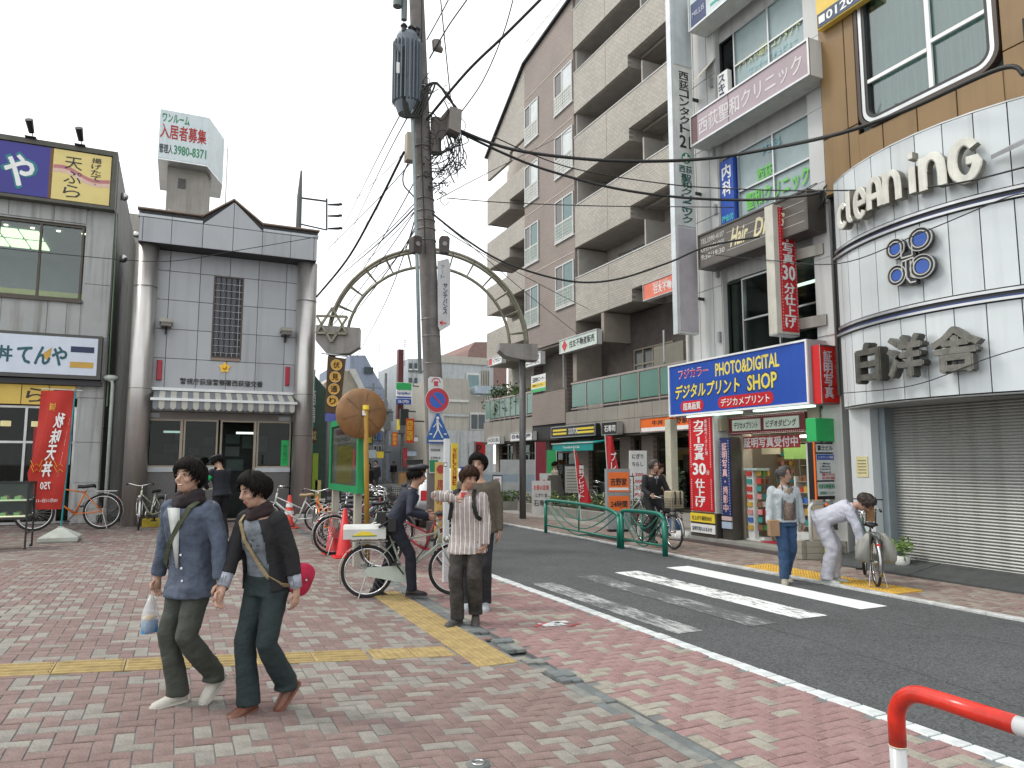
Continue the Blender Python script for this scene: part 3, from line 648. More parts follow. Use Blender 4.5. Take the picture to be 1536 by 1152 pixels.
for (x, z, w, h) in ((1.35,2.25,.42,.3),(1.35,1.85,.42,.3),(1.85,2.1,.3,.4),(.3,1.9,.3,.2),(-.4,1.95,.4,.26),(2.3,2.0,.3,.5),(.7,2.2,.3,.24),(-.1,2.35,.26,.2),(1.4,1.4,.5,.35)):
    MB().box(x,x+w,WY+2.57,WY+2.595,z,z+h).build('poster', mat('poster_%s' % 'abc'[rp_.randrange(3)], rp_.choice([(.3,.36,.34),(.35,.33,.28),(.22,.3,.28)]), .6), pb)
MB().box(-.3,.9,WY+1.2,WY+1.9,.72,.76).box(-.28,-.22,WY+1.2,WY+1.9,0,.72).box(.82,.88,WY+1.2,WY+1.9,0,.72).build('desk', mat('office_desk', (.2,.2,.19), .5), pb)
# ---- water tower block with rental advertisement behind
tw = thing('rooftop_tower_building', (-.2, 32, 0), 'grey rooftop tower with a white rental advertisement box behind the police box', 'building')
cw = mat('weathered_concrete', (.36,.34,.31), .85, var=.12, vs=.8, streak=.5, bump=.2, bs=20)
MB().box(-3.2, 1.8, 31.5, 40, 0, 11.5).build('wall', cw, tw)
MB().box(-.92,.55,32,34.0,11.5,14.0).prism([(.55,32,11.5),(.75,32.6,11.5),(.75,34,11.5),(.55,34,11.5)],(0,0,2.6)).build('tower_shaft', cw, tw)
MB().box(-.5,-.22,31.96,31.995,13.0,13.4).build('tower_vent', mat('vent_dark', (.1,.1,.1), .7), tw)
MB().prism([(-1.28,31.3,13.9),(.56,31.3,13.9),(1.25,33.2,13.9),(1.25,35,13.9),(-1.28,35,13.9)],(0,0,2.05)).build('sign_box', mat('pale_blue_sign', (.62,.7,.72), .5, var=.06, grime=.25), tw)
MB().prism([(-1.28,31.31,13.84),(.56,31.31,13.84),(1.25,33.2,13.84),(1.25,35,13.84),(-1.28,35,13.84)],(0,0,.055)).build('sign_box_rim', alu, tw)
text('ワンルーム', green, (-1.18,31.295,15.45), RF, UP, 1.0, .36, tw, bold=.04)
text('入居者募集', mat('deep_red_ink', (.42,.015,.015), .5), (-1.24,31.295,14.75), RF, UP, 1.72, .62, tw, bold=.03)
text('管理人', mat('dark_ink', (.03,.04,.05), .5), (-1.25,31.295,14.12), RF, UP, .5, .38, tw, bold=.03)
text('3980-8371', green, (-.7,31.295,14.14), RF, UP, 1.2, .38, tw, bold=.03)
lad = MB(); 
for yy in (33.3,33.75): lad.tube([(1.42,yy,11.6),(1.42,yy,15.9)],.02,5)
for k in range(14): lad.tube([(1.42,33.3,11.8+k*.3),(1.42,33.75,11.8+k*.3)],.012,5)
lad.tube([(1.25,33.5,15.6),(1.42,33.5,15.6)],.015,5).build('ladder', alu, tw)
MB().tube([(-.4,33,15.95),(-.4,33,16.6)],.01,5).build('lightning_rod', steel, tw)
mst = thing('antenna_mast', (3.2,24.2,8.4), 'thin tapered mast with three insulator arms rising behind the police box roof', 'mast')
q = on_y(448,335,24.2); q2 = on_y(452,256,24.2); a1 = on_y(510,307,24.2)
MB().tube([(q.x,24.2,q.z-1.5),(q.x,24.2,q.z+.9),(q2.x,24.2,q2.z)],[.1,.085,.03],8).build('mast_pole', mat('mast_grey', (.13,.14,.13), .6), mst)
s1 = on_y(452,297,24.2); s2 = on_y(490,302,24.2); s3 = on_y(490,345,24.2); s4 = on_y(450,336,24.2)
b = MB().bar(s1,s2,.05,.05).bar(s2+Vector((0,0,.1)),s3,.05,.05).bar(s4,s3,.04,.04); b.build('bracket', dark_metal, mst)
for py in (307,324,343):
    z = on_y(492,py,24.2); MB().tube([z,z+Vector((.38,0,.06))],[.03,.05],8).ell(z+Vector((.42,0,.08)),(.07,.05,.05),8,6).build('insulator', dark_metal, mst)
# ================================================================ BUILDINGS, RIGHT SIDE NEAR
def sign_x(name, x0, x1, yfar, ynear, z0, z1, parent, body, face, rim=alu, rw=.035, th=.012):
    """box sign whose face looks across the street (-X); returns the face at x0-th"""
    MB().box(x0, x1, ynear, yfar, z0, z1).build(name+'_box', body, parent)
    MB().box(x0-.006, x0, ynear+rw, yfar-rw, z0+rw, z1-rw).build(name+'_face', face, parent)
    m = MB(); m.box(x0-.03, x0, ynear, yfar, z0, z0+rw).box(x0-.03, x0, ynear, yfar, z1-rw, z1).box(x0-.03, x0, ynear, ynear+rw, z0+rw, z1-rw).box(x0-.03, x0, yfar-rw, yfar, z0+rw, z1-rw)
    m.build(name+'_rim', rim, parent); return x0-.006
def sign_y(name, x0, x1, yf, yb, z0, z1, parent, body, face, rw=.02, rim=alu):
    MB().box(x0, x1, yf, yb, z0, z1).build(name+'_box', body, parent)
    MB().box(x0+rw, x1-rw, yf-.005, yf, z0+rw, z1-rw).build(name+'_face', face, parent)
    m = MB(); m.box(x0, x1, yf-.012, yf, z0, z0+rw).box(x0, x1, yf-.012, yf, z1-rw, z1).box(x0, x0+rw, yf-.012, yf, z0+rw, z1-rw).box(x1-rw, x1, yf-.012, yf, z0+rw, z1-rw)
    m.build(name+'_rim', rim, parent); return yf-.005
# ---- white clinic building
wtile = mat('white_enamel_wall', (.56,.57,.56), .42, var=.07, vs=1, streak=.5)
cb = thing('clinic_building', (10.4, 10.8, 0), 'white narrow building with clinic windows above the blue photo shop', 'building')
CX = 10.4
mb = MB()
mb.box(CX, CX+.4, 11.78, 12.95, 0, 16); mb.box(CX, CX+.4, 8.9, 9.34, 0, 16)
for z0, z1 in ((3.0,3.82),(5.5,6.55),(8.22,9.4),(10.9,11.8)): mb.box(CX+.12, CX+.4, 9.34, 11.78, z0, z1)
mb.box(CX+.4, CX+8, 12.7, 12.95, 0, 16); mb.box(CX+.4, CX+8, 8.9, 9.1, 0, 16); mb.box(CX+.4, CX+6, 9.1, 12.7, 2.75, 3.0); mb.box(CX+3.2, CX+3.4, 9.1, 12.7, 3, 16)
for z in (5.75, 8.6, 11.4): mb.box(CX+.4, CX+3.2, 9.1, 12.7, z, z+.1)
mb.build('wall', wtile, cb)
for (ya, yb) in ((11.8,12.05),(12.07,12.5),(12.52,12.93)):
    for (za, zb) in ((3.85,5.4),(5.42,7.0),(7.02,8.6),(8.62,10.2),(10.22,12)): MB().box(CX-.022, CX, ya, yb, za, zb).build('wall_panel', wtile, cb)
for (za, zb) in ((3.9,5.3),(5.31,6.7),(6.71,8.1),(8.11,9.5),(9.51,11)): MB().box(CX-.022, CX, 8.93, 9.32, za, zb).build('wall_panel', wtile, cb)
dk = mat('dark_frame', (.04,.042,.045), .4, .5)
haze_g = mat('frosted_film', (.36,.46,.47), .25, var=.2, vs=.7)
def upper_window(z0, z1, film, side_dark=True):
    ya, yb = 9.36, 11.3
    w = frame_rect(cb, 'x', CX+.1, ya, yb, z0, z1, .035, alu, muls=(10.3,), hmul=(z0+(z1-z0)*.45,))
    if film: pane(w, 'x', CX+.12, ya+.03, yb-.03, z0+.03, z1-.03, haze_g, 'frosted_pane')
    else: pane(w, 'x', CX+.12, ya+.03, yb-.03, z0+.03, z1-.03, pane_dark)
    w2 = frame_rect(cb, 'x', CX+.14, 11.32, 11.77, z0-.1, z1, .03, dk); pane(w2, 'x', CX+.16, 11.35, 11.74, z0-.07, z1-.03, pane_dark)
upper_window(6.6, 8.2, True); upper_window(9.45, 10.9, True); upper_window(3.85, 5.45, False)
MB().box(CX+3.0, CX+3.2, 9.1, 12.7, 3, 5.7).build('inner_wall', mat('salon_wall', (.1,.12,.11), .8, var=.3), cb)
MB().box(CX+1.0, CX+1.06, 9.4, 10.9, 5.25, 5.3).build('tube_light', mat('lamp_tube', (.9,1,.9), .5, emit=(.85,1,.85), es=3), cb)
xw = CX+.095
lg = mat('film_green', (.16,.62,.1), .5); lb = mat('film_blue', (.3,.55,.62), .5); ly = mat('film_yellow', (.5,.58,.3), .5); lw = mat('film_white', (.7,.78,.78), .5)
text('西荻', lg, (xw,10.75,7.35), RX, UP, .42, .26, cb, bold=.04, shear=-.1); text('聖和クリニック', lg, (xw,11.1,6.85), RX, UP, 1.65, .36, cb, bold=.04)
text('内科', lb, (xw,10.6,7.85), RX, UP, .5, .22, cb, bold=.03)
text('アイスホ眼科コンタクト', ly, (xw,11.2,9.95), RX, UP, 1.7, .24, cb, bold=.03); text('ワンデーアキュビュー', lb, (xw,10.9,9.72), RX, UP, 1.3, .17, cb)
# sill sign in side windows
xs_ = CX+.0
bs_ = MB().box(CX-.02,CX+.1,11.33,11.72,6.5,8.1).build('blue_window_board', blue, cb)
text('内科', signwhite, (CX-.022,11.66,7.3), RX, UP, .26, .72, cb, vertical=True, bold=.05); text('PM8:00', mat('cyan_ink', (.1,.6,.7), .5), (CX-.022,11.7,6.75), RX, UP, .34, .14, cb); text('迄受付', mat('cyan_ink'), (CX-.022,11.7,6.55), RX, UP, .34, .14, cb)
MB().box(CX-.02,CX+.1,11.4,11.72,9.2,10.1).build('white_window_board', signwhite, cb); text('スキュー', navyink, (CX-.022,11.68,9.25), RX, UP, .2, .8, cb, vertical=True, bold=.03)
MB().prism([(CX-.0,11.76,10.55),(CX-.0,12.1,10.5),(CX-.45,12.05,10.0),(CX-.45,11.8,10.0)],(0,0,.03)).build('open_vent_window', mat('beige_frame2', (.5,.47,.4), .5), cb)
for z in (4.2,5.6,7.0,8.3,9.9): MB().box(CX-.08,CX-.02,11.84,11.9,z,z+.22).build('bracket_clip', cgrey, cb)
MB().tube([(CX-.06,8.88,2.8),(CX-.06,8.88,6.9),(CX-.06,8.9,12)],.03,8).build('downpipe', mat('dull_pipe', (.2,.2,.19), .5), cb, True)
MB().tube([(CX-.1,12.85,2.6),(CX-.1,12.85,4.6)],.05,8).build('drainpipe', mat('pale_pipe', (.42,.42,.4), .5, grime=.4), cb, True)
# signs of the clinic building: each its own thing
sg = thing('clinic_sign', (9.95, 10.4, 8.5), 'washed-out mauve clinic sign with white letters on the white building', 'sign')
xf = sign_x('sign', 9.9, 10.36, 12.06, 8.77, 8.5, 9.2, sg, offwhite, mat('mauve_panel', (.42,.34,.37), .35, var=.12, vs=.7), rw=.04)
MB().box(xf-.002,xf,11.84,12.02,8.54,9.16).build('dark_end_panel', mat('dull_maroon', (.16,.09,.09), .5), sg)
text('西荻聖和クリニック', mat('pale_mauve_letter', (.68,.64,.66), .4), (xf,11.8,8.66), RX, UP, 2.85, .36, sg, bold=.03); MB().box(xf-.003,xf,10.86,10.875,8.54,9.16).build('panel_joint', dk, sg)
sg = thing('salon_sign', (9.97, 10.7, 5.75), 'dark brown hair salon sign with cream script letters', 'sign')
xf = sign_x('sign', 9.95, 10.36, 11.98, 9.0, 5.75, 6.5, sg, mat('dark_bronze_box', (.09,.08,.07), .45), mat('brown_panel', (.13,.115,.10), .4, var=.1), rim=mat('bronze_rim', (.12,.11,.1), .4, .4))
cr = mat('cream_letter', (.8,.72,.45), .4)
text('Hair', cr, (xf,11.0,5.98), RX, UP, .45, .36, sg, bold=.05, shear=.25); text('Dress', cr, (xf,10.35,5.98), RX, UP, .75, .36, sg, bold=.05, shear=.25)
for i, s in enumerate(('TEL3390-4107','OPEN/CLOSE','9:30/19:30')): text(s, mat('pale_small', (.6,.6,.56), .5), (xf,11.9,6.27-i*.17), RX, UP, .72, .11, sg, bold=.02, shear=.12)
for z in (5.93,6.12,6.3): MB().box(xf-.003,xf,9.1,11.1,z,z+.008).build('thin_line', mat('pale_small'), sg)
sg = thing('eyeglass_sign', (9.95, 11.4, 11.2), 'white sign with navy square at the top of the white building', 'sign')
xf = sign_x('sign', 9.9, 10.36, 12.02, 8.8, 11.15, 12.1, sg, offwhite, mat('pale_sign_face', (.6,.68,.68), .4))
MB().box(xf-.004,xf,11.45,11.95,11.22,11.75).build('navy_panel', mat('navy_panel', (.04,.06,.16), .4), sg)
text('MILLIS', mat('silver_letter', (.5,.53,.6), .4), (xf-.005,11.9,11.42), RX, UP, .4, .12, sg, bold=.02); text('コンタクト', mat('teal_letter', (.05,.4,.32), .4), (xf,11.3,11.3), RX, UP, 1.8, .42, sg, bold=.05)
# tall vertical sign
sg = thing('vertical_sign', (10.35, 13.0, 4.5), 'tall white vertical sign with black and green clinic letters projecting from the wall', 'sign')
VS = 12.3/12.9; ZV = lambda z: 1.65+(z-1.65)*VS
XV = lambda x: x*VS
YV = 12.3
MB().box(XV(10.1),XV(10.66),YV,YV+.15,ZV(4.55),16).build('sign_box', offwhite, sg); MB().box(XV(10.1)-.04,XV(10.1)-.001,YV,YV+.15,ZV(4.53),16).build('sign_rim', mat('bright_alu', (.72,.76,.78), .35, .3), sg)
MB().box(XV(10.13),XV(10.64),YV-.015,YV-.001,ZV(7.05),ZV(10.9)).build('sign_face', mat('grey_white_face', (.64,.66,.64), .5, grime=.2), sg); MB().box(XV(10.13),XV(10.64),YV-.015,YV-.001,ZV(4.6),ZV(7.0)).build('blank_face', mat('mauve_grey_face', (.48,.45,.48), .5, grime=.3), sg); MB().box(XV(10.13),XV(10.64),YV-.015,YV-.001,ZV(10.95),16).build('top_face', mat('blue_grey_face', (.55,.6,.62), .5, grime=.3), sg)
YT = YV-.016
for z in (5.2,7.6,9.8,12): MB().box(XV(10.66),10.38,YV+.05,YV+.1,z,z+.06).build('bracket', dk, sg)
text('西荻コンタクト', ink, (XV(10.26),YT,ZV(9.28)), RF, UP, .26, 1.45, sg, vertical=True, bold=.03, gap=.08); text('21', ink, (XV(10.24),YT,ZV(8.93)), RF, UP, .3, .28, sg, bold=.04)
MB().cyl((XV(10.41),YT-.004,ZV(8.68)),(XV(10.41),YT,ZV(8.68)),.125,20).build('green_disc', green, sg); MB().box(XV(10.38),XV(10.44),YT-.008,YT-.005,ZV(8.58),ZV(8.78)).box(XV(10.31),XV(10.38)-.001,YT-.008,YT-.005,ZV(8.65),ZV(8.71)).box(XV(10.44)+.001,XV(10.51),YT-.008,YT-.005,ZV(8.65),ZV(8.71)).build('cross', signwhite, sg)
dg_ = mat('dark_green_letter', (.01,.10,.07), .4); text('西荻', dg_, (XV(10.2),YT,ZV(8.32)), RF, UP, .36, .17, sg, bold=.03); text('聖和クリニック', dg_, (XV(10.25),YT,ZV(7.12)), RF, UP, .28, 1.12, sg, vertical=True, bold=.03, gap=.04)
# red projecting sign
sg = thing('projecting_sign', (10.2, 9.65, 3.95), 'slim red projecting sign about colour photos on steel brackets', 'sign')
MB().box(9.72,10.26,9.62,9.82,3.98,6.38).build('sign_box', mat('ivory_panel', (.62,.6,.53), .4, grime=.3), sg)
MB().box(9.84,10.24,9.605,9.619,4.02,6.34).build('sign_face', signred, sg); MB().box(9.72,10.26,9.62,9.82,3.95,3.979).build('sign_base', alu, sg)
fr = MB()
for k in range(38):
    z = 4.06+k*.06; fr.box(9.86,9.872,9.598,9.603,z,z+.025); fr.box(10.21,10.222,9.598,9.603,z,z+.025)
fr.build('dot_row', mat('pink_dot', (.75,.5,.5), .5), sg)
text('カラー写真', signwhite, (9.91,9.604,5.28), RF, UP, .26, 1.0, sg, vertical=True, bold=.05, gap=.06); text('30', signwhite, (9.89,9.604,4.98), RF, UP, .3, .27, sg, bold=.06); text('分仕上げ', signwhite, (9.91,9.604,4.08), RF, UP, .26, .85, sg, vertical=True, bold=.05, gap=.06)
for z in (4.08,5.38): MB().box(10.26,10.45,9.62,9.78,z,z+.2).bar((10.3,9.7,z+.1),(10.42,9.1,z+.1),.16,.2).build('bracket', mat('dull_steel', (.32,.3,.27), .4, .7, grime=.5), sg)
# big blue photo shop sign
sg = thing('photo_shop_sign', (9.95, 11.1, 2.66), 'big blue photo shop sign box with yellow and red lettering', 'sign')
xf = sign_x('sign', 9.9, 10.36, 13.05, 9.12, 2.66, 3.8, sg, mat('sign_box_grey', (.42,.46,.47), .45), blue, rim=signwhite, rw=.035)
yl = mat('yellow_letter', (.86,.72,.12), .4)
text('フジカラー', mat('pink_outline', (.8,.55,.62), .4), (xf,12.7,3.46), RX, UP, .98, .2, sg, bold=.05); text('フジカラー', mat('crimson_letter', (.5,.01,.05), .4), (xf-.002,12.68,3.475), RX, UP, .95, .17, sg, bold=.01)
text('PHOTO&DIGITAL', yl, (xf,11.5,3.4), RX, UP, 1.72, .26, sg, bold=.05)
text('デジタルプリント', ink, (xf,12.86,3.01), RX, UP, 2.05, .33, sg, bold=.09, shear=.1); text('デジタルプリント', yl, (xf-.002,12.83,3.03), RX, UP, 2.0, .3, sg, bold=.05, shear=.1)
text('SHOP', ink, (xf,10.62,3.01), RX, UP, .78, .32, sg, bold=.08); text('SHOP', yl, (xf-.002,10.6,3.025), RX, UP, .75, .29, sg, bold=.05)
for (ya, yb, s) in ((12.65,11.9,'超高画質'),(11.45,9.95,'デジカメプリント')):
    p = []; 
    for k in range(20):
        a = 2*math.pi*k/20; sx = (ya-yb)/2-.11; p.append((xf-.002, (ya+yb)/2+(sx if math.cos(a) > 0 else -sx)+.11*math.cos(a), 2.85+.12*math.sin(a)))
    MB().prism(p, (-.003,0,0)).build('red_pill', signred, sg); text(s, signwhite, (xf-.006,ya-.09,2.77), RX, UP, ya-yb-.18, .16, sg, bold=.03)
MB().box(10.0,10.12,9.2,10.6,2.62,2.655).box(10.0,10.12,11.0,12.6,2.62,2.655).build('under_light', mat('under_tube', (.8,.9,.85), .4, emit=(.8,1,.9), es=1.2), sg)
sg = thing('id_photo_sign', (10.2, 8.97, 2.66), 'bright red vertical id photo sign beside the blue shop sign', 'sign')
yf = sign_y('sign', 9.97, 10.5, 8.93, 9.1, 2.66, 3.68, sg, red, mat('lit_red', (.78,.03,.02), .4))
text('証明写真', mat('lilac_white', (.75,.7,.78), .4), (10.05,yf,2.75), RF, UP, .2, .84, sg, vertical=True, bold=.05, gap=.06); text('すぐ出来ます', mat('pink_letter', (.8,.35,.35), .4), (10.32,yf,2.95), RF, UP, .09, .62, sg, vertical=True)
MB().box(9.98,10.49,yf-.004,yf-.001,2.95,2.96).build('joint', dk, sg)
# ---- shop front below
ps = thing('photo_shop', (10.5, 11, 0.12), 'photo shop under the blue sign with lit shelves and red canopy boards', 'shop')
maroon = mat('maroon_frame', (.16,.02,.025), .45)
mb = MB().box(9.98,10.36,11.7,12.52,.12,.62).build('sign_plinth', mat('bronze_plinth', (.11,.10,.09), .35, .5), ps)
MB().box(9.99,10.36,11.72,12.5,.62,2.62).build('corner_pillar', offwhite, ps)
p = MB().box(9.95,9.985,11.76,12.48,.65,2.6).build('red_sign_board', signred, ps)
fr = MB()
for k in range(42):
    z = .7+k*.045; 
    if not 1.3 < z < 1.55: fr.box(9.944,9.949,12.41,12.43,z,z+.02); fr.box(9.944,9.949,11.79,11.81,z,z+.02)
fr.build('dot_row', mat('white_dot', (.8,.7,.7), .5), ps)
text('カラー写真', signwhite, (9.949,12.3,1.7), RX, UP, .3, .85, ps, vertical=True, bold=.05, gap=.06); text('30', signwhite, (9.949,12.36,1.4), RX, UP, .4, .24, ps, bold=.06); text('分', signwhite, (9.949,11.94,1.4), RX, UP, .1, .1, ps); text('仕上げ', signwhite, (9.949,12.3,.72), RX, UP, .3, .6, ps, vertical=True, bold=.05, gap=.06); text('最高級ペーパー使用', mat('white_dot'), (9.949,11.96,1.8), RX, UP, .08, .75, ps, vertical=True)
for (z0, z1, c1, t) in ((.42,.6,yellow,'仕上がり最短30分'),(.2,.38,signwhite,'証明写真もおまかせ')):
    MB().box(9.955,9.975,11.74,12.5,z0,z1).build('small_board', c1, ps); text(t, ink if c1 is yellow else navyink, (9.954,12.44,z0+.04), RX, UP, .62, z1-z0-.09, ps, bold=.02)
MB().box(10.06,10.3,11.32,11.62,.12,2.16).build('blue_sign_plinth', mat('bronze_plinth'), ps)
MB().box(10.03,10.059,11.33,11.61,.6,2.14).build('navy_sign_board', mat('navy_board', (.02,.035,.14), .4), ps)
text('証明写真・撮影中', mat('pinkish_letter', (.8,.5,.48), .4), (10.029,11.54,.66), RX, UP, .14, 1.4, ps, vertical=True, bold=.04, gap=.1)
fr = MB()
for k in range(28): fr.box(10.022,10.027,11.58,11.595,.62+k*.054,.642+k*.054); fr.box(10.022,10.027,11.345,11.36,.62+k*.054,.642+k*.054)
fr.build('dot_row', mat('pale_blue_dot', (.5,.6,.75), .5), ps)
MB().box(10.028,10.058,11.33,11.61,.5,.58).build('small_board', mat('pink_board', (.6,.45,.45), .5), ps); MB().box(10.028,10.058,11.33,11.61,.34,.47).build('small_board', mat('pale_blue_board', (.4,.5,.62), .5), ps)
# header boards
hb = MB().box(10.3,10.38,9.62,11.6,2.22,2.58).build('header_board', maroon, ps)
fr = MB()
for k in range(40): fr.box(10.294,10.299,9.64+k*.049,9.662+k*.049,2.55,2.565); fr.box(10.294,10.299,9.64+k*.049,9.662+k*.049,2.235,2.25)
fr.build('dot_row', mat('pink_dot'), ps)
for (ya, yb, t) in ((11.5,10.72,'デジカメプリント'),(10.62,9.75,'ビデオダビング')):
    MB().box(10.28,10.299,yb,ya,2.29,2.51).build('white_board', mat('pale_green_white', (.6,.66,.58), .4), ps); text(t, ink, (10.279,ya-.06,2.33), RX, UP, ya-yb-.12, .13, ps, bold=.03)
MB().box(10.1,10.3,11.62,11.72,2.3,2.55).build('camera_box', mat('beige_box', (.3,.26,.18), .5), ps)
t_ = mat('clear_banner', (.35,.04,.04), .4); bn = MB().box(10.4,10.404,9.85,11.35,1.93,2.17).build('banner', t_, ps); text('証明写真受付中', mat('pale_letter', (.7,.66,.66), .4), (10.398,11.3,1.95), RX, UP, 1.4, .2, ps, bold=.04)
# shell and interior
MB().box(10.36,10.6,11.3,12.7,.12,2.72).box(10.36,10.6,9.35,9.62,.12,2.72).box(10.4,13.5,12.4,12.7,.12,2.72).box(10.6,13.5,9.12,9.3,.12,2.72).box(12.6,12.8,9.3,12.4,.12,2.72).build('shop_wall', mat('cream_wall', (.36,.31,.24), .7, var=.15), ps)
MB().box(10.4,12.6,9.3,12.4,2.6,2.66).build('ceiling', mat('shop_ceiling', (.5,.5,.46), .7), ps)
for k in range(6): MB().box(10.55,10.68,9.5+k*.3,9.72+k*.3,2.12,2.16).build('shop_light', mat('shop_tube', (1,1,.9), .4, emit=(1,.97,.85), es=7), ps)
for k in range(3): MB().box(11.2,12.0,9.7+k*.9,9.82+k*.9,2.56,2.59).build('shop_light', mat('shop_tube'), ps)
shf = mat('shelf_cream', (.42,.38,.28), .5)
rp = random.Random(8)
pcols = [mat('pack_%s' % n_, c_, .4) for n_, c_ in (('red',(.5,.05,.04)),('gold',(.5,.32,.06)),('green',(.08,.3,.1)),('blue',(.06,.14,.4)),('white',(.6,.6,.55)),('brown',(.2,.1,.05)),('pink',(.55,.25,.25)),('teal',(.05,.28,.25)))]
def shelf_unit(x0, x1, y0, y1, z0, z1, rows, par, dens=.8, back=shf):
    s = MB(); s.box(x1-.02, x1, y0, y1, z0, z1); s.box(x0, x1-.02, y0, y0+.02, z0, z1); s.box(x0, x1-.02, y1-.02, y1, z0, z1)
    h = (z1-z0)/rows
    for r_ in range(rows+1): s.box(x0, x1-.02, y0+.02, y1-.02, z0+r_*h-.008, z0+r_*h+.008)
    o = s.build('shelf_unit', shf, par)
    for r_ in range(rows):
        y = y0+.04
        while y < y1-.1:
            w = rp.uniform(.04,.1)
            if rp.random() < dens: MB().box(x0+.02, x0+.14, y, y+w-.008, z0+r_*h+.009, z0+r_*h+.009+rp.uniform(.45,.85)*h).build('package', rp.choice(pcols), o)
            y += w
shelf_unit(11.3, 11.6, 9.9, 10.75, .9, 2.05, 5, ps); shelf_unit(11.2, 11.5, 9.32, 9.86, .3, 2.0, 6, ps); shelf_unit(11.0, 11.4, 10.85, 11.28, .3, .95, 3, ps); shelf_unit(10.75, 11.1, 9.95, 10.9, .14, .72, 2, ps, .9)
MB().box(11.25,11.28,10.82,11.32,.95,2.0).build('peg_board', mat('pegboard', (.3,.2,.1), .6), ps)
for i in range(5):
    for j in range(4): MB().cyl((11.2,10.88+j*.11,1.1+i*.18),(11.24,10.88+j*.11,1.1+i*.18),.045,10).build('pendant', rp.choice([pcols[1],pcols[5],pcols[6],pcols[7]]), ps)
MB().box(10.9,10.92,10.15,10.75,1.72,2.0).build('green_poster', mat('light_green_paper', (.3,.55,.15), .5), ps); MB().box(10.9,10.92,10.85,11.35,1.82,1.95).build('price_strip', mat('pale_strip', (.5,.5,.35), .5), ps)
MB().box(10.62,10.65,10.72,11.12,.36,.56).build('red_notice', mat('dark_red_board', (.3,.01,.03), .5), ps); text('デジカメプリント', mat('pale_letter'), (10.618,11.1,.42), RX, UP, .36, .07, ps)
MB().box(10.65,11.0,10.6,11.2,.14,.7).build('counter', mat('counter_tan', (.3,.25,.17), .5), ps)
# revolving rack
rk = thing('postcard_rack', (10.45,11.08,.12), 'white revolving rack of small packs at the photo shop door', 'display rack')
MB().box(10.32,10.42,11.0,11.18,.16,1.5).box(10.42,10.6,10.86,11.2,.16,.2).box(10.3,10.62,10.84,11.22,.13,.16).build('rack_stand', offwhite, rk)
for i in range(8):
    for j in range(3): MB().box(10.38+.08*j,10.4+.08*j,10.86-.03*j,10.98-.03*j,.34+i*.15,.44+i*.15).build('hanging_pack', rp.choice(pcols), rk)
    MB().box(10.29,10.32,11.03,11.16,.34+i*.15,.43+i*.15).build('hanging_pack', rp.choice(pcols), rk)
MB().box(10.28,10.6,10.84,11.22,1.5,1.54).build('rack_top', mat('rack_top', (.4,.5,.48), .5), rk)
mtt = thing('door_mat', (10.5,10.5,.12), 'crimson door mat on the photo shop step', 'mat'); MB().cham(10.3,10.8,10.0,11.0,.121,.135,.006).build('mat_sheet', mat('crimson_mat', (.34,.01,.03), .9, bump=.4, bs=150), mtt)
# open glass display at the door's near side
dsp = thing('glass_showcase', (10.4,9.75,.12), 'narrow glass showcase at the near side of the photo shop door', 'showcase')
MB().box(10.33,10.6,9.62,9.66,.12,2.0).box(10.33,10.6,9.93,9.97,.12,1.4).box(10.33,10.6,9.66,9.93,.12,.4).build('showcase_frame', offwhite, dsp)
for i in range(5):
    MB().box(10.36,10.58,9.66,9.93,.5+i*.2,.51+i*.2).build('shelf', shf, dsp); MB().box(10.38,10.5,9.7,9.8,.512+i*.2,.62+i*.2).build('package', rp.choice(pcols), dsp); MB().box(10.38,10.48,9.82,9.9,.512+i*.2,.6+i*.2).build('package', rp.choice(pcols), dsp)
# directory boards between the two buildings
gbx = thing('green_box_sign', (10.25,9.15,2.0), 'blank bright green box sign above the building directory', 'sign'); MB().cham(9.97,10.52,9.08,9.3,2.02,2.42,.01).build('box', ltgreen, gbx)
text('OPEN', mat('faint_green_letter', (.06,.5,.18), .5), (10.08,9.078,2.15), RF, UP, .3, .1, gbx)
dr = thing('building_directory', (10.25,9.15,1.1), 'black framed building directory board with white panels by the photo shop', 'signboard')
MB().box(9.93,10.6,9.13,9.25,1.02,2.0).build('board', black, dr); MB().box(9.93,9.95,9.1,9.13,1.02,2.0).build('side_strip', orange, dr)
for (z0, z1, c1) in ((1.83,1.97,signwhite),(1.35,1.8,signwhite),(1.08,1.32,signwhite)): MB().box(9.99,10.42,9.118,9.129,z0,z1).build('white_panel', mat('dir_white', (.62,.66,.66), .4), dr)
text('富士ビル', ink, (10.02,9.116,1.86), RF, UP, .36, .09, dr, bold=.04); MB().box(10.0,10.41,9.114,9.117,1.7,1.79).build('blue_band', blue, dr); text('コンタクトレンズ西荻', signwhite, (10.02,9.113,1.72), RF, UP, .36, .05, dr)
for i, s in enumerate(('--- Master','-- Minolta','Optical','Seed')): text(s, ink, (10.05,9.116,1.62-i*.05), RF, UP, .26, .035, dr)
text('西荻コンタクト21', signred, (10.1,9.116,1.42), RF, UP, .3, .05, dr, bold=.03); text('03-3397-7882', signred, (10.1,9.116,1.365), RF, UP, .3, .04, dr, bold=.03); text('内科神経科', green, (10.01,9.116,1.2), RF, UP, .38, .09, dr, bold=.03); text('西荻聖和クリニック', green, (10.03,9.116,1.1), RF, UP, .34, .06, dr, bold=.02)
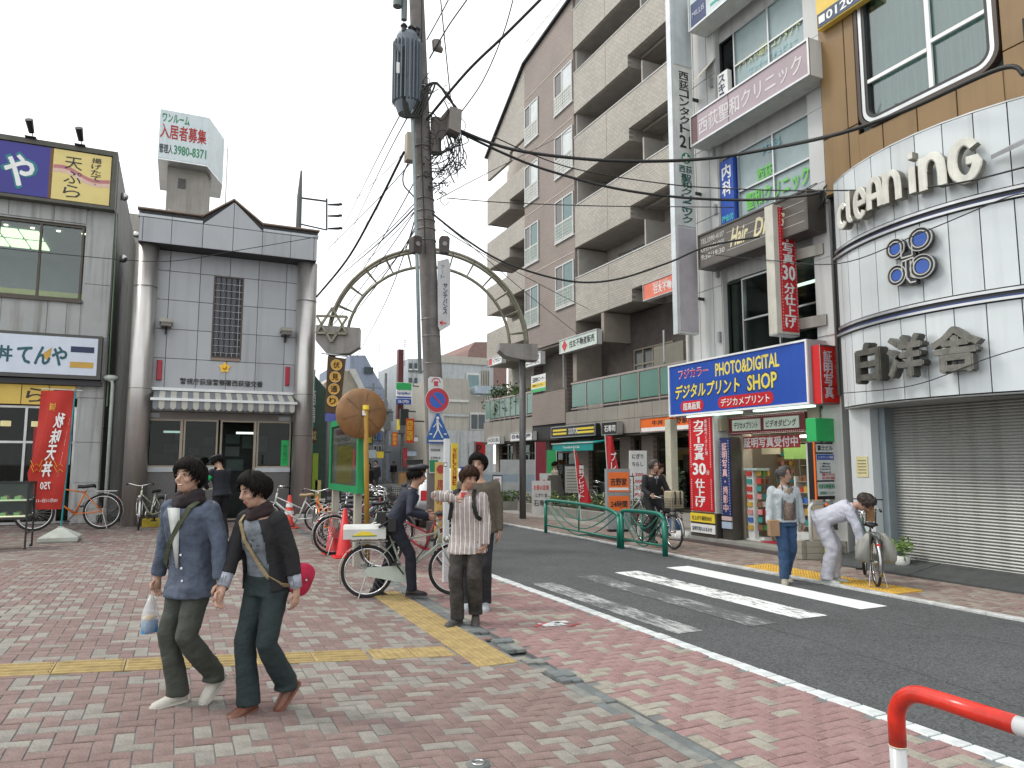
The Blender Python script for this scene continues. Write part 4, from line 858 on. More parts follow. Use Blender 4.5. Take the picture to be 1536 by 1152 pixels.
# planter wall with white rail
pw = thing('stair_wall', (10.4,9.2,0), 'curved concrete block step wall with white rail beside the shop', 'low wall')
for i in range(3):
    for j in range(4):
        a = .25+j*.42; 
        MB().box(-.19,.19,-.08,.08,0,.1).build('block', mat('block_tan', (.32,.3,.25), .85, bump=.3), pw); o = SC.collection.objects[-1]
        o.location = (10.45-.55*math.cos(a)-10.4, 9.32-.5*math.sin(a)*.6-9.2+.1, .01+i*.105); o.rotation_euler = (0,0,-a+.2 if j < 3 else -1.4)
MB().tube([(9.95,9.28,.1),(9.95,9.28,.88),(9.98,9.24,.95),(10.55,9.2,.95)],.03,8).build('handrail', offwhite, pw, True)
MB().box(10.0,10.16,9.0,9.04,.08,.62).build('yellow_board', mat('fluor_yellow', (.75,.8,.05), .5), pw); MB().box(10.16,10.5,9.1,9.14,.5,.9).build('dark_board', mat('dark_board', (.07,.06,.05), .5), pw)
for (px, py) in ((1240,757),(1234,767),(1244,762)):
    q = on_y(px, py, 8.99); MB().ell(q, .03, 6, 4).build('flower', mat('flower_orange', (.9,.15,.03), .5), pw)
# ---- cleaning shop building
kb_ = thing('laundry_building', (10.2, 6.6, 0), 'brown clad building with curved white front and large 3D laundry letters', 'building')
brown = mat('ochre_cladding', (.24,.145,.055), .45, var=.1, vs=.9, streak=.35)
CY0, CR = 6.7, 3.5
def cyl_p(a, z, off=0.): a = R(a); return Vector((13-(CR+off)*math.cos(a), CY0-(CR+off)*math.sin(a), z))
mb = MB(); mb.box(10.22,10.6,1.0,8.85,6.3,7.1); mb.box(10.22,10.6,1,5.7,6.3,16); mb.box(10.22,10.6,8.15,8.85,7.1,16); mb.box(10.22,10.6,5.7,8.15,9.9,16); mb.box(10.6,13.6,8.6,8.85,0,16); mb.box(10.6,13.6,1,1.2,0,16); mb.box(13.4,13.6,1.2,8.6,0,16)
mb.box(10.56,13.4,1.2,8.6,2.56,2.7)
mb.build('wall', mat('dark_backing', (.05,.045,.04), .8), kb_)
panels(kb_, 'x', 10.22, [2.2,3.4,4.5,5.12,5.75,6.42,7.05,7.65,8.3,8.83], [6.32,7.35,9.42,10.3,12.4], brown, .03, .016, holes=[(5.74,8.1,7.15,9.9)])
# curved fascia
wh = [mat('fascia_white', (.62,.66,.67), .3, .15, var=.05, vs=.6, grime=.2), mat('fascia_white_dull', (.60,.64,.65), .32, .15, var=.06, vs=.6, grime=.26)]
inner = MB(); A = [-33+3*i for i in range(32)]
vs = [cyl_p(a, z, -.05) for z in (2.6, 6.34) for a in A]; n_ = len(A)
inner.add(vs, [(i, i+1, n_+i+1, n_+i) for i in range(n_-1)]); inner.build('curved_backing', mat('dark_backing'), kb_)
jo = [-31,-28,-24,-18.5,-12,-5.5,1,7.5,14,20.5,27,33.5,40,46.5,53]
for (z0, z1) in ((2.56,3.74),(3.92,5.06),(5.24,6.38)):
    for i in range(len(jo)-1):
        mb = MB(); k = 7; aa = [jo[i]+.12+(jo[i+1]-jo[i]-.24)*q/k for q in range(k+1)]
        f = [cyl_p(a, z, 0) for z in (z0+.006, z1-.006) for a in aa]; bk = [cyl_p(a, z, -.05) for z in (z0+.006, z1-.006) for a in aa]
        m_ = k+1; mb.add(f+bk, [(q,q+1,m_+q+1,m_+q) for q in range(k)]+[(q,2*m_+q,2*m_+q+1,q+1) for q in range(k)]+[(m_+q,m_+q+1,3*m_+q+1,3*m_+q) for q in range(k)]+[(0,m_,3*m_,2*m_),(k,2*m_+k,3*m_+k,m_+k)])
        mb.build('fascia_panel', wh[i % 2], kb_)
for (z0, z1) in ((3.75,3.905),(5.07,5.225)):
    for (za, zb, off, m_) in ((z0,z0+.035,.05,alu),(z0+.036,z0+.07,.0,mat('navy_trim', (.02,.04,.16), .3)),(z0+.071,z1-.04,-.02,mat('dark_trim', (.03,.03,.035), .4)),(z1-.039,z1,.02,alu)):
        aa = [-31.5+2.6*q for q in range(34)]; mb = MB()
        f = [[cyl_p(a, za, off), cyl_p(a, zb, off), cyl_p(a, zb, -.05), cyl_p(a, za, -.05)] for a in aa]; mb.ring(f, caps=True); mb.build('ring_trim', m_, kb_)
mb = MB(); top = [cyl_p(a, 6.38, -.0) for a in jo]; mb.prism([(p.x,p.y,6.385) for p in top]+[(10.3,3.5,6.385),(10.3,8.6,6.385)][::1], (0,0,.02)).build('ledge', alu, kb_)
mb = MB(); mb.prism([(p.x,p.y,2.53) for p in [cyl_p(a, 0, -.02) for a in jo]]+[(10.52,3.6,2.53),(10.52,8.52,2.53)], (0,0,.02)).build('soffit', mat('grey_soffit', (.3,.31,.3), .6), kb_)
# letters on the curve
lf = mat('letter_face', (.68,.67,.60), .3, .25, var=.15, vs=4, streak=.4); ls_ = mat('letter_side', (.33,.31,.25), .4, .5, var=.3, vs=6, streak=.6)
def curved_text(s, a0, a1, z0, z1, off, depth, bold, par, face, side, name='letter'):
    p0 = cyl_p(a0, z0, off); p1 = cyl_p(a1, z0, off); r = (p1-p0); w = r.length; r.normalize(); nrm = r.cross(UP)
    v, f, x0, x1, y0, y1 = glyphs(s, .006); sx = w/(x1-x0); sy = (z1-z0)/(y1-y0)
    for q_, (du, dv) in enumerate(((0,0),(1,0),(-1,0),(0,1),(0,-1))): _ct(f, v, p0+r*(du*bold*sx*.55)+UP*(dv*bold*sy*.4), r, nrm, sx, sy, x0, y0, depth+.002*q_, par, face, side, name)
def _ct(f, v, p0, r, nrm, sx, sy, x0, y0, depth, par, face, side, name):
    P = [p0+r*((q[0]-x0)*sx)+UP*((q[1]-y0)*sy) for q in v]
    mb = MB(); mb.add([q+nrm*depth for q in P], f, 0)
    cnt = {}
    for a in f:
        for i in range(len(a)): cnt[(a[i], a[(i+1)%len(a)])] = 1
    sd_ = [(a, b) for (a, b) in cnt if (b, a) not in cnt]; k = len(P)
    mb.add(P+[q+nrm*depth for q in P], [(a, b, b+k, a+k) for a, b in sd_], 1)
    mb.build(name, [face, side], par)
def stroke(par, a0, a1, z0, z1, paths, w, off=.08, dep=.13):
    for P in paths:
        p2 = [(R(a0+(a1-a0)*u)*CR, z0+(z1-z0)*v) for u, v in P]; rr = []; n = len(p2)
        for i in range(n):
            ax = p2[min(i+1,n-1)][0]-p2[max(i-1,0)][0]; ay = p2[min(i+1,n-1)][1]-p2[max(i-1,0)][1]; l = math.hypot(ax, ay); nx, ny = -ay/l*w, ax/l*w
            def q(sx, o): return cyl_p(math.degrees((p2[i][0]+nx*sx)/CR), p2[i][1]+ny*sx, o)
            rr.append([q(-1,off),q(-1,off+dep),q(-.75,off+dep+.012),q(.75,off+dep+.012),q(1,off+dep),q(1,off)])
        mb = MB(); mb.ring(rr); mb.m = [1]*len(mb.m)
        for i in range(len(mb.f)):
            if i < (n-1)*6 and i % 6 in (1,2,3): mb.m[i] = 0
        mb.build('letter', [lf, ls_], par)
def arcp(cx, cy, rx, ry, d0, d1, n=14): return [(cx+rx*math.cos(R(d0+(d1-d0)*k/n)), cy+ry*math.sin(R(d0+(d1-d0)*k/n))) for k in range(n+1)]
LW = .052
stroke(kb_,-21.3,-17.6,5.38,5.78,[arcp(.5,.5,.42,.42,40,320)],LW); stroke(kb_,-17.4,-14.9,5.42,5.92,[[(.2,1),(.2,.5),(.2,.25)]+arcp(.6,.25,.4,.2,180,300,6)],LW)
stroke(kb_,-14.4,-10.6,5.38,5.88,[[(.1,.5),(.9,.5)]+arcp(.5,.5,.42,.42,0,320)[1:]],LW); stroke(kb_,-9.9,-5.8,5.45,5.93,[[(.1,0),(.1,.4),(.14,.65)]+arcp(.5,.62,.36,.3,160,20,8)+[(.9,.4),(.9,0)],[(.15,.38),(.85,.38)]],LW)
stroke(kb_,-5.0,-.9,5.44,5.93,[[(.1,0),(.1,.5),(.12,.95)],[(.12,.5)]+arcp(.5,.55,.38,.32,170,20,8)+[(.9,.4),(.9,0)]],LW); stroke(kb_,1.0,3.2,5.45,5.88,[[(.5,0),(.5,.9)]],LW); stroke(kb_,1.0,3.2,5.93,6.06,[[(.25,.5),(.75,.5)]],LW)
stroke(kb_,4.0,9.0,5.43,5.93,[[(.1,0),(.1,.5),(.12,.95)],[(.12,.5)]+arcp(.5,.55,.38,.36,170,20,8)+[(.9,.4),(.9,0)]],LW+.008); stroke(kb_,10.2,15.8,5.36,5.98,[arcp(.5,.5,.42,.42,40,350,18)+[(.9,.48),(.55,.48)]],LW+.01)
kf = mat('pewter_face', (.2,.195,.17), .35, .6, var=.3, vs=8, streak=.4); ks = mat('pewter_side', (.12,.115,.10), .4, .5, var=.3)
for (c, a0, a1) in (('白',-16.3,-8.3),('洋',-6.2,2.4),('舎',4.2,13.6)): curved_text(c, a0, a1, 2.86, 3.44, .1, .14, .07, kb_, kf, ks)
# knot-shaped logo: four looped discs joined like a propeller, with a tail
lgo = MB(); lb_ = mat('logo_blue', (.03,.10,.42), .35); ln = mat('logo_line', (.5,.5,.47), .3); lk = mat('logo_dark', (.02,.02,.025), .4)
def lp_(u, v, off): u *= .88; v *= .88; return cyl_p(-1+u*16.4/1.0, 4.55+v, off)       # u, v in metres
disc = [(-.2,.23,.11),(.23,.27,.13),(-.2,-.22,.11),(.24,-.18,.13)]
def disc_ring(b, u, v, r, w, off, off2, mi, n=22, a0=0., a1=2*math.pi):
    rr = []
    for k in range(n+1):
        a = a0+(a1-a0)*k/n; rr.append([lp_(u+(r-w)*math.cos(a), v+(r-w)*math.sin(a), off), lp_(u+(r+w)*math.cos(a), v+(r+w)*math.sin(a), off), lp_(u+(r+w)*math.cos(a), v+(r+w)*math.sin(a), off2), lp_(u+(r-w)*math.cos(a), v+(r-w)*math.sin(a), off2)])
    b.ring(rr, mi)
def blob(b, pts, off, off2, mi):
    n = len(pts); b.add([lp_(u, v, off) for u, v in pts]+[lp_(u, v, off2) for u, v in pts], [tuple(range(n)), tuple(range(n, 2*n))[::-1]]+[(i, (i+1)%n, n+(i+1)%n, n+i) for i in range(n)], mi)
for u, v, r in disc: blob(lgo, [(u+(r+.065)*math.cos(2*math.pi*k/22), v+(r+.065)*math.sin(2*math.pi*k/22)) for k in range(22)], .06, .13, 2)
blob(lgo, [(-.12,-.25),(.14,-.25),(.14,.3),(.06,.3),(.06,.12),(-.08,.12),(-.08,.3),(-.12,.3)], .06, .129, 2); blob(lgo, [(-.06,-.25),(-.06,-.36),(.0,-.44),(.14,-.44),(.14,-.36),(.04,-.33),(.04,-.25)], .06, .128, 2)
for u, v, r in disc: blob(lgo, [(u+(r-.02)*math.cos(2*math.pi*k/22), v+(r-.02)*math.sin(2*math.pi*k/22)) for k in range(22)], .131, .136, 0); disc_ring(lgo, u, v, r+.005, .009, .131, .15, 1); disc_ring(lgo, u, v, r+.06, .007, .131, .15, 1)
for (p_, q_) in (((-.09,.26),(-.09,.04)),((-.09,.04),(.1,.04)),((.1,.04),(.1,.24)),((-.09,-.02),(-.09,-.2)),((-.02,-.02),(-.02,-.3)),((.06,-.04),(.06,-.3)),((-.02,-.3),(.04,-.4)),((.04,-.4),(.13,-.4)),((.06,-.3),(.13,-.34)),((.11,.0),(.11,-.16)),((-.09,-.02),(.11,0.0))):
    lgo.bar(lp_(p_[0],p_[1],.14), lp_(q_[0],q_[1],.14), .014, .02, mi=1)
lgo.build('emblem', [lb_, ln, lk], kb_)
# rounded window, curtains, rail
def rrect(y0, y1, z0, z1, r, n=6):
    P = []
    for (cy, cz, a0) in ((y1-r,z0+r,-90),(y1-r,z1-r,0),(y0+r,z1-r,90),(y0+r,z0+r,180)):
        for k in range(n+1): a = R(a0+90*k/n); P.append((cy+r*math.cos(a), cz+r*math.sin(a)))
    return P
WY0, WY1, WZ0, WZ1 = 5.76, 8.06, 7.17, 9.9
for (g_, m_, xo) in ((0.,mat('brown_surround', (.06,.04,.03), .4),.03),(.07,alu,.015),(.12,mat('dark_seal', (.03,.03,.03), .5),.005)):
    a_ = rrect(WY0+g_,WY1-g_,WZ0+g_,WZ1-g_,.3-g_*.6); b_ = rrect(WY0+g_+.06,WY1-g_-.06,WZ0+g_+.06,WZ1-g_-.06,.25-g_*.6)
    rr = [[Vector((10.19-xo,p[0],p[1])),Vector((10.19-xo,q[0],q[1])),Vector((10.3,q[0],q[1])),Vector((10.3,p[0],p[1]))] for p, q in zip(a_, b_)]; rr.append(rr[0]); MB().ring(rr, caps=False).build('window_frame', m_, kb_)
MB().box(10.2,10.24,6.76,6.83,7.3,9.78).box(10.19,10.23,5.9,6.76,8.05,8.11).box(10.19,10.23,6.83,7.9,7.95,8.01).build('window_mullion', signwhite, kb_)
pane(kb_, 'x', 10.26, WY0+.1, WY1-.1, WZ0+.1, WZ1-.1, glass('tinted_glass', (.6,.72,.7), .16))
cu = MB(); nn = 120; x_ = [10.42+.045*math.sin(k*1.25+.8*math.sin(k*.31)) for k in range(nn+1)]
ysx = [5.5+2.9*k/nn for k in range(nn+1)]
cu.add([(x_[k], ysx[k], 7.1) for k in range(nn+1)]+[(x_[k]*.5+10.42*.5, ysx[k], 10) for k in range(nn+1)], [(k, k+1, nn+2+k, nn+1+k) for k in range(nn)]); cu.build('curtain', mat('net_curtain', (.42,.52,.50), .8, var=.1), kb_, True)
for k in range(14):
    y = 5.95+k*.148
    if abs(y-6.8) > .06: MB().tube([(10.33,y,7.2),(10.33,y,8.0)],.009,5).build('baluster', offwhite, kb_)
MB().tube([(10.18,5.38,7.1),(10.1,5.38,7.1),(10.1,5.38,7.6),(10.18,5.38,7.6)],.03,6).build('bracket', rubber, kb_)
MB().box(10.05,10.18,7.66,8.72,9.34,10.6).build('yellow_poster', mat('amber_poster', (.78,.55,.1), .4), kb_)
MB().box(10.04,10.049,7.66,8.7,9.36,9.62).build('navy_band', mat('slate_band', (.05,.08,.14), .4), kb_); text('0120-0', signwhite, (10.039,8.5,9.41), RX, UP, .8, .16, kb_, bold=.04); MB().box(10.03,10.039,8.53,8.66,9.42,9.56).build('phone_mark', signwhite, kb_)
# pointed grey canopy corner
MB().prism([(9.2,4.6,5.55),(9.55,5.62,5.62),(9.7,4.2,5.9)],(0,0,.06)).build('canopy_blade', cgrey, kb_)
# pillar and shutter
for (z0, z1) in ((0.02,1.05),(1.07,2.53)):
    MB().box(10.12,10.5,8.12,8.52,z0,z1).build('pillar_panel', wh[0], kb_); 
MB().box(10.3,10.56,8.0,8.11,0,2.53).build('shutter_guide', mat('blue_grey_guide', (.3,.35,.38), .4, .4), kb_)
MB().box(10.108,10.119,8.2,8.42,1.42,1.75).build('paper_notice', mat('cream_paper', (.6,.55,.3), .7), kb_)
for i in range(5): MB().box(10.103,10.107,8.23,8.39,1.48+i*.05,1.492+i*.05).build('notice_line', mat('faint_ink', (.2,.17,.12), .7), kb_)
shm = mat('shutter_steel', (.42,.43,.41), .42, .35, var=.14, vs=1.5, streak=.5)
slat = MB(); y0, y1 = 3.3, 8.0
prof = [(0,0),(-.012,.006),(-.02,.02),(-.012,.036),(0,.042),(.006,.045)]
slat.ring([[Vector((10.5+a,y,b)) for a, b in prof]+[Vector((10.52,y,.045)),Vector((10.52,y,0))] for y in (y0, y1)]); sme = slat.mesh('shutter_slat', shm)
sh = thing('roller_shutter', (10.5, 5.6, .02), 'closed grey roller shutter with fine horizontal slats under the curved white front', 'roller shutter')
for k in range(55):
    o = put(sme, 'shutter_slat', sh); o.location.z = .01+k*.0455+rp.uniform(-.0008,.0008); o.location.x += rp.uniform(-.002,.002)
MB().box(10.47,10.53,3.3,8.0,-.0,.03).build('bottom_bar', mat('dark_bar', (.12,.12,.11), .5), sh)
# ================================================================ APARTMENT BLOCK
AX = 14.4
def brickmat(name, c1, c2, mortar, sx, sy, plane='x'):
    m = bpy.data.materials.new(name); m.use_nodes = True; nt = m.node_tree; b = nt.nodes['Principled BSDF']; N = nt.nodes.new; L = nt.links.new
    tc = N('ShaderNodeTexCoord'); sp = N('ShaderNodeSeparateXYZ'); cb_ = N('ShaderNodeCombineXYZ'); L(tc.outputs['Object'], sp.inputs[0])
    L(sp.outputs['Y'], cb_.inputs['X']); L(sp.outputs['Z'], cb_.inputs['Y'])
    br = N('ShaderNodeTexBrick'); br.inputs['Scale'].default_value = 1; br.inputs['Brick Width'].default_value = sx; br.inputs['Row Height'].default_value = sy; br.inputs['Mortar Size'].default_value = .008
    br.inputs['Color1'].default_value = (*c1,1); br.inputs['Color2'].default_value = (*c2,1); br.inputs['Mortar'].default_value = (*mortar,1)
    L(cb_.outputs[0], br.inputs['Vector']); n1 = N('ShaderNodeTexNoise'); n1.inputs['Scale'].default_value = .6; n1.inputs['Detail'].default_value = 6
    L(tc.outputs['Object'], n1.inputs['Vector']); mx = N('ShaderNodeMix'); mx.data_type = 'RGBA'; mx.blend_type = 'MULTIPLY'; mx.inputs['Factor'].default_value = .35
    L(br.outputs['Color'], mx.inputs['A']); L(n1.outputs['Fac'], mx.inputs['B']); L(mx.outputs['Result'], b.inputs['Base Color']); b.inputs['Roughness'].default_value = .7
    bp = N('ShaderNodeBump'); bp.inputs['Strength'].default_value = .5; bp.inputs['Distance'].default_value = .02; L(br.outputs['Fac'], bp.inputs['Height']); bp.invert = True; L(bp.outputs[0], b.inputs['Normal'])
    MATS[name] = m; return m
cream_t = brickmat('cream_tile', (.56,.52,.455), (.47,.435,.385), (.3,.28,.25), .2, .09)
brown_t = brickmat('pinkbrown_tile', (.37,.31,.275), (.335,.28,.248), (.25,.215,.195), .2, .09)
beige_s = mat('beige_stone', (.30,.275,.24), .6, var=.08, vs=1, grime=.3)
soff = mat('soffit_grey', (.38,.345,.315), .8, var=.15); shade_w = mat('recess_wall', (.52,.48,.43), .8, var=.15)
ap = thing('apartment_building', (AX, 25, 0), 'tall beige and brown tiled apartment block with deep balconies over small shops', 'building')
mb = MB(); mb.box(AX+1.5, AX+12, 12, 34.9, 2.7, 21.2); mb.build('core_wall', shade_w, ap)
MB().prism([(AX,25.02,6.72),(AX,29.72,6.72),(AX,29.72,20.8),(AX,25.02,21.4)],(1.5,0,0)).build('brown_wall', brown_t, ap)
for k in range(1, 6): MB().box(AX-.012, AX-.001, 25.06, 29.68, 7.35+2.9*k-.0, 7.4+2.9*k).build('string_course', mat('pale_joint', (.5,.42,.36), .7), ap)
rail_w = mat('lattice_white', (.66,.68,.64), .5)
for k, (y0, y1, zb, n) in enumerate(((25.06,26.64,8.17,5),(28.24,29.64,7.85,5))):
    for i in range(n):
        z0 = zb+(2.88 if k == 0 else 2.95)*i; z1 = z0+1.8
        if z1 > 20.9: continue
        MB().box(AX-.02,AX-.001,y0,y1,z0,z1).build('window_recess', dk, ap)
        w = frame_rect(ap, 'x', AX-.03, y0, y1, z0, z1, .06, offwhite, d=.03, hmul=(z0+.74,), muls=((y0+y1)/2+.1,))
        pane(w, 'x', AX-.028, (y0+y1)/2+.13, y1-.06, z0+.77, z1-.06, mat('dull_pane', (.13,.12,.11), .15)); pane(w, 'x', AX-.03, y0+.06, (y0+y1)/2+.07, z0+.77, z1-.06, mat('pale_blind', (.62,.66,.66), .25) if i > 1 else mat('teal_pane', (.12,.2,.2), .12))
        MB().box(AX-.05,AX-.035,y0+.03,y1-.03,z0+.03,z0+.72).build('lattice_panel', mat('teal_lattice', (.36,.46,.42), .5) if i < 2 else rail_w, w)
        lt = MB()
        for q in range(9): lt.box(AX-.06,AX-.052,y0+.06+q*(y1-y0-.14)/8,y0+.08+q*(y1-y0-.14)/8,z0+.04,z0+.7)
        for q in range(5): lt.box(AX-.066,AX-.061,y0+.04,y1-.04,z0+.08+q*.14,z0+.1+q*.14)
        lt.build('lattice', mat('lattice_line', (.45,.45,.42), .5), w)
        MB().box(AX-.07,AX-.0,y0-.04,y1+.04,z0-.09,z0-.02).build('window_sill', offwhite, w)
# right hand balconies
PB = [7.35,10.4,13.33,16.15,19.0]
gal = mat('drain_tube', (.3,.27,.23), .5)
for i, b in enumerate(PB):
    MB().prism([(AX,25.0,b),(AX,21.0,b),(AX,21.0,b+.45),(AX,13.0,b+.45),(AX,13.0,b+1.75),(AX,25.0,b+1.75)],(.16,0,0)).build('balcony_parapet', cream_t, ap)
    MB().box(AX-.02,AX+.18,13.0,25.0,b+1.751,b+1.79).build('parapet_cap', offwhite, ap)
    MB().box(AX+.16,AX+1.5,13,25,b+.46,b+.62).box(AX+.16,AX+1.5,21,25,b+.02,b+.45).build('balcony_floor', soff, ap)
    
    for pt in ((AX+.1,AX+1.5,24.9,24.99,b+1.76,b+3.0),(AX+.3,AX+1.49,20.5,20.58,b+1.0,b+2.9),(AX+.3,AX+1.49,17.4,17.48,b+1.0,b+2.9)): MB().box(*pt).build('partition', mat('partition_grey', (.42,.40,.37), .6), ap)
    for yy in (16.0,19.0,23.0): w = frame_rect(ap, 'x', AX+1.46, yy-1.0, yy+1.0, b+.7, b+2.7, .06, alu, muls=(yy,)); pane(w, 'x', AX+1.47, yy-.94, yy+.94, b+.76, b+2.64, mat('curtained_pane', (.3,.29,.27), .15))
    MB().box(AX-.006,AX-.001,22.5,22.52,b+.02,b+1.74).build('joint', mat('tile_joint', (.28,.25,.22), .8), ap)
    MB().tube([(AX+.5,20.8,b+.35),(AX+.5,18.5,b+.35),(AX+.5,18.4,b+.42)],.06,8).build('drain_tube', gal, ap, True)
# left hand balconies
LB = [6.9,9.3,11.75,14.2,16.66]
for i, b in enumerate(LB):
    hh = 1.55
    if i < 4: pl = [(AX,34.3,b),(AX,31.45,b),(AX,31.45,b+.45),(AX,29.73,b+.45),(AX,29.73,b+hh),(AX,34.3,b+hh-.1)]
    else: pl = [(AX,34.3,b),(AX,31.45,b),(AX,31.45,b+.45),(AX,29.73,b+.5),(AX,29.73,20.75),(AX,33.35,18.5),(AX,34.3,17.96)]
    MB().prism(pl,(.16,0,0)).build('balcony_parapet', cream_t, ap)
    if i < 4: MB().box(AX+.16,AX+1.5,29.73,34.3,b+.46,b+.62).box(AX+.16,AX+1.5,31.45,34.3,b+.02,b+.45).box(AX+.16,AX+1.5,34.14,34.3,b+.02,b+1.4).build('balcony_floor', soff, ap)
    if i < 4: frame_rect(ap, 'x', AX+1.46, 30.2, 32.2, b+.7, b+2.3, .06, alu, muls=(31.2,))
MB().bar((AX,34.4,17.95),(AX,29.7,20.85),.3,.1).bar((AX,29.7,20.85),(AX,25,21.4),.3,.1).bar((AX,25,21.4),(AX,13,21.4),.3,.1).build('roof_edge', dark_metal, ap)
MB().prism([(AX+1.42,34.9,6.9),(AX+1.42,34.9,17.6),(AX+1.42,33.3,18.4),(AX+1.42,29.7,20.7),(AX+1.42,29.7,6.9)],(.06,0,0)).build('end_wall', shade_w, ap)
# second floor terrace
MB().box(AX,AX+1.6,13.6,34.6,2.66,3.72).build('terrace_core', jm, ap)
panels(ap, 'x', AX, [13.6+1.05*k for k in range(12)]+[25.85], [2.68,3.2,3.7], beige_s, .03, .012); panels(ap, 'x', AX, [28.92+1.14*k for k in range(6)], [2.68,3.7], beige_s, .03, .012)
panels(ap, 'x', AX-.0, [25.86,28.9], [3.28,4.66], brown_t, .06, .0); MB().box(AX,AX+.1,25.86,28.9,3.72,4.64).build('panel_back', brown_t, ap)
railm = mat('rail_pinkgrey', (.42,.36,.33), .4, .4); tg = mat('green_frosted_glass', (.13,.26,.22), .2, var=.1, vs=.8)
for (a, b) in ((13.6,25.45),(28.95,34.55)):
    MB().box(AX+.0,AX+.06,a,b,4.8,4.87).box(AX+.01,AX+.05,a,b,3.78,3.83).build('handrail', railm, ap)
    n = round((b-a)/(1.15 if a < 20 else .62))
    for k in range(n):
        y0 = a+(b-a)*k/n; y1 = a+(b-a)*(k+1)/n
        MB().box(AX+.02,AX+.035,y0+.06,y1-.06,3.88,4.78).build('rail_glass', tg, ap); MB().box(AX,AX+.06,y0-.025,y0+.025,3.72,4.8).build('rail_post', railm, ap)
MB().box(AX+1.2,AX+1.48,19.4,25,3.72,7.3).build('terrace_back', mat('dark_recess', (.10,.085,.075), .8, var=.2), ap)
MB().box(AX+.02,AX+1.5,25.0,25.3,4.9,7.3).build('hanging_beam', mat('beige_beam', (.33,.29,.25), .7), ap); MB().box(AX+.02,AX+1.5,22.9,23.1,6.2,7.32).build('hanging_beam', mat('beige_beam', (.33,.29,.25), .7), ap)
MB().box(AX+.1,AX+1.5,25.3,34.5,6.62,6.7).build('terrace_soffit', soff, ap)
w = frame_rect(ap, 'x', AX+1.15, 20.2, 22.6, 4.8, 5.9, .06, mat('beige_frame'), muls=(20.8,21.4,22.0), hmul=(5.3,)); pane(w, 'x', AX+1.17, 20.26, 22.54, 4.86, 5.84, mat('dim_office_glass', (.07,.08,.07), .1))
MB().box(AX+.3,AX+.36,18.6,20.2,4.6,5.6).build('screen_panel', mat('olive_panel', (.2,.19,.15), .6), ap)
for (yy, za, zb) in ((26.6,4.8,6.2),(19.6,5.0,6.1)): MB().tube([(AX+.3,yy,za),(AX+.3,yy,zb)],.04,8).build('steel_post', alu, ap)
MB().box(AX+1.0,AX+1.49,27.6,28.8,3.8,6.6).build('brown_pier', brown_t, ap); MB().box(AX+1.0,AX+1.49,30.8,31.3,3.8,6.6).build('brown_pier', brown_t, ap)
# ground floor: piers, glazing, dark shops
GX = 15.3
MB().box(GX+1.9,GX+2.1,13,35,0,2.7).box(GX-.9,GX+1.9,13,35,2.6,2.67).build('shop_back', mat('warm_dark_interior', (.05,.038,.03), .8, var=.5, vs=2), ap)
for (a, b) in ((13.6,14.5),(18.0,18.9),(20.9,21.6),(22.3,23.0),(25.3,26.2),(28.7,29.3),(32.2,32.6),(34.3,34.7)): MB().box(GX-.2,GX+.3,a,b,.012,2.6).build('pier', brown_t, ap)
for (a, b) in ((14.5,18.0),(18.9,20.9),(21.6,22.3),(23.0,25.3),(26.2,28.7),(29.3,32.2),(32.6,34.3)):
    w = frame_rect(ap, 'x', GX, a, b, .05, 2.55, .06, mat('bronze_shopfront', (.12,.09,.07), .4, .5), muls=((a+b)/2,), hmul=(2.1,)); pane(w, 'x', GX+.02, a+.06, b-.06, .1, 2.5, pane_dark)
rp = random.Random(4)
for k in range(26):
    y = 14.2+k*.78; z = rp.uniform(.5,1.9); MB().box(GX+.5,GX+1.2,y,y+rp.uniform(.2,.6),z,z+rp.uniform(.2,.6)).build('shop_fitting', mat('fitting_%s' % 'abcd'[k%4], [(.3,.2,.1),(.35,.3,.22),(.12,.14,.12),(.4,.36,.3)][k%4], .6), ap)
for y in (16.2,19.8,24.2,27.4): MB().box(GX+.6,GX+1.5,y-.3,y+.3,2.54,2.58).build('shop_light', mat('warm_tube', (1,.9,.7), .4, emit=(1,.85,.55), es=3), ap)
# signs on the apartment
def wall_sign(name, label, y1, y0, z0, z1, face, t=None, tm=None, x=AX-.25, body=None, tb=.03, **k):
    s = thing(name, (x, (y0+y1)/2, z0), label, 'sign'); xf = sign_x('sign', x, x+.2, y1, y0, z0, z1, s, body or offwhite, face, rw=.03)
    if t: text(t, tm, (xf, y1-(y1-y0)*k.get('l',.08), z0+(z1-z0)*k.get('b',.25)), RX, UP, (y1-y0)*k.get('w',.84), (z1-z0)*k.get('h',.5), s, bold=tb)
    return s, xf
pgw = mat('pale_green_white2', (.6,.7,.63), .4)
s, xf = wall_sign('property_sign', 'pale green estate agent sign with a red diamond mark under the brown wall', 25.9, 22.95, 6.1, 6.68, pgw, '住友不動産販売', ink, l=.27, w=.66)
MB().prism([(xf-.002,25.55-.28,6.39),(xf-.002,25.55-.05,6.63),(xf-.002,25.55+.16,6.39),(xf-.002,25.55-.05,6.15)],(-.004,0,0)).build('red_diamond', signred, s)
s, xf = wall_sign('property_sign', 'white estate agent sign left of the pale green one, over the terrace', 29.7, 27.6, 5.93, 6.48, signwhite, '三井不動産販売', ink, b=.42, h=.42); text('0120-321-876', ink, (xf,29.4,6.0), RX, UP, 1.6, .1, s)
s, xf = wall_sign('property_sign', 'coral estate agent sign under the lowest balcony, by the tall white sign', 19.95, 18.0, 7.1, 7.7, mat('coral_face', (.8,.2,.12), .4), '住友不動産', signwhite, b=.2, l=.3, w=.62); text('お住まいの', signwhite, (xf,19.4,7.5), RX, UP, .8, .12, s)
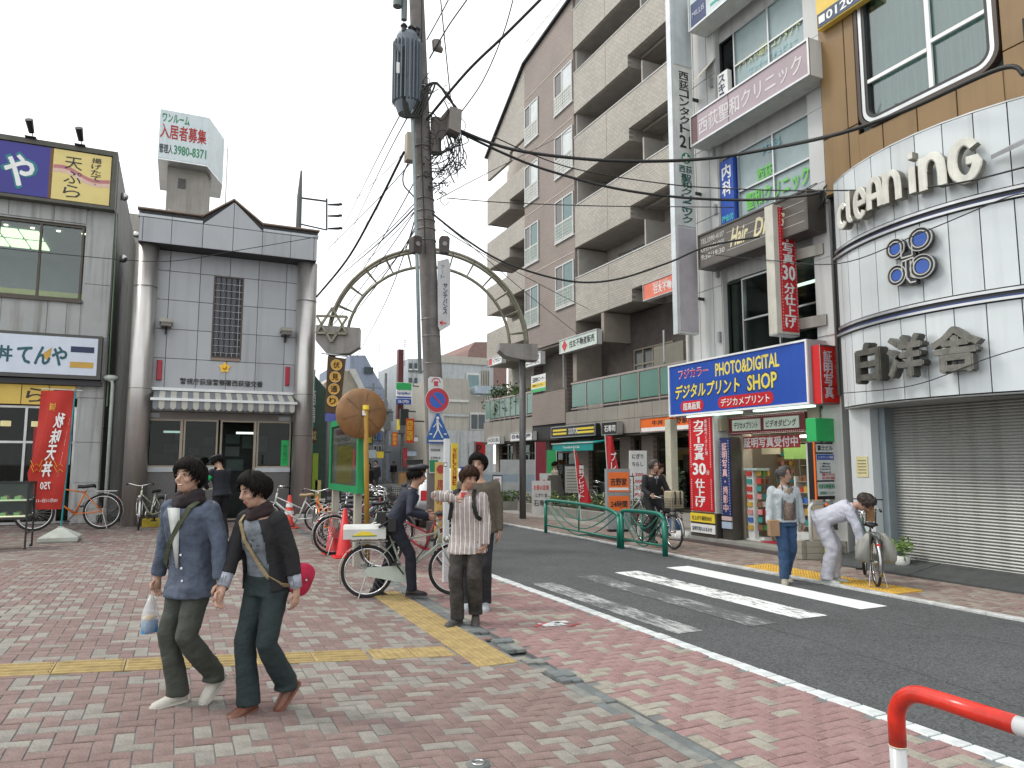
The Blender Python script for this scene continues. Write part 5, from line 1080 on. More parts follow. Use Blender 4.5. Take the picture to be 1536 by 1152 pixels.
s, xf = wall_sign('property_sign', 'small white and red sign at the far end of the apartment terrace', 33.4, 31.75, 6.5, 6.9, signwhite, 'ヘアサロン', ink, l=.3, w=.6); MB().box(xf-.004,xf-.001,33.0,33.35,6.54,6.86).build('red_end', red, s)
s = thing('estate_banner', (AX-.1, 28.1, 4.65), 'white yellow and green agency banner hung above the terrace panel', 'banner')
MB().box(AX-.12,AX-.1,27.45,28.85,4.75,5.5).build('banner_sheet', signwhite, s); MB().box(AX-.125,AX-.121,27.45,28.85,4.95,5.15).build('yellow_band', yellow, s); MB().box(AX-.125,AX-.121,27.45,28.85,4.75,4.9).build('green_band', ltgreen, s); text('三鷹市仲介コーナー', ink, (AX-.122,28.75,5.2), RX, UP, 1.2, .22, s, bold=.03); text('駅前リバブル', ink, (AX-.126,28.7,5.0), RX, UP, 1.0, .1, s)
s, xf = wall_sign('cafe_sign', 'black and yellow striped cafe sign on the apartment fascia', 26.6, 23.08, 2.66, 3.12, mat('sign_black', (.02,.02,.018), .4), 'DOUTOR', signwhite, x=AX-.3, body=black, l=.42, w=.2)
for (a, b) in ((26.45,25.3),(24.45,23.2)):
    for z in (2.78,2.92): MB().box(xf-.004,xf-.001,b,a,z,z+.08).build('yellow_stripe', yellow, s)
s, xf = wall_sign('sushi_sign', 'square black sign with white characters beside the cafe sign', 22.62, 21.58, 2.64, 3.12, mat('sign_black'), '石寿司', signwhite, x=AX-.3, body=alu, l=.15, w=.7)
s, xf = wall_sign('beef_bowl_sign', 'orange sign with black and white letters next to the photo shop', 20.2, 16.9, 2.64, 3.14, orange, '牛丼', ink, x=AX-.3, l=.2, w=.18, b=.45, h=.32); text('吉野家', ink, (xf,18.6,2.86), RX, UP, .9, .22, s, bold=.05); MB().box(xf-.004,xf-.001,16.95,20.15,2.68,2.8).build('white_band', signwhite, s)
s, xf = wall_sign('shop_sign', 'small white sign with blue letters at the far end of the fascia', 33.55, 31.95, 2.56, 2.95, signwhite, 'HOKUBU', navyink); 
s, xf = wall_sign('shop_sign', 'white sign with blue characters half hidden by the arch post', 30.8, 28.45, 2.64, 3.04, signwhite, '自転車屋', navyink)
s = thing('cafe_awning', (AX-.6, 24.2, 2.1), 'teal awning with small white lettering over the cafe door', 'awning')
MB().prism([(AX-.02,25.75,2.5),(AX-.7,25.75,2.38),(AX-.7,25.75,2.1),(AX-.66,25.75,2.1),(AX-.66,25.75,2.34),(AX-.02,25.75,2.46)],(0,-3.1,0)).build('awning_cloth', mat('teal_cloth', (.01,.30,.28), .7), s)
MB().box(AX-.73,AX-.69,22.6,25.8,2.375,2.41).build('awning_rail', offwhite, s); text('Tomodachi & Cafe', signwhite, (AX-.702,24.9,2.2), RX, UP, 1.3, .09, s, bold=.02)
# terrace plants
def leafball(mb, c, r, n, s, rnd, mi=2):
    for _ in range(n):
        d = Vector((rnd.gauss(0,1),rnd.gauss(0,1),rnd.gauss(0,1))).normalized()*(rnd.random()**.5); p = Vector(c)+Vector((d.x*r[0],d.y*r[1],d.z*r[2]))
        a = Vector((rnd.gauss(0,1),rnd.gauss(0,1),rnd.gauss(0,.6))).normalized(); b = a.orthogonal().normalized(); b = (b+a.cross(b)*rnd.uniform(-1,1)).normalized(); l = s*rnd.uniform(.6,1.4)
        mb.add([p, p+a*l*.5+b*l*.24, p+a*l, p+a*l*.5-b*l*.24], [(0,1,2,3)], rnd.randrange(mi))
rl = random.Random(9)
for i, (yy, hh) in enumerate(((34.2,1.0),(33.1,1.2),(32.0,.9),(31.0,.8))):
    t = thing('terrace_shrub', (AX+.5,yy,3.75), ['leafy shrub at the far end of the terrace rail','tallest feathery shrub on the terrace','mid-height shrub on the terrace behind the arch','low shrub on the terrace nearest the brown panel'][i], 'shrub', 'shrubs on the terrace')
    mb = MB()
    for q in range(9): leafball(mb, (AX+.45+rl.uniform(-.3,.3), yy+rl.uniform(-.55,.55), 4.4+rl.uniform(-.2,1)*hh), (.4,.4,.35), 70, .16, rl)
    mb.build('foliage', [leafA,leafB], t); MB().tube([(AX+.5,yy,3.75),(AX+.48,yy,4.7)],.03,6).box(AX+.3,AX+.7,yy-.3,yy+.3,3.74,4.05).build('pot', mat('pot_brown', (.14,.08,.05), .7), t)
# planters on the pavement
pls = mat('planter_stone', (.3,.29,.26), .85, var=.15, bump=.3)
for i, (x0, x1, y0, y1, lab) in enumerate(((10.65,11.9,16.2,20.6,'long stone planter of low shrubs behind the green railing'),(10.65,11.9,21.2,22.6,'short stone planter of shrubs right of the arch post'),(10.1,11.4,23.1,25.3,'stone planter of shrubs left of the arch post'))):
    t = thing('planter', ((x0+x1)/2,(y0+y1)/2,.01), lab, 'planter', 'stone planters'); z = .3
    y = y0
    while y < y1-.1: MB().cham(x0,x0+.14,y,min(y+.58,y1)-.01,.01,z,.015).build('kerb_stone', pls, t); y += .59
    MB().box(x0+.14,x1,y0,y0+.12,.01,z).box(x0+.14,x1,y1-.12,y1,.01,z).box(x1-.12,x1,y0+.12,y1-.12,.01,z).build('edge', pls, t); MB().box(x0+.14,x1-.12,y0+.12,y1-.12,.01,z-.05).build('soil', mat('soil', (.06,.045,.03), .95), t)
    mb = MB(); n = int((y1-y0)*9)
    for q in range(n): leafball(mb, (rl.uniform(x0+.2,x1-.3), rl.uniform(y0+.1,y1-.1), .42+rl.uniform(-.05,.18)), (.24,.24,.2), 55, .1, rl)
    mb.build('foliage', [leafA,leafB], t)
    mb = MB()
    for q in range(int((y1-y0)*7)): mb.ell((rl.uniform(x0+.1,x0+.5), rl.uniform(y0+.1,y1-.1), .5+rl.uniform(-.1,.15)), .03, 6, 4)
    f_ = mb.build('flowers', mat('pale_flower', (.7,.6,.25), .6), t); f_['kind'] = 'stuff'
# shop things on the pavement
def aboard(label, px, py, w, h, col, txt, tm, rz=0, lean=.12, cat='signboard', name='sandwich_board', depth=.3):
    q = on_z(px, py, .012); t = thing(name, q, label, cat, rz=rz, local=True)
    MB().prism([(-w/2,-depth/2,0),(-w/2,-.02,h),(-w/2,.02,h),(-w/2,depth/2,0),(-w/2,depth/2-.03,0),(-w/2,0,h-.06),(-w/2,-depth/2+.03,0)],(w,0,0)).build('board', col, t)
    nrm = Vector((0,-h,-(depth/2-.02)+.0)).normalized(); up = Vector((0,depth/2-.02,h)).normalized()
    for i, (s, zz, hh, ww) in enumerate(txt): text(s, tm if not isinstance(tm, list) else tm[i], Vector((-w*ww/2,-depth/2,0))+up*(zz*h)+Vector((0,-.004,.0)), Vector((1,0,0)), up, w*ww, hh*h, t, bold=.03)
    return t
aboard('white menu board with red and black lettering in front of the planter', 812, 770, .62, 1.05, mat('board_white', (.6,.58,.55), .5), [('お昼の定食',.72,.16,.8),('にぎり 並',.5,.12,.6),('石寿司',.22,.2,.8)], [signred,ink,ink], rz=R(-24))
aboard('white and yellow board half hidden behind the white menu board', 822, 762, .6, 1.25, mat('board_pale', (.6,.62,.6), .5), [('カフェ',.7,.14,.6)], signred, rz=R(-30))
aboard('grey wooden a-frame board leaning by the cafe', 832, 764, .8, 1.2, mat('grey_wood', (.2,.19,.17), .8), [], ink, rz=R(30), depth=.5)
t = thing('price_board', on_z(957,770), 'tall leaning white price board with black characters behind the businessman', 'signboard', rz=R(-18), local=True)
MB().prism([(-.3,.0,.4),(.3,0,.4),(.42,.25,2.05),(-.18,.25,2.05)],(0,.04,0)).build('board', signwhite, t); MB().tube([(-.2,.1,0),(-.2,.1,.6)],.02,6).tube([(.2,.1,0),(.2,.1,.6)],.02,6).build('leg', dark_metal, t)
u_ = Vector((.115,.25,1.65)).normalized(); 
for s, q_, hh, m_ in (('にぎり',1.4,.16,ink),('ちらし',1.15,.14,ink),('1,200',.8,.12,signred),('1,000',.58,.12,signred),('2,500',.36,.12,signred),('1,800',.14,.12,signred)): text(s, m_, Vector((-.2,-.004,.4))+u_*q_, Vector((1,0,0)), u_, .38, hh, t, bold=.03)
for i, (px, py, lab) in enumerate(((746,790,'narrow white vertical stand sign by the left planter'),(944,795,'narrow white stand sign beside the orange lantern sign'))):
    t = thing('stand_sign', on_z(px,py-8), lab, 'sign', rz=R(-24), local=True)
    MB().box(-.14,-.12,-.02,.02,0,1.3).box(.12,.14,-.02,.02,0,1.3).box(-.12,.12,-.02,.02,1.27,1.3).box(-.12,.12,-.02,.02,.3,.33).build('stand_frame', black, t); MB().box(-.115,.115,-.012,.012,.34,1.26).build('panel', signwhite, t); text('営業中定食有', mat('maroon_ink', (.25,.02,.03), .5), (-.06,-.014,.38), RF, UP, .12, .84, t, vertical=True, bold=.02)
t = thing('lantern_sign', on_z(927,797), 'orange box lantern sign with black characters on a grey stand', 'sign', rz=R(-20), local=True)
MB().box(-.28,.28,-.14,.14,.06,1.5).build('housing', cgrey, t); MB().box(-.25,.25,-.15,-.141,.95,1.42).box(-.25,.25,-.15,-.141,.5,.85).build('orange_face', orange, t); text('吉野家', ink, (-.2,-.152,1.1), RF, UP, .4, .18, t, bold=.05); text('24時間', ink, (-.2,-.152,.58), RF, UP, .4, .16, t, bold=.05); MB().box(-.24,.24,-.156,-.151,.99,1.05).build('white_line', signwhite, t)
MB().box(-.25,.25,-.1,.1,0,.06).build('foot', black, t)
for i, (px, py, lab, tx, ln_) in enumerate(((872,781,'narrow furled red banner at the planter, left one','無料プレゼント',-.16),(916,786,'wide red banner with white letters right of the furled one','プレゼント',-.1))):
    q = on_z(px, py, .02); t = thing('nobori_banner', q, lab, 'banner', 'red banners at the planters', rz=R(-24), local=True)
    hgt = 2.05 if i == 0 else 2.4; MB().tube([(0,0,0),(ln_*1.2,0,hgt)],.014,6).build('pole', offwhite, t)
    w0, w1 = ((.04,.36) if i == 0 else (.2,.42)); fl = MB(); vs = []
    for k in range(15):
        z = hgt-.05-k*(hgt-.55)/14; w = w0+(w1-w0)*k/14; x = ln_*1.2*z/hgt
        for j in range(5): vs.append((x+w*j/4, .05*math.sin(j*1.6+k*.5), z))
    fl.add(vs, [(k*5+j,k*5+j+1,k*5+j+6,k*5+j+5) for k in range(14) for j in range(4)]); fl.build('flag', signred, t, True)
    text(tx, signwhite, (ln_*.75+(.06 if i == 0 else .1),-.06,.62), RF, UP, .14, hgt-1.1, t, vertical=True, bold=.03)
t = thing('shop_notice', on_z(860,765), 'dark easel with a pale rounded menu sheet by the cafe wall', 'signboard', rz=R(-30), local=True)
MB().box(-.32,.32,.0,.05,.5,1.6).build('easel', black, t); MB().box(-.28,.28,-.012,-.001,.6,1.52).build('menu_sheet', mat('menu_grey', (.45,.46,.42), .5), t)
for k in range(8): MB().box(-.22,.22,-.016,-.013,.68+k*.1,.71+k*.1).build('text_line', mat('faint_ink'), t)
MB().box(-.3,-.26,.0,.3,0,.5).box(.26,.3,.0,.3,0,.5).build('leg', black, t)
for i, (px0, lab) in enumerate(((735,'left'),(765,'middle'),(806,'right'))):
    q = on_z(px0+14, 762, .01); t = thing('poster_stand', q, ['low pale poster board behind the parked bicycles, left one','tall pale map board behind the parked bicycles','red and green banner stand beside the map board'][i], 'signboard', rz=R(-24), local=True)
    if i < 2: MB().box(-.7,.7,0,.05,.4,1.3 if i == 0 else 1.75).build('board', mat('pale_board', (.5,.52,.52), .5), t); MB().box(-.65,-.05,-.008,-.001,.95,1.22).box(.05,.65,-.008,-.001,.6,1.2).build('poster', mat('poster_blue', (.35,.42,.5), .5), t); MB().box(-.65,-.6,0,.05,0,.4).box(.6,.65,0,.05,0,.4).build('leg', alu, t)
    else: MB().box(-.4,-.02,0,.03,.3,2.4).build('banner', mat('dark_red_banner', (.3,.03,.05), .6), t); MB().box(.02,.36,0,.03,.3,2.1).build('banner', ltgreen, t); MB().box(-.42,-.4,0,.03,0,2.4).box(.36,.38,0,.03,0,2.1).build('leg', alu, t)
t = thing('potted_bush', on_z(1014,800,.02), 'dark green bush in a blue pot beside the red photo sign', 'plant', local=True)
mb = MB(); 
for q in range(12): leafball(mb, (rl.uniform(-.1,.15),rl.uniform(-.1,.1),.5+q*.08), (.2,.2,.14), 50, .09, rl)
mb.build('foliage', [leafA,mat('deep_green', (.03,.08,.03), .6)], t); MB().tube([(0,0,0),(0,0,.35)],[.12,.16],14).build('pot', mat('blue_pot', (.03,.12,.3), .5), t)
t = thing('grille', on_z(900,806,.006), 'dark steel gutter grille set in the far pavement', 'grille')
q = on_z(903, 807, .0); g_ = MB()
for k in range(14): g_.box(8.5,9.0,q.y-.9+k*.13,q.y-.82+k*.13,.0,.008)
g_.build('grille_bars', dark_metal, t)
t = thing('weight_base', on_z(1022,808,.02), 'white plastic weight base on the pavement by the bush', 'sign base', local=True); MB().tube([(0,0,0),(0,0,.08),(0,0,.16)],[.26,.27,.2],18).build('base', offwhite, t, True)
q = on_y(985, 640, 14.0); 
t = thing('corner_post', (10.0,13.6,0), 'cream box post between the orange sign and the red photo board', 'post'); MB().box(10.02,10.2,13.2,13.4,.95,2.62).build('post_box', mat('cream_box', (.55,.53,.42), .5), t); MB().box(10.08,10.14,13.27,13.33,.02,.95).build('leg', cgrey, t)
# ================================================================ FAR BUILDINGS AND THE SIDE STREET
def far(par, name, m, pts, Y, dep):
    P = [on_y(a, b, Y) for a, b in pts]; return MB().prism(P, (0,dep,0)).build(name, m, par)
def far_thing(name, label, cat, px, Y, **k):
    q = on_y(px, 694, Y); return thing(name, (q.x, Y, 0), label, cat, **k)
def frect(par, name, m, x0, y0, x1, y1, Y, t=.05):
    a = on_y(x0, y1, Y); b = on_y(x1, y0, Y); return MB().box(min(a.x,b.x), max(a.x,b.x), Y-t, Y, min(a.z,b.z), max(a.z,b.z)).build(name, m, par)
c1 = mat('far_beige', (.42,.38,.31), .8, var=.1, streak=.4); c2 = mat('far_bluegrey', (.25,.29,.38), .8, var=.1, streak=.4); c3 = mat('far_palegrey', (.45,.48,.49), .8, var=.1, streak=.4)
c4 = mat('far_brown', (.24,.15,.13), .8, var=.15); c5 = mat('far_beigegrey', (.42,.40,.35), .8, var=.08, streak=.35); gw = mat('far_window', (.05,.07,.08), .2); tw_ = mat('far_teal_window', (.16,.26,.27), .3); wtrim = mat('far_white', (.62,.63,.6), .7)
gd = 760
t = far_thing('far_house', 'pale grey flat-roofed building behind the utility pole', 'building', 700, 62)
far(t, 'wall', c3, [(652,gd-40),(652,543),(733,541),(740,543),(740,gd-40)], 62, 12); frect(t,'parapet',c5,650,538,742,543,61.9); w = frect(t,'window',wtrim,699,560,721,583,61.95); frect(w,'pane',tw_,702,563,718,580,61.88)
for k in range(5): frect(t,'downpipe',c5,722+k*2.5,556,723.2+k*2.5,600,61.9,.2)
t = far_thing('far_house', 'beige rendered building with a dark window right of the utility pole', 'building', 695, 52)
far(t, 'wall', c5, [(655,gd-30),(655,566),(703,569),(705,590),(729,600),(729,gd-30)], 52, 9); w = frect(t,'window',wtrim,705,619,728,645,51.95); frect(w,'pane',gw,707,622,716,643,51.88); frect(w,'pane',gw,718,622,727,643,51.88)
frect(t,'blue_roof',mat('pale_blue_roof',(.4,.48,.55),.5),704,583,745,592,53,1.5); frect(t,'string_course',wtrim,657,600,703,602,51.95); frect(t,'string_course',c3,657,622,703,624,51.95)
t = far_thing('far_house', 'brown tiled mansard building on the skyline beside the apartment', 'building', 725, 75)
far(t, 'wall', c4, [(700,640),(700,541),(704,524),(712,513),(760,513),(760,640)], 75, 12); 
for px in (716,724): frect(t,'window',gw,px-3,552,px+2,566,74.95)
t = far_thing('far_house', 'white warehouse wall with a blue door behind the parking sign', 'building', 695, 50)
far(t, 'wall', mat('whitewash', (.5,.52,.52), .8, var=.1, streak=.5), [(662,752),(662,645),(728,646),(728,752)], 50, 1.8); frect(t,'panel_joint',c3,690,648,691.5,745,49.96); frect(t,'door',mat('steel_door',(.35,.38,.4),.5),672,668,685,745,49.95); frect(t,'blue_door',blue,690,700,700,722,49.95); frect(t,'shutter',c3,703,664,727,745,49.95)
t = far_thing('far_house', 'grey building with dark vertical joints left of the utility pole', 'building', 625, 60)
far(t, 'wall', c3, [(612,730),(612,538),(660,538),(660,730)], 60, 10)
for px in (617,624): frect(t,'joint',conc_dark,px,540,px+1.2,640,59.95)
for i in range(2):
    for j in range(5): w = frect(t,'window',gw,613.5+i*8,545+j*22,618+i*8,553+j*22,59.9); frect(w,'sill',wtrim,613+i*8,553.5+j*22,618.5+i*8,555+j*22,59.85)
for py in (556,580,604,628): frect(t,'string_course',conc_dark,612,py,636,py+1.5,59.95)
t = far_thing('far_house', 'beige house with a steep roof on the left of the side street', 'house', 540, 48)
far(t, 'wall', c1, [(486,740),(486,575),(513,556),(528,556),(545,590),(553,612),(556,740)], 48, 9)
far(t, 'roof', wtrim, [(523,553),(533,553),(552,592),(547,598)], 47.8, 9.4); far(t, 'roof', wtrim, [(541,583),(554,590),(577,648),(560,640)], 47.7, 5)
for (a, b) in ((515,600),(532,612),(520,640),(540,650)): w = frect(t,'window',wtrim,a,b,a+10,b+14,47.95); frect(w,'pane',gw,a+1,b+1,a+9,b+13,47.88)
frect(t,'string_course',wtrim,488,630,553,632,47.95)
t = far_thing('far_house', 'blue-grey building with a sloping skyline on the left of the side street', 'building', 560, 58)
far(t, 'wall', c2, [(525,720),(525,533),(548,533),(560,556),(575,582),(583,606),(583,720)], 58, 14)
for i in range(4):
    for j in range(5): w = frect(t,'window',wtrim,553+i*7,600+j*17,558+i*7,609+j*17,57.95); frect(w,'pane',gw,554+i*7,601+j*17,557.4+i*7,608+j*17,57.9)
frect(t,'balcony',gw,546,551,560,560,57.9)
t = far_thing('far_house', 'distant grey apartment seen down the side street', 'building', 592, 110)
far(t, 'wall', c3, [(575,705),(575,585),(590,585),(590,575),(614,575),(614,705)], 110, 14)
for i in range(4):
    for j in range(7): w = frect(t,'window',gw,578+i*8,590+j*15,582+i*8,598+j*15,109.9); frect(w,'sill',wtrim,577+i*8,598.5+j*15,583+i*8,600+j*15,109.8)
frect(t,'roof_tank',conc_dark,592,549,608,576,112,3)
t = far_thing('far_house', 'dark office building closing the end of the side street', 'building', 600, 150); far(t, 'wall', mat('far_dark', (.14,.16,.17), .8), [(560,700),(560,610),(640,610),(640,700)], 150, 10)
for i in range(8):
    for j in range(4): frect(t,'window',c3,564+i*9,615+j*14,569+i*9,621+j*14,149.9)
t = far_thing('far_house', 'dark green shop building just behind the police box', 'building', 480, 33)
far(t, 'wall', mat('deep_green_wall', (.06,.1,.08), .7, var=.2), [(440,770),(440,570),(470,560),(512,612),(518,770)], 33, 6)
for k, (m_, a, b, c_, d) in enumerate(((ltgreen,458,540,464,600),(green,464,610,470,680),(mat('lime_wall',(.35,.5,.05),.6),466,680,476,735),(paleyel,470,720,480,760))): frect(t,'panel',m_,a,b,c_,d,32.9,.3)
# right-hand side shops deeper down the alley
t = far_thing('far_house', 'row of low grey shop fronts on the right of the side street', 'shop', 640, 72); far(t,'wall',mat('far_midgrey', (.27,.28,.27), .8, var=.2),[(622,735),(622,640),(668,640),(668,735)],72,8)
for k in range(3): w = frect(t,'window',gw,626+k*13,655,635+k*13,672,71.9); frect(w,'sill',wtrim,625+k*13,673,636+k*13,675,71.8)
t = far_thing('far_house', 'grey shop building with dim windows on the left of the side street', 'building', 540, 44); far(t,'wall',mat('far_slate', (.17,.19,.19), .8, var=.2),[(500,760),(500,660),(560,655),(560,760)],44,3)
for k in range(4): w = frect(t,'window',gw,505+k*13,672,515+k*13,700,43.9); frect(w,'sill',wtrim,504+k*13,701,516+k*13,703,43.8)
# hanging signs down the alley
def hang(label, m, x0, y0, x1, y1, Y, t=None, tm=None, v=False, name='hanging_sign', cat='sign', th=.25):
    s = far_thing(name, label, cat, (x0+x1)/2, Y); frect(s,'board',m,x0,y0,x1,y1,Y,th)
    a = on_y(x0, y1, Y-th); b = on_y(x1, y0, Y-th); w = b.x-a.x; h = b.z-a.z
    if t: text(t, tm, (a.x+w*.12, Y-th, a.z+h*.08), RF, UP, w*.76, h*.84, s, vertical=v, bold=.04)
    MB().tube([(b.x, Y-.1, b.z-.1*h),(b.x+.6, Y+.1, b.z-.1*h)], .04, 5).build('bracket', dark_metal, s); return s, a, b
s, a, b = hang('green white and blue convenience store sign above the side street', signwhite, 594, 575, 617, 606, 44)
w = b.x-a.x; h = b.z-a.z
MB().box(a.x,b.x,43.72,43.748,a.z+h*.68,b.z).build('green_band', ltgreen, s); MB().box(a.x,b.x,43.72,43.748,a.z,a.z+h*.25).build('blue_band', blue, s); MB().box(a.x,b.x,43.72,43.748,a.z+h*.3,a.z+h*.36).build('blue_line', blue, s)
text('FamilyMart', blue, (a.x+.05,43.745,a.z+h*.42), RF, UP, w*.9, h*.17, s, bold=.03); text('24h OPEN', signwhite, (a.x+.1,43.715,a.z+h*.05), RF, UP, w*.75, h*.15, s, bold=.03)
MB().box(b.x-.75*w,b.x-.4*w,44.2,44.6,a.z-.9,b.z+2.2).build('sign_mast', mat('dark_red_mast', (.12,.03,.03), .5), s)
hang('dark square hanging sign in the side street', mat('near_black', (.03,.035,.03), .6), 599, 614, 611, 638, 40)
hang('orange-red vertical street banner nearest the utility pole', mat('banner_red', (.75,.07,.02), .5), 608.5, 628, 621, 664, 36, '西荻窪駅', yellow, True, 'street_banner', 'banner', .05)
hang('smaller orange-red banner further down the side street', mat('banner_red'), 588, 648, 596, 669, 55, '商店会', yellow, True, 'street_banner', 'banner', .05)
hang('thin yellow hanging sign in the side street', yellow, 595, 617, 599, 645, 52); hang('yellow vertical letters sign on the left of the side street', mat('dark_green_board', (.03,.07,.05), .6), 551, 630, 559, 667, 40, 'TIME', yellow, True)
hang('pale blue shop sign on the left of the side street', mat('pale_blue_sign2', (.5,.6,.66), .5), 550, 675, 563, 687, 42); hang('small yellow shop sign beside the pale blue one', yellow, 564, 677, 574, 687, 46); hang('white vertical sign halfway down the side street', signwhite, 580, 652, 585, 668, 60)
hang('teal shop sign behind the round mirror', mat('teal_sign', (.1,.3,.3), .5), 538, 645, 551, 656, 38)
for k, (lab, cn, cc, x0, y0, x1, y1, Y) in enumerate((('narrow crimson sign low on the right of the side street','crimson',(.45,.02,.04),604,672,609,700,50),('white and blue board over a far shop door','pale blue',(.45,.55,.65),611,676,622,684,48),('dark green awning front on the left of the side street','dark green',(.03,.12,.08),500,690,520,698,38),
    ('orange shop board low on the left of the side street','orange',(.7,.25,.04),522,690,536,697,40),('tan standing board in the middle of the side street','tan',(.45,.25,.1),597,708,608,728,46),('tiny white sign high on the right of the side street','white',(.7,.7,.68),619,655,625,662,50),('brown hanging sign deep in the side street','brown',(.25,.12,.06),582,634,587,646,70),('pink sign beside the far lamp pole','pink',(.6,.25,.3),571,664,576,674,60),('grey transformer drum high in the side street','grey',(.2,.21,.22),581,618,588,632,58),('blue vertical sign on the far left row','blue',(.08,.15,.45),566,640,570,660,58),('yellow awning front at the far end of the street','yellow',(.6,.5,.1),568,690,584,694,75),('dark awning over the shops right of the far street','dark',(.05,.05,.05),608,690,632,697,42))):
    s = far_thing('awning' if 'awning' in lab else 'hanging_sign', lab, 'awning' if 'awning' in lab else 'sign', (x0+x1)/2, Y); frect(s,'board',mat('far_'+cn.replace(' ','_')+'_board', cc, .6, var=.2),x0,y0,x1,y1,Y,.35); frect(s,'board_frame',conc_dark,x0-.8,y0-.8,x1+.8,y0,Y,.4)
for k in range(5):
    t = far_thing('far_wire_pole', ['first thin dark pole on the left of the side street','second thin dark pole on the left of the side street','tall thin pole behind the round mirror','thin pole on the right of the side street','farthest thin pole in the side street'][k], 'pole', (524,560,572,604,590)[k], (40,52,66,58,95)[k]); q = on_y((524,560,572,604,590)[k], (600,575,590,600,622)[k], (40,52,66,58,95)[k]); mb = MB().tube([(q.x,q.y,0),q],[.14,.09],6)
    for z in (.3,.8,1.4): mb.box(q.x-.6,q.x+.6,q.y-.05,q.y+.05,q.z-z-.06,q.z-z)
    mb.box(q.x-.3,q.x+.2,q.y-.3,q.y-.06,q.z-2.9,q.z-2).build('pole', conc_dark, t)
t = far_thing('far_pole', 'thin grey lamp pole in the side street', 'pole', 579, 55); q = on_y(579, 560, 55); MB().tube([(q.x,55,0),(q.x,55,q.z)],[.16,.1],8).box(q.x-.5,q.x+.5,54.9,55.1,q.z-3,q.z-2.8).box(q.x-.3,q.x+.35,54.7,55,q.z-4.5,q.z-3.3).build('pole', conc_dark, t)
t = far_thing('tv_antenna', 'thin television aerial on a distant roof', 'aerial', 613, 60); q = on_y(612, 538, 60); mb = MB().tube([(q.x,61,q.z-.5),(q.x,61,q.z+2)],.03,5)
for k in range(4): mb.tube([(q.x-.7+.08*k,61,q.z+1.2+k*.18),(q.x+.7-.08*k,61,q.z+1.2+k*.18)],.015,4)
mb.build('aerial_rods', dark_metal, t)
t = far_thing('radio_mast', 'hairline radio mast beside the blue-grey building', 'mast', 569, 90); a = on_y(569, 516, 90); MB().tube([(a.x,90,5),(a.x,90,a.z)],.05,5).build('mast', cgrey, t)
# walls close the view behind the police box and beyond
t = far_thing('parking_sign', 'red coin parking sign with a black P beside the white warehouse', 'sign', 727, 40); frect(t,'panel',signred,712,663,726,690,40,.2); a = on_y(715,680,39.79); text('P', ink, (a.x,39.79,a.z), RF, UP, .3, .5, t, bold=.06); a = on_y(713,688,39.79); text('時間貸', signwhite, (a.x,39.79,a.z), RF, UP, .4, .2, t, bold=.04); frect(t,'post',cgrey,708,662,711.5,760,40,.2)
for i, (x0, x1, y) in enumerate(((730,760,716),(745,772,722),(738,768,730))):
    t = far_thing('parking_barrier', ['dark long board over the bicycle parking','white board at the bicycle parking, upper','pale blue board at the bicycle parking, lower'][i], 'board', (x0+x1)/2, 31-i); frect(t,'board',[mat('near_black'),offwhite,mat('pale_blue_sign2')][i],x0-8,y-4,x1,y+4,31-i,.1); frect(t,'post',cgrey,x0,y+4,x0+2,760,31-i,.08)
# ================================================================ ARCH OVER THE SIDE STREET
at_ = thing('street_arch', (6.65,20.3,0), 'olive tubular steel arch spanning the side street between two posts', 'arch')
am = mat('olive_steel', (.27,.255,.19), .45, .5, var=.2); bxm = mat('grey_metal_box', (.29,.275,.255), .5, .2, var=.15, grime=.5)
PL = Vector((3.95,21.05,0)); PR = Vector((9.37,19.52,0)); dxy = (PR-PL).normalized(); nn_ = Vector((-dxy.y,dxy.x,0)); CM = (PL+PR)/2; z0 = 5.15
L_ = (PR-PL).length/2
def arc(rad, off, zc=z0, ex=1.0, n=40): return [CM+nn_*off+dxy*(-rad*ex*math.cos(math.pi*k/n))+UP*(zc+rad*.98*math.sin(math.pi*k/n)) for k in range(n+1)]
a1, a2, a3 = arc(L_+.12,-.16), arc(L_+.12,.16), arc(L_-.4,0)
for q in (a1,a2,a3): MB().tube(q, .045, 8).build('arch_tube', am, at_, True)
for k in range(2, 39, 3): MB().tube([a1[k],a3[k],a2[k]], .022, 6).build('arch_strut', am, at_)
for nm, P0, h in (('l',PL,5.25),('r',PR,5.0)):
    MB().tube([P0, P0+UP*h], .098, 18).build('post', mat('post_grey', (.15,.145,.145), .5, .3, grime=.3), at_, True)
P0 = PR; MB().prism([P0+dxy*-.75+UP*5.0,P0+dxy*-.55+UP*4.82,P0+dxy*.0+UP*4.72,P0+dxy*.42+UP*4.72,P0+dxy*.42+UP*5.2,P0+dxy*-.75+UP*5.2], nn_*.6).build('capital_box', bxm, at_); SC.collection.objects[-1].location -= nn_*.3
P0 = PL; MB().prism([P0+dxy*-.45+UP*5.15,P0+dxy*-.1+UP*4.75,P0+dxy*.5+UP*4.8,P0+dxy*.8+UP*5.0,P0+dxy*.8+UP*5.55,P0+dxy*-.45+UP*5.6], nn_*.5).build('capital_box', bxm, at_); SC.collection.objects[-1].location -= nn_*.25
# six-pointed star ornament
st = []
for k in range(12): r_ = .5 if k % 2 == 0 else .3; st.append(PL+dxy*(.0+r_*math.sin(k*math.pi/6))-nn_*.32+UP*(5.6+r_*math.cos(k*math.pi/6)))
for k in range(12): pass
sb = MB(); 
for k in range(3): sb.bar(st[(4*k)%12], st[(4*k+4)%12], .09, .06)
for k in range(3): sb.bar(st[(4*k+2)%12], st[(4*k+6)%12], .09, .06)
sb.build('star_ornament', am, at_)
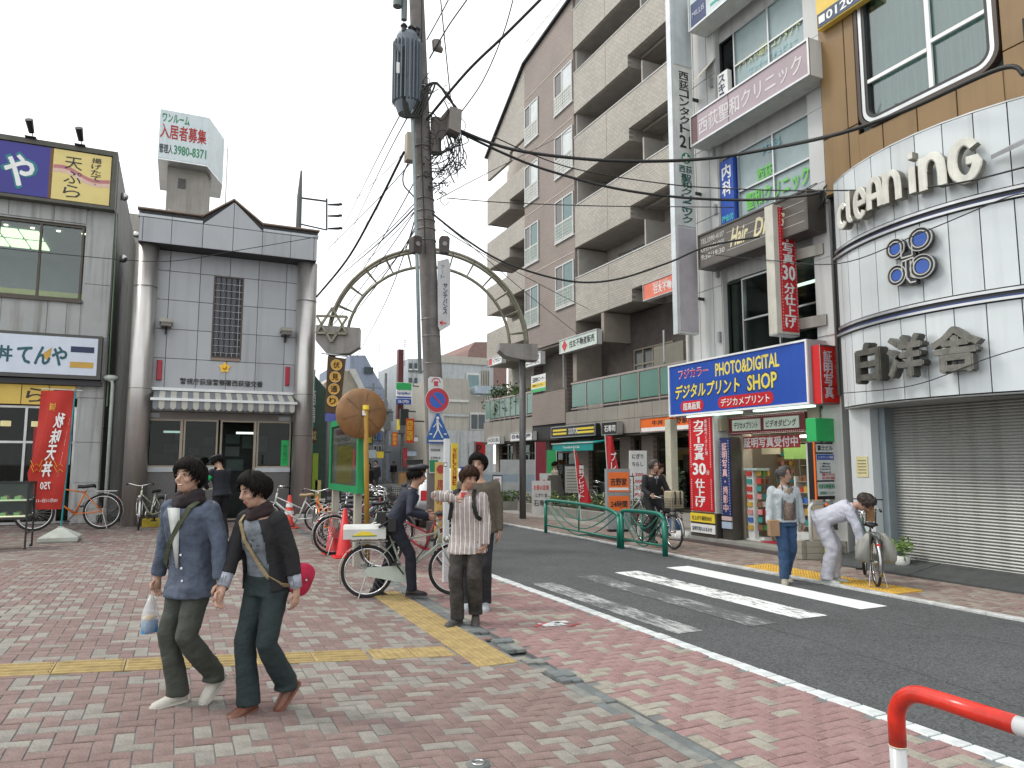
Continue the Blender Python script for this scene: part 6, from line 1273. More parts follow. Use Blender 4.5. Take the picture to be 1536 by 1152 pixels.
# brown street name banner on the left post
bn = thing('street_name_banner', PL+Vector((.1,-.2,2.9)), 'brown vertical banner with four yellow discs of black characters on the left arch post', 'banner')
bb = on_y(488, 618, 20.7); bt_ = on_y(520, 538, 20.7)
MB().prism([on_y(488,618,20.7),on_y(510,620,20.7),on_y(519,538,20.7),on_y(492,534,20.7)],(0,.06,0)).build('banner_sheet', mat('brown_banner', (.10,.055,.02), .6), bn)
for k, c_ in enumerate('伏見通り'):
    q = on_y(504.5-1.9*k, 547.5+18*k, 20.69); MB().cyl(q, q-Vector((0,.015,0)), .155, 22).build('yellow_disc', mat('disc_orange', (.75,.4,.04), .5), bn); MB().torus(q-Vector((0,.016,0)),(0,1,0),.155,.008,22,5).build('disc_rim', mat('cream_rim', (.7,.6,.4), .5), bn)
    text(c_, ink, q+Vector((-.09,-.018,-.09)), RF, UP, .18, .18, bn, bold=.04)
MB().tube([on_y(482,530,20.72),on_y(522,535,20.72)],.02,6).build('bracket', alu, bn)
q = on_y(487,632,20.69); MB().box(q.x,q.x+.42,20.62,20.66,q.z,q.z+.22).build('blue_tag', mat('tag_blue', (.1,.12,.4), .5), bn)
for i, (x, y0, y1, m_, lab) in enumerate(((467,555,640,mat('teal_banner', (.02,.38,.28), .5),'teal vertical shop banner between the column and the arch post'),(469,642,665,mat('brown_banner'),'small brown sign with discs under the teal banner'))):
    t = thing('shop_banner', on_y(x,y1,23.0), lab, 'banner'); a = on_y(x-4,y1,23.0); b = on_y(x+6,y0,23.0); MB().box(a.x,b.x,22.95,23.0,a.z,b.z).build('banner_sheet', m_, t); text('酒場' if i == 0 else '伏見', signwhite if i == 0 else paleyel, (a.x+.04,22.948,a.z+.1), RF, UP, .14, (b.z-a.z)*.6, t, vertical=True)
# ================================================================ UTILITY POLE
up = thing('utility_pole', (4.53,13.3,0), 'leaning concrete utility pole with transformer, boxes and tangled cables', 'utility pole')
pc = mat('pole_concrete', (.215,.2,.19), .85, var=.25, vs=3, streak=.5, bump=.5, bs=25)
PY_ = 13.3
def up_at(py): 
    """point on the pole axis seen at picture height py"""
    x = 655 if py > 700 else 625+(py+0)*(30/700.); return on_y(x, py, PY_)
ax_ = [Vector((4.55,PY_,-.05))]+[up_at(p) for p in (700,600,450,300,150,0,-160)]
MB().tube(ax_, [.19,.185,.182,.175,.165,.158,.15,.145], 24).build('pole', pc, up, True)
for py in (130,222,268,300,318,332,345,362,480,505,546,640,770):
    p = up_at(py); MB().torus(p,(0,0,1),.175,.011,24,5).build('steel_band', mat('band_steel', (.24,.23,.22), .5, .6), up)
# ribbed transformer
tc_ = on_y(611, 120, PY_-.1); T = MB(); hT = 1.45
zt, zb = on_y(611,62,PY_).z, on_y(611,163,PY_).z
T.tube([(tc_.x,PY_-.1,zb-.18),(tc_.x,PY_-.1,zb),(tc_.x,PY_-.1,zt),(tc_.x,PY_-.1,zt+.08)],[.17,.235,.235,.2],24)
for k in range(22):
    a = 2*math.pi*k/22; d = Vector((math.cos(a),math.sin(a),0)); c0 = Vector((tc_.x,PY_-.1,0)); T.bar(c0+d*.26+UP*(zb+.05), c0+d*.26+UP*(zt-.12), .022, .075, up=d)
T.build('transformer', mat('transformer_blue', (.16,.19,.22), .5, var=.1, grime=.3), up)
for k, dx in enumerate((-.13,.02,.14)): MB().tube([(tc_.x+dx,PY_-.25,zt+.02),(tc_.x+dx,PY_-.25,zt+.1),(tc_.x+dx,PY_-.25,zt+.14),(tc_.x+dx,PY_-.25,zt+.2)],[.05,.05,.075,.03],10).build('bushing', dark_metal, up)
q = on_y(600,75,PY_-.3); MB().prism([q+Vector((-.12,0,.12)),q+Vector((.1,0,.14)),q+Vector((.08,0,-.14))],(0,.1,0)).build('cover', mat('transformer_blue'), up)
q = on_y(597,98,PY_-.36); MB().box(q.x-.03,q.x+.03,q.y-.01,q.y,q.z-.16,q.z+.06).build('white_plate', signwhite, up)
for (x, y0, y1, r_) in ((610,-140,30,.06),(600,-100,10,.09)): a = on_y(x,y0,PY_-.15); b = on_y(x-4,y1,PY_-.15); MB().tube([a,b],r_,12).build('cutout_switch', mat('switch_grey', (.15,.18,.18), .5), up)
pip = MB(); pip.tube([on_y(x,y,PY_-.24) for x, y in ((628,60),(622,110),(618,172),(622,260),(625,370),(630,560))],.035,10).build('riser_pipe', mat('pipe_bluegrey', (.3,.36,.37), .45, grime=.3), up, True)
MB().tube([on_y(x,y,PY_-.22) for x, y in ((633,-60),(632,220),(638,380))],.012,6).build('earth_wire', wire_m, up)
def cpath(pts, Y, r=.018, name='cable', par=up, n=10):
    """smooth curve through picture-measured points lying near plane Y"""
    P = [on_y(p[0], p[1], p[2] if len(p) > 2 else Y) for p in pts]; out = []
    P = [on_x(s_[0], s_[1], 9.7 if s_[0] < 1240 else 9.3) if (s_[0] > 1030 and q.x > (9.7 if s_[0] < 1240 else 9.3)) else q for s_, q in zip(pts, P)]
    for i in range(len(P)-1):
        p0 = P[max(i-1,0)]; p1 = P[i]; p2 = P[i+1]; p3 = P[min(i+2,len(P)-1)]
        for k in range(n):
            t = k/n; out.append(.5*((2*p1)+(p2-p0)*t+(2*p0-5*p1+4*p2-p3)*t*t+(3*p1-p0-3*p2+p3)*t*t*t))
    out.append(P[-1]); return MB().tube(out, r, 6).build(name, wire_m, par, True)
for dx in (0,4,8,13): cpath([(604+dx*.4,70),(603+dx*.5,120),(606+dx*.5,165),(612+dx,176),(622+dx,165),(634+dx*1.2,135),(650+dx*.3,124),(662,132)], PY_-.3, .02)
for k in range(5): cpath([(652+k,124),(660+k*3,130+k*3),(672+k*2,148+k*2),(684,160+k*3),(688,172)], PY_-.25, .013)
# junction box on the right and its drooping cables
q = on_y(683,178,PY_-.5); MB().prism([q+Vector((-.13,0,-.22)),q+Vector((.12,0,-.28)),q+Vector((.14,0,.22)),q+Vector((-.1,0,.24))],(0,.3,0)).build('junction_box', mat('box_warmgrey', (.24,.22,.2), .5, grime=.4), up)
q2 = on_y(660,188,PY_-.25); MB().bar(q2+Vector((-.1,0,-.25)),q2+Vector((.25,-.1,.25)),.1,.28).build('cable_bracket', mat('bracket_rust', (.11,.09,.08), .7), up)
rw = random.Random(12)
for k in range(11):
    xs_ = 668+k*2.6; dp = rw.uniform(225,275); cpath([(xs_,200),(xs_+rw.uniform(-4,10),(200+dp)/2),(655+rw.uniform(0,22),dp),(646,dp+rw.uniform(2,16))], PY_-rw.uniform(.15,.45), rw.uniform(.007,.014))
for k in range(5): cpath([(660+k*5,205),(664+k*8,238),(676+k*5,262-k*3),(690-k*3,250),(690-k*2,205)], PY_-.35, .008)
for k in range(16): a = rw.uniform(0,6.28); c_ = (645+rw.uniform(0,24), rw.uniform(255,292)); cpath([(c_[0],c_[1]),(c_[0]+7*math.cos(a),c_[1]+6*math.sin(a)),(c_[0]+8*math.cos(a+1.5),c_[1]+7*math.sin(a+1.5)),(c_[0]+3,c_[1]+3)], PY_-rw.uniform(.1,.3), .007)
q = on_y(616,222,PY_-.15); MB().box(q.x-.1,q.x+.06,q.y-.1,q.y+.1,q.z-.28,q.z+.28).build('meter_box', mat('box_beige', (.38,.34,.27), .5, grime=.4), up)
cpath([(612,245),(605,262),(606,278),(618,292),(626,302)], PY_-.1, .014)
q = on_y(654,200,PY_-.2); MB().cyl(q+Vector((0,0,-.42)),q+Vector((0,0,.3)),.11,14).build('closure_tube', mat('closure_brown', (.11,.095,.085), .6), up)
q = on_y(655,72,PY_-.22); MB().tube([q+Vector((0,0,.14)),q,q+Vector((.12,-.02,-.05))],[.1,.1,.05],12).build('surge_arrester', mat('arrester_grey', (.22,.2,.18), .5), up)
MB().torus(up_at(135),(0,0,1),.2,.02,24,6).build('collar', alu, up)
for (px, rr, lab) in ((626,R(14),0),(667,R(-12),1)):
    q = on_y(px,366,PY_-.28); s = thing('street_speaker', q, ['small dark loudspeaker on the left side of the utility pole','small dark loudspeaker on the right side of the utility pole'][lab], 'loudspeaker', 'loudspeakers on the utility pole', rz=rr, local=True)
    MB().prism([(-.09,-.02,-.17),(.09,-.02,-.17),(.1,-.02,.12),(.06,-.02,.16),(-.06,-.02,.16),(-.1,-.02,.12)],(0,.18,0)).build('housing', mat('speaker_brown', (.06,.05,.045), .5), s); MB().cyl((0,-.035,-.0),(0,-.02,-.0),.045,14).build('cone', mat('cone_grey', (.3,.29,.28), .5), s); MB().bar((0,.1,0),(.0 if lab else .0,.3,0),.03,.03).build('bracket', dark_metal, s)
# pole signs
ps_ = thing('medical_sign', on_y(667,490,PY_-.25), 'tilted white plate sign with vertical blue katakana on the utility pole', 'sign')
P = [on_y(656,392,PY_-.24),on_y(672,388,PY_-.24),on_y(675,398,PY_-.24),on_y(675,488,PY_-.24),on_y(660,497,PY_-.24),on_y(657,490,PY_-.24)]
MB().prism(P,(0,-.02,0)).build('plate', mat('grey_white_plate', (.56,.56,.58), .5, grime=.3), ps_); text('サンテバンス', navyink, on_y(664.5,471,PY_-.262), RF, UP, .085, .62, ps_, vertical=True, bold=.03); text('アート', mat('faint_grey_ink', (.2,.25,.25), .5), on_y(661,418,PY_-.262), RF, UP, .08, .28, ps_, vertical=True)
q = on_y(660,484,PY_-.262); MB().bar(q,q+Vector((.13,0,0)),.01,.02).bar(q,q+Vector((.05,0,.04)),.01,.02).bar(q,q+Vector((.05,0,-.04)),.01,.02).build('red_arrow', red, ps_)
wb = thing('pole_backing_sign', on_y(656,640,PY_-.2), 'white rounded board strapped to the utility pole behind the round sign', 'sign')
P = [on_y(x,y,PY_-.21) for x, y in ((642,568),(645,565),(660,566),(664,570),(667,708),(644,710))]; MB().prism(P,(0,-.015,0)).build('plate', mat('white_plate2', (.66,.67,.67), .5, grime=.2), wb)
q = on_y(654,574,PY_-.23); MB().torus(q,(0,1,0),.085,.008,20,5,a0=math.pi,a1=2*math.pi).build('red_ring', signred, wb); text('質', signred, q+Vector((-.05,0,-.07)), RF, UP, .1, .1, wb, bold=.03)
text('西荻窪通', ink, on_y(646,677,PY_-.227), RF, UP, .19, .05, wb, bold=.02); text('3399-0', ink, on_y(646,689,PY_-.227), RF, UP, .19, .05, wb, bold=.02); 
P = [on_y(x,y,PY_-.226) for x, y in ((644,690),(657,690),(657,708),(645,708))]; MB().prism(P,(0,-.003,0)).build('green_patch', green, wb)
ns = thing('no_parking_sign', on_y(656,600,PY_-.3), 'round red and blue no parking sign on the utility pole', 'road sign'); q = on_y(656,600,PY_-.3)
MB().cyl(q,q+Vector((0,.015,0)),.24,36).build('backplate', alu, ns); MB().cyl(q+Vector((0,-.004,0)),q,.232,36).build('red_disc', mat('roadsign_red', (.5,.03,.05), .45, var=.15), ns); MB().cyl(q+Vector((0,-.008,0)),q+Vector((0,-.0041,0)),.15,36).build('blue_disc', mat('roadsign_blue', (.02,.12,.5), .45, var=.15), ns)
MB().bar(q+Vector((-.112,-.011,.112)),q+Vector((.112,-.011,-.112)),.004,.032,up=(1,0,1)).build('red_slash', mat('roadsign_red'), ns)
cs = thing('crosswalk_sign', on_y(656,665,PY_-.32), 'blue triangular pedestrian crossing sign with white walking figure', 'road sign'); Yc = PY_-.32
def cp(x, y, o=0): return on_y(x, y, Yc+o)
MB().prism([cp(655,620),cp(658,620),cp(674,656),cp(674,665),cp(640,665),cp(640,656)],(0,-.012,0)).build('plate', mat('roadsign_blue2', (.02,.11,.36), .45, var=.15), cs)
wm_ = mat('sign_cream', (.7,.7,.68), .5); fig = MB(); o_ = -.016
fig.cyl(cp(656.5,627,o_),cp(656.5,627,o_-.004),.03,14)
for a, b, w in (((656,630),(657,645),.045),((657,632),(650,641),.02),((657,632),(663,641),.02),((656,645),(650,657),.026),((658,645),(664,657),.026)): fig.bar(cp(*a,o=o_),cp(*b,o=o_),w,.004,up=(0,1,0)) if False else fig.prism([cp(a[0],a[1],o_)+Vector((-w/2,0,0)),cp(a[0],a[1],o_)+Vector((w/2,0,0)),cp(b[0],b[1],o_)+Vector((w/2,0,0)),cp(b[0],b[1],o_)+Vector((-w/2,0,0))],(0,-.004,0))
fig.build('walking_figure', wm_, cs); 
for (x0, x1, y0, y1) in ((643,671,660,662.5),(644,648,650,652),(666,670,650,652)): MB().prism([cp(x0,y1,o_),cp(x1,y1,o_),cp(x1,y0,o_),cp(x0,y0,o_)],(0,-.003,0)).build('white_bar', wm_, cs)
# ================================================================ OVERHEAD CABLES  (x, y in the picture, Y = distance along the street)
def cable(label, pts, r=.02, name='overhead_cable'):
    P = [on_y(p[0], p[1], p[2]) for p in pts]; t = thing(name, P[0], label, 'cable', 'overhead cables'); o = cpath(pts, 0, r, 'cable', t, 8)
cable('thick cable rising from the pole to the top centre', [(640,180,13.1),(700,108,12.2),(760,50,11.4),(815,-5,10.8)], .028)
cable('cable from the junction box to the top edge right of the pole', [(692,168,12.9),(725,120,12.4),(755,50,11.8),(772,-10,11.4)], .012)
cable('thin vertical service wire above the junction box', [(676,150,13.0),(668,70,12.8),(660,-10,12.6)], .012)
cable('upper heavy cable sagging from the pole to the bracket on the brown wall', [(690,196,13),(760,222,12.6),(850,236,12),(950,242,11.4),(1060,238,10.8),(1160,222,10.0),(1260,200,9.0),(1360,165,7.6),(1500,103,5.9),(1536,112,5.6)], .032)
cable('second heavy cable passing below the first to the knot on the white building', [(692,200,13),(760,232,12.7),(820,255,12.4),(920,282,11.8),(1020,296,11.2),(1120,300,10.4),(1200,294,9.6),(1232,288,9.1)], .026)
cable('thin cable above the white clinic wall', [(740,205,13),(850,250,12.4),(1000,276,11.4),(1120,284,10.4),(1230,286,9.2),(1400,280,7.3),(1540,250,6.0)], .012)
cable('low cable sagging across the apartment front', [(648,320,13),(700,360,12.8),(760,395,12.6),(850,421,12.2),(920,420,11.8),(1000,395,11.2),(1060,370,10.6),(1140,355,10)], .02)
cable('twin telephone wire crossing the apartment at mid height', [(670,297,13.2),(760,304,13),(900,309,12.6),(1010,310,12),(1100,311,11)], .01)
cable('thin wire from the pole to the apartment balcony', [(665,335,13),(720,380,15),(790,440,19),(865,500,25)], .009)
cable('thin wire parallel below the first balcony wire', [(665,345,13),(760,400,17),(880,462,24),(930,480,26)], .009)
cable('heavy cable from the pole down to the police box corner', [(606,228,13.1),(560,320,15),(520,390,17),(475,445,20)], .028)
cable('thin cable down left to behind the police box', [(636,245,13.1),(590,330,18),(540,410,26),(478,488,36)], .014)
cable('dotted line cable to the distant roofs, upper', [(604,165,13.2),(570,230,20),(530,310,34),(500,370,48)], .014)
cable('dotted line cable to the distant roofs, lower', [(610,178,13.2),(575,245,20),(535,330,34),(505,395,48)], .014)
cable('long cable into the side street behind the arch', [(640,255,13.2),(610,370,20),(575,460,32),(535,535,48)], .018)
cable('second long cable into the side street', [(640,300,13.2),(600,380,20),(540,460,34),(490,520,46)], .014)
cable('line wire climbing from the pole top toward the right', [(640,60,13.1),(662,20,12.8),(680,-15,12.4)], .012); cable('line wire looping beside the pole top', [(644,88,13.1),(672,40,12.8),(700,0,12.5),(706,-12,12.4)], .014)
cable('thin sagging wire across the restaurant and police box fronts', [(0,372,20),(120,384,20.4),(250,392,20.6),(360,375,20.6),(478,355,20.7)], .01)
cable('thin wire across the curved white fascia', [(1050,380,11.2),(1150,390,10),(1260,395,8.6),(1380,350,7.4),(1500,300,6.2),(1536,290,5.8)], .008)
cable('thin wire crossing the metal characters', [(1262,590,8.5),(1370,578,7.2),(1480,538,6.2),(1540,520,5.7)], .007)
cable('thin distant wire to the apartment top', [(655,300,13.3),(740,255,16),(860,195,24)], .009)
rt = random.Random(77)
for k in range(10):
    x0 = 640+rt.uniform(-6,8); y0 = rt.uniform(150,330); x1 = rt.choice((rt.uniform(470,560), rt.uniform(480,540))); y1 = y0+(x0-x1)*rt.uniform(.9,1.5)
    cable('fine telephone wire fanning from the utility pole down to the left, %s' % ['first','second','third','fourth','fifth','sixth','seventh','eighth','ninth','tenth'][k]+' from the top', [(x0,y0,13.2),((x0+x1)/2,(y0+y1)/2+6,20),(x1,y1,34)], rt.uniform(.007,.013))
for k in range(26):
    a = rt.uniform(0,6.28); c_ = (648+rt.uniform(-10,44), rt.uniform(120,300)); w_ = rt.uniform(4,13); cpath([(c_[0]+w_*math.cos(a+q*1.3), c_[1]+w_*1.3*math.sin(a+q*1.3)) for q in range(4)], PY_-rt.uniform(.2,.45), rt.uniform(.006,.012), 'loose_cable')
for i, (x, y, n) in enumerate(((1226,292,16),)):
    t = thing('cable_knot', on_x(x,y,10.25), 'tangle of small cable loops on the corner of the white building', 'cable knot'); rk = random.Random(2)
    for k in range(n):
        c0 = on_x(x+rk.uniform(-14,14), y+rk.uniform(-12,14), 10.25); MB().torus(c0+Vector((rk.uniform(-.1,.1),0,0)),(rk.uniform(-1,1),rk.uniform(-1,1),rk.uniform(-1,1)),rk.uniform(.06,.14),.008,14,5).build('loop', wire_m, t)
# ================================================================ BICYCLES
BC = {}
def bike(label, loc, rz, frame_m=None, basket=True, box=False, roll=0., scale=1., group=None, saddle_m=None, step=True, fork_turn=0., name='bicycle', guard_m=None, light=False, detail=True):
    key = (frame_m.name, basket, box, saddle_m.name if saddle_m else '', step, guard_m.name if guard_m else '', fork_turn, light)
    if key in BC:
        return copy_tree(BC[key], loc, (roll,0,rz), label)
    t = thing(name, loc, label, 'bicycle', group, local=True); t.rotation_euler = (roll,0,rz); t.scale = (scale,)*3
    r = .325; XF, XR = .56, -.53; frm = frame_m; sil = steel if frm is not steel else alu
    if 'wh' not in BC:
        BC['tyre'] = MB().torus((0,0,0),(0,1,0),r-.018,.019,36,8).mesh('tyre', rubber, True)
        w = MB().torus((0,0,0),(0,1,0),r-.045,.011,36,6)
        w.cyl((0,-.045,0),(0,.045,0),.022,10)
        for k in range(28):
            a = 2*math.pi*k/28; b = a+.5*(1 if k % 2 else -1); s_ = .03*(1 if k % 4 < 2 else -1)
            w.tube([(.02*math.cos(b),s_,.02*math.sin(b)),((r-.05)*math.cos(a),0,(r-.05)*math.sin(a))], .0017, 3, caps=False)
        BC['rim'] = w.mesh('rim', chrome, True); BC['wh'] = 1
    ft = fork_turn; M = Matrix.Rotation(ft, 3, 'Z')
    def F(x, y, z): v = M@Vector((x-.42, y, z)); return Vector((v.x+.42, v.y, v.z))
    for i, (x, fr) in enumerate(((XF,True),(XR,False))):
        o = put(BC['tyre'], 'wheel', t); c = F(x,0,r) if fr else Vector((x,0,r)); o.location = c; o.rotation_euler = (0,0,ft if fr else 0)
        put(BC['rim'], 'rim', o)
    T = lambda b, p, q, rr=.013, n=8: b.tube([p, q], rr, n)
    f = MB(); BB = Vector((-.08,0,.29)); ST = Vector((-.24,0,.72)); HB = Vector((.385,0,.66)); HT = Vector((.35,0,.84))
    T(f,BB,ST,.015); T(f,HB,HT,.019)
    if step: f.tube([HB,Vector((.2,0,.5)),Vector((.04,0,.36)),BB],.017,8); T(f,Vector((.37,0,.76)),Vector((-.17,0,.5)),.012)
    else: T(f,HB,BB,.017); T(f,Vector((.36,0,.79)),Vector((-.22,0,.68)),.013)
    for s in (-1,1): T(f,Vector((BB.x,s*.03,BB.z)),Vector((XR,s*.06,r)),.009); T(f,Vector((-.22,s*.02,.66)),Vector((XR,s*.06,r)),.008)
    f.build('frame', frm, t, True)
    k_ = MB()
    for s in (-1,1): k_.tube([F(.39,s*.05,.64),F(.45,s*.055,.52),F(XF,s*.055,r)],.010,6)
    k_.tube([F(.39,-.05,.645),F(.39,.05,.645)],.014,6).build('fork', sil, t, True)
    h = MB(); h.tube([Vector((.35,0,.84)),Vector((.335,0,.93))],.012,8)
    hp = [(.15,-.26,.96),(.28,-.22,.99),(.36,-.1,.95),(.34,0,.93),(.36,.1,.95),(.28,.22,.99),(.15,.26,.96)]; h.tube([F(*p) for p in hp],.011,8); hb = h.build('handlebar', chrome, t, True)
    for s in (-1,1): MB().tube([F(.10,s*.265,.955),F(.22,s*.245,.975)],.017,8).build('grip', black, hb, True); MB().tube([F(.2,s*.22,.95),F(.3,s*.16,.94)],.005,5).build('brake_lever', sil, hb)
    MB().ring([[Vector((x,y*w,z)) for y,z in ((-1,zt-.03),(-.7,zt),(0,zt+.012),(.7,zt),(1,zt-.03),(0,zt-.055))] for x,w,zt in ((-.40,.02,.80),(-.37,.085,.825),(-.3,.1,.82),(-.2,.05,.805),(-.12,.022,.81),(-.1,.008,.8))]).build('saddle', saddle_m or black, t, True)
    MB().tube([ST,Vector((-.265,0,.79))],.013,8).build('seat_post', sil, t)
    for x, a0, a1, fr in ((XF,R(-10),R(150),True),(XR,R(20),R(205),False)):
        g_ = MB(); rr = []
        for k in range(19):
            a = a0+(a1-a0)*k/18; ct = [(r+.02,-.03),(r+.032,0),(r+.02,.03),(r+.026,0)]
            rr.append([(F(x+q*math.cos(a),y,r+q*math.sin(a)) if fr else Vector((x+q*math.cos(a),y,r+q*math.sin(a)))) for q, y in ct])
        g_.ring(rr).build('mudguard', frm if box else sil, t, True)
    g_ = MB(); gp = []
    for (xx, zz, rr) in ((BB.x,BB.z,.105),): gp += [(BB.x+rr*math.cos(R(a)), BB.z+rr*math.sin(R(a))) for a in range(-95,96,19)]
    gp += [(XR,r+.055),(XR-.04,r),(XR,r-.05)]
    g_.prism([(x,-.055,z) for x,z in gp],(0,-.018,0)).build('chain_guard', guard_m or sil, t)
    for s in (-1,1):
        c = BB+Vector((.0,s*.08,0)); e = c+Vector((s*.1,0,-s*.13)); m_ = MB().tube([c,e],.009,6).box(e.x-.05,e.x+.05,e.y+(0 if s>0 else -.09),e.y+(.09 if s>0 else 0),e.z-.012,e.z+.012); m_.build('pedal', dark_metal, t)
    rk_ = MB(); 
    for s in (-1,0,1): rk_.tube([(-.28,s*.05,.70),(-.75,s*.05,.70)],.006,5)
    for x in (-.35,-.5,-.73): rk_.tube([(x,-.055,.70),(x,.055,.70)],.006,5)
    for s in (-1,1): rk_.tube([(-.62,s*.055,.70),(XR,s*.06,r)],.006,5)
    rk_.build('rear_rack', sil, t)
    ks_ = MB()
    for s in (-1,1): ks_.tube([(XR,s*.06,r),(XR-.1,s*.11,.01)],.007,5)
    ks_.tube([(XR-.1,-.11,.012),(XR-.1,.11,.012)],.008,5).build('kickstand', sil, t)
    if light: MB().ell(F(.47,0,.7),(.05,.045,.045),10,8).build('headlamp', sil, t, True)
    MB().ell((-.78,0,.56),(.015,.03,.03),8,6).build('reflector', mat('reflector_red', (.5,.01,.01), .2), t)
    if basket:
        b = MB(); x0, x1, y0, z0, z1 = .46, .74, .17, .72, .96
        def W(p, q): b.tube([F(*p),F(*q)],.0035,4,caps=False)
        for k in range(6):
            z = z0+(z1-z0)*k/5; e = .015*k/5; W((x0-e,-y0-e,z),(x1+e,-y0-e,z)); W((x0-e,y0+e,z),(x1+e,y0+e,z)); W((x0-e,-y0-e,z),(x0-e,y0+e,z)); W((x1+e,-y0-e,z),(x1+e,y0+e,z))
        for k in range(9):
            y = -y0+2*y0*k/8; W((x0,y,z0),(x0,y,z1)); W((x1,y,z0),(x1+.015,y,z1)); W((x0,y,z0),(x1,y,z0))
        for k in range(7):
            x = x0+(x1-x0)*k/6; W((x,-y0,z0),(x,-y0-.015,z1)); W((x,y0,z0),(x,y0+.015,z1))
        b.build('basket', dark_metal if basket is True else basket, t)
    if box:
        MB().prism([(-.83,-.17,.74),(-.83,.17,.74),(-.83,.17,.86),(-.83,.13,.90),(-.83,-.13,.90),(-.83,-.17,.86)],(.52,0,0)).build('rear_box', offwhite, t)
        for s in (-1,1): MB().prism([(-.72+.3*q/8, s*.171, .78+.055*math.sin(math.pi*q/8)) for q in range(9)],(0,s*.004,0)).build('yellow_label', yellow, t)
        MB().box(-.72,-.42,-.178,-.176,.775,.785).build('red_line', mat('olive_green', (.1,.25,.03), .5), t)
    BC[key] = t; return t
silver_f = mat('silver_frame', (.55,.58,.56), .35, .3); cream_f = mat('cream_frame', (.6,.66,.5), .35); orange_f = mat('orange_frame', (.75,.2,.03), .35); dkgreen_f = mat('dark_green_frame', (.02,.09,.05), .3); black_f = mat('black_frame', (.02,.02,.022), .35)
blue_f = mat('blue_frame', (.03,.06,.2), .35); red_f = mat('red_frame', (.3,.02,.03), .35); tan_s = mat('tan_saddle', (.36,.26,.15), .6); pale_green_f = mat('pale_green_frame', (.42,.48,.4), .35)
def at_px(px, py, z=.002): q = on_z(px, py, z); return (q.x, q.y, z)
# officer's bicycle
rwp = on_z(555, 897); fwp = on_z(672, 893); dv = fwp-rwp; az = math.atan2(dv.y, dv.x); mid = (rwp+fwp)/2
PB_SC = 1.0
police_bike = bike("officer's pale grey-green bicycle with a white box over the rear wheel", (mid.x,mid.y,.002), az, pale_green_f, basket=False, box=True, step=False, guard_m=mat('guard_pale', (.5,.56,.5), .4), scale=.98, light=True)
# bicycles on the left
bike('silver bicycle with orange frame tube parked behind the red upright banner', at_px(103,795), R(178), orange_f, basket=False, step=False, scale=1.34)
bike('pale yellow-green bicycle leaning by the left steel column', at_px(222,792), R(-115), cream_f, basket=False, scale=1.15, fork_turn=.5, light=True)
bike('grey bicycle behind the pale yellow-green one at the left column', at_px(206,783), R(-60), steel, basket=False, scale=1.1)
bike('white bicycle with tan saddle by the traffic cone at the right column', at_px(440,800), R(168), mat('white_frame', (.68,.7,.68), .35), basket=False, saddle_m=tan_s, scale=1.12)
bike('orange bicycle parked end-on next to the notice board', at_px(485,815), R(100), orange_f, basket=False, scale=1.12, saddle_m=black, fork_turn=-.3)
# the row behind the notice board
rb_ = random.Random(21)
frs = [black_f, silver_f, dkgreen_f, red_f, blue_f, steel]
labs = ['black bicycle with wire basket, nearest in the row behind the notice board','silver bicycle second in the row behind the notice board','dark green bicycle with basket in the row behind the notice board','dark red bicycle in the middle of the row behind the officer','navy bicycle with basket in the row behind the officer','grey steel bicycle in the row behind the officer','black bicycle seen between the officer and the utility pole','silver bicycle with basket just left of the utility pole','dark green bicycle close behind the utility pole','dark red bicycle deepest in the row by the arch']
for k, lab in enumerate(labs):
    x = 3.25+.12*k+rb_.uniform(-.1,.1); y = 13.4+k*.62
    if k in (6,7): x += .1
    bike(lab, (min(x, edge_x(y)-.9), y, .004), R(rb_.uniform(-16,10))+(math.pi if k % 3 == 1 else 0), frs[k % 6], basket=k % 2 == 0, scale=1.08, roll=R(rb_.uniform(-6,6)), group='bicycles parked behind the notice board')
bike('red bicycle with silver guards right behind the officer, beside the white post', (3.45,10.9,.004), R(150), red_f, basket=False, scale=1.0)
# bicycle parking in front of the far shops
for k in range(9):
    q = on_z(736+k*7.2, 757+rb_.uniform(-2,2)); bike('%s bicycle number %s from the left in the parking area left of the arch post' % (['dark','silver','green','red','navy','grey'][k%6], ['one','two','three','four','five','six','seven','eight','nine'][k]), (q.x,q.y,.012), R(-115+rb_.uniform(-12,12)), frs[k % 6], basket=k % 2 == 0, scale=1.05, group='bicycles in the far parking area')
bike('dark bicycle standing behind the long planter', at_px(900,772,.02), R(-100), black_f, basket=True); bike('silver bicycle beside the tall white price board', at_px(945,788,.02), R(-80), silver_f, basket=False)
# the green bicycle of the man in white
g0_ = on_z(1314,879,.01); g1_ = on_z(1284,853,.01); gz_ = (g1_-g0_).normalized(); gm0 = g0_+gz_*.45
gb_ = bike('dark green bicycle with grey pannier bags held by the man in white', (gm0.x,gm0.y,.01), math.atan2(gz_.y,gz_.x), dkgreen_f, basket=True, step=True, fork_turn=-.2)
gr = mat('grey_tarp', (.33,.33,.3), .7, var=.2)
for s in (-1,1):
    rr = []
    for z, w, l, o_ in ((.33,.06,.10,.15),(.38,.09,.15,.16),(.5,.085,.165,.155),(.62,.06,.16,.13),(.70,.02,.14,.10)): rr.append([Vector((-.55+l*math.copysign(abs(math.cos(a))**.7,math.cos(a))+.012*math.sin(7*a+z*20), s*o_+w*math.copysign(abs(math.sin(a))**.7,math.sin(a))+.01*math.sin(5*a+z*31), z+.01*math.sin(3*a))) for a in [2*math.pi*k/24 for k in range(24)]])
    MB().ring(rr).build('pannier_bag', gr, gb_, True)
MB().cham(-.34,-.24,-.05,.05,.84,1.1,.02).build('wooden_cover', wood, gb_)
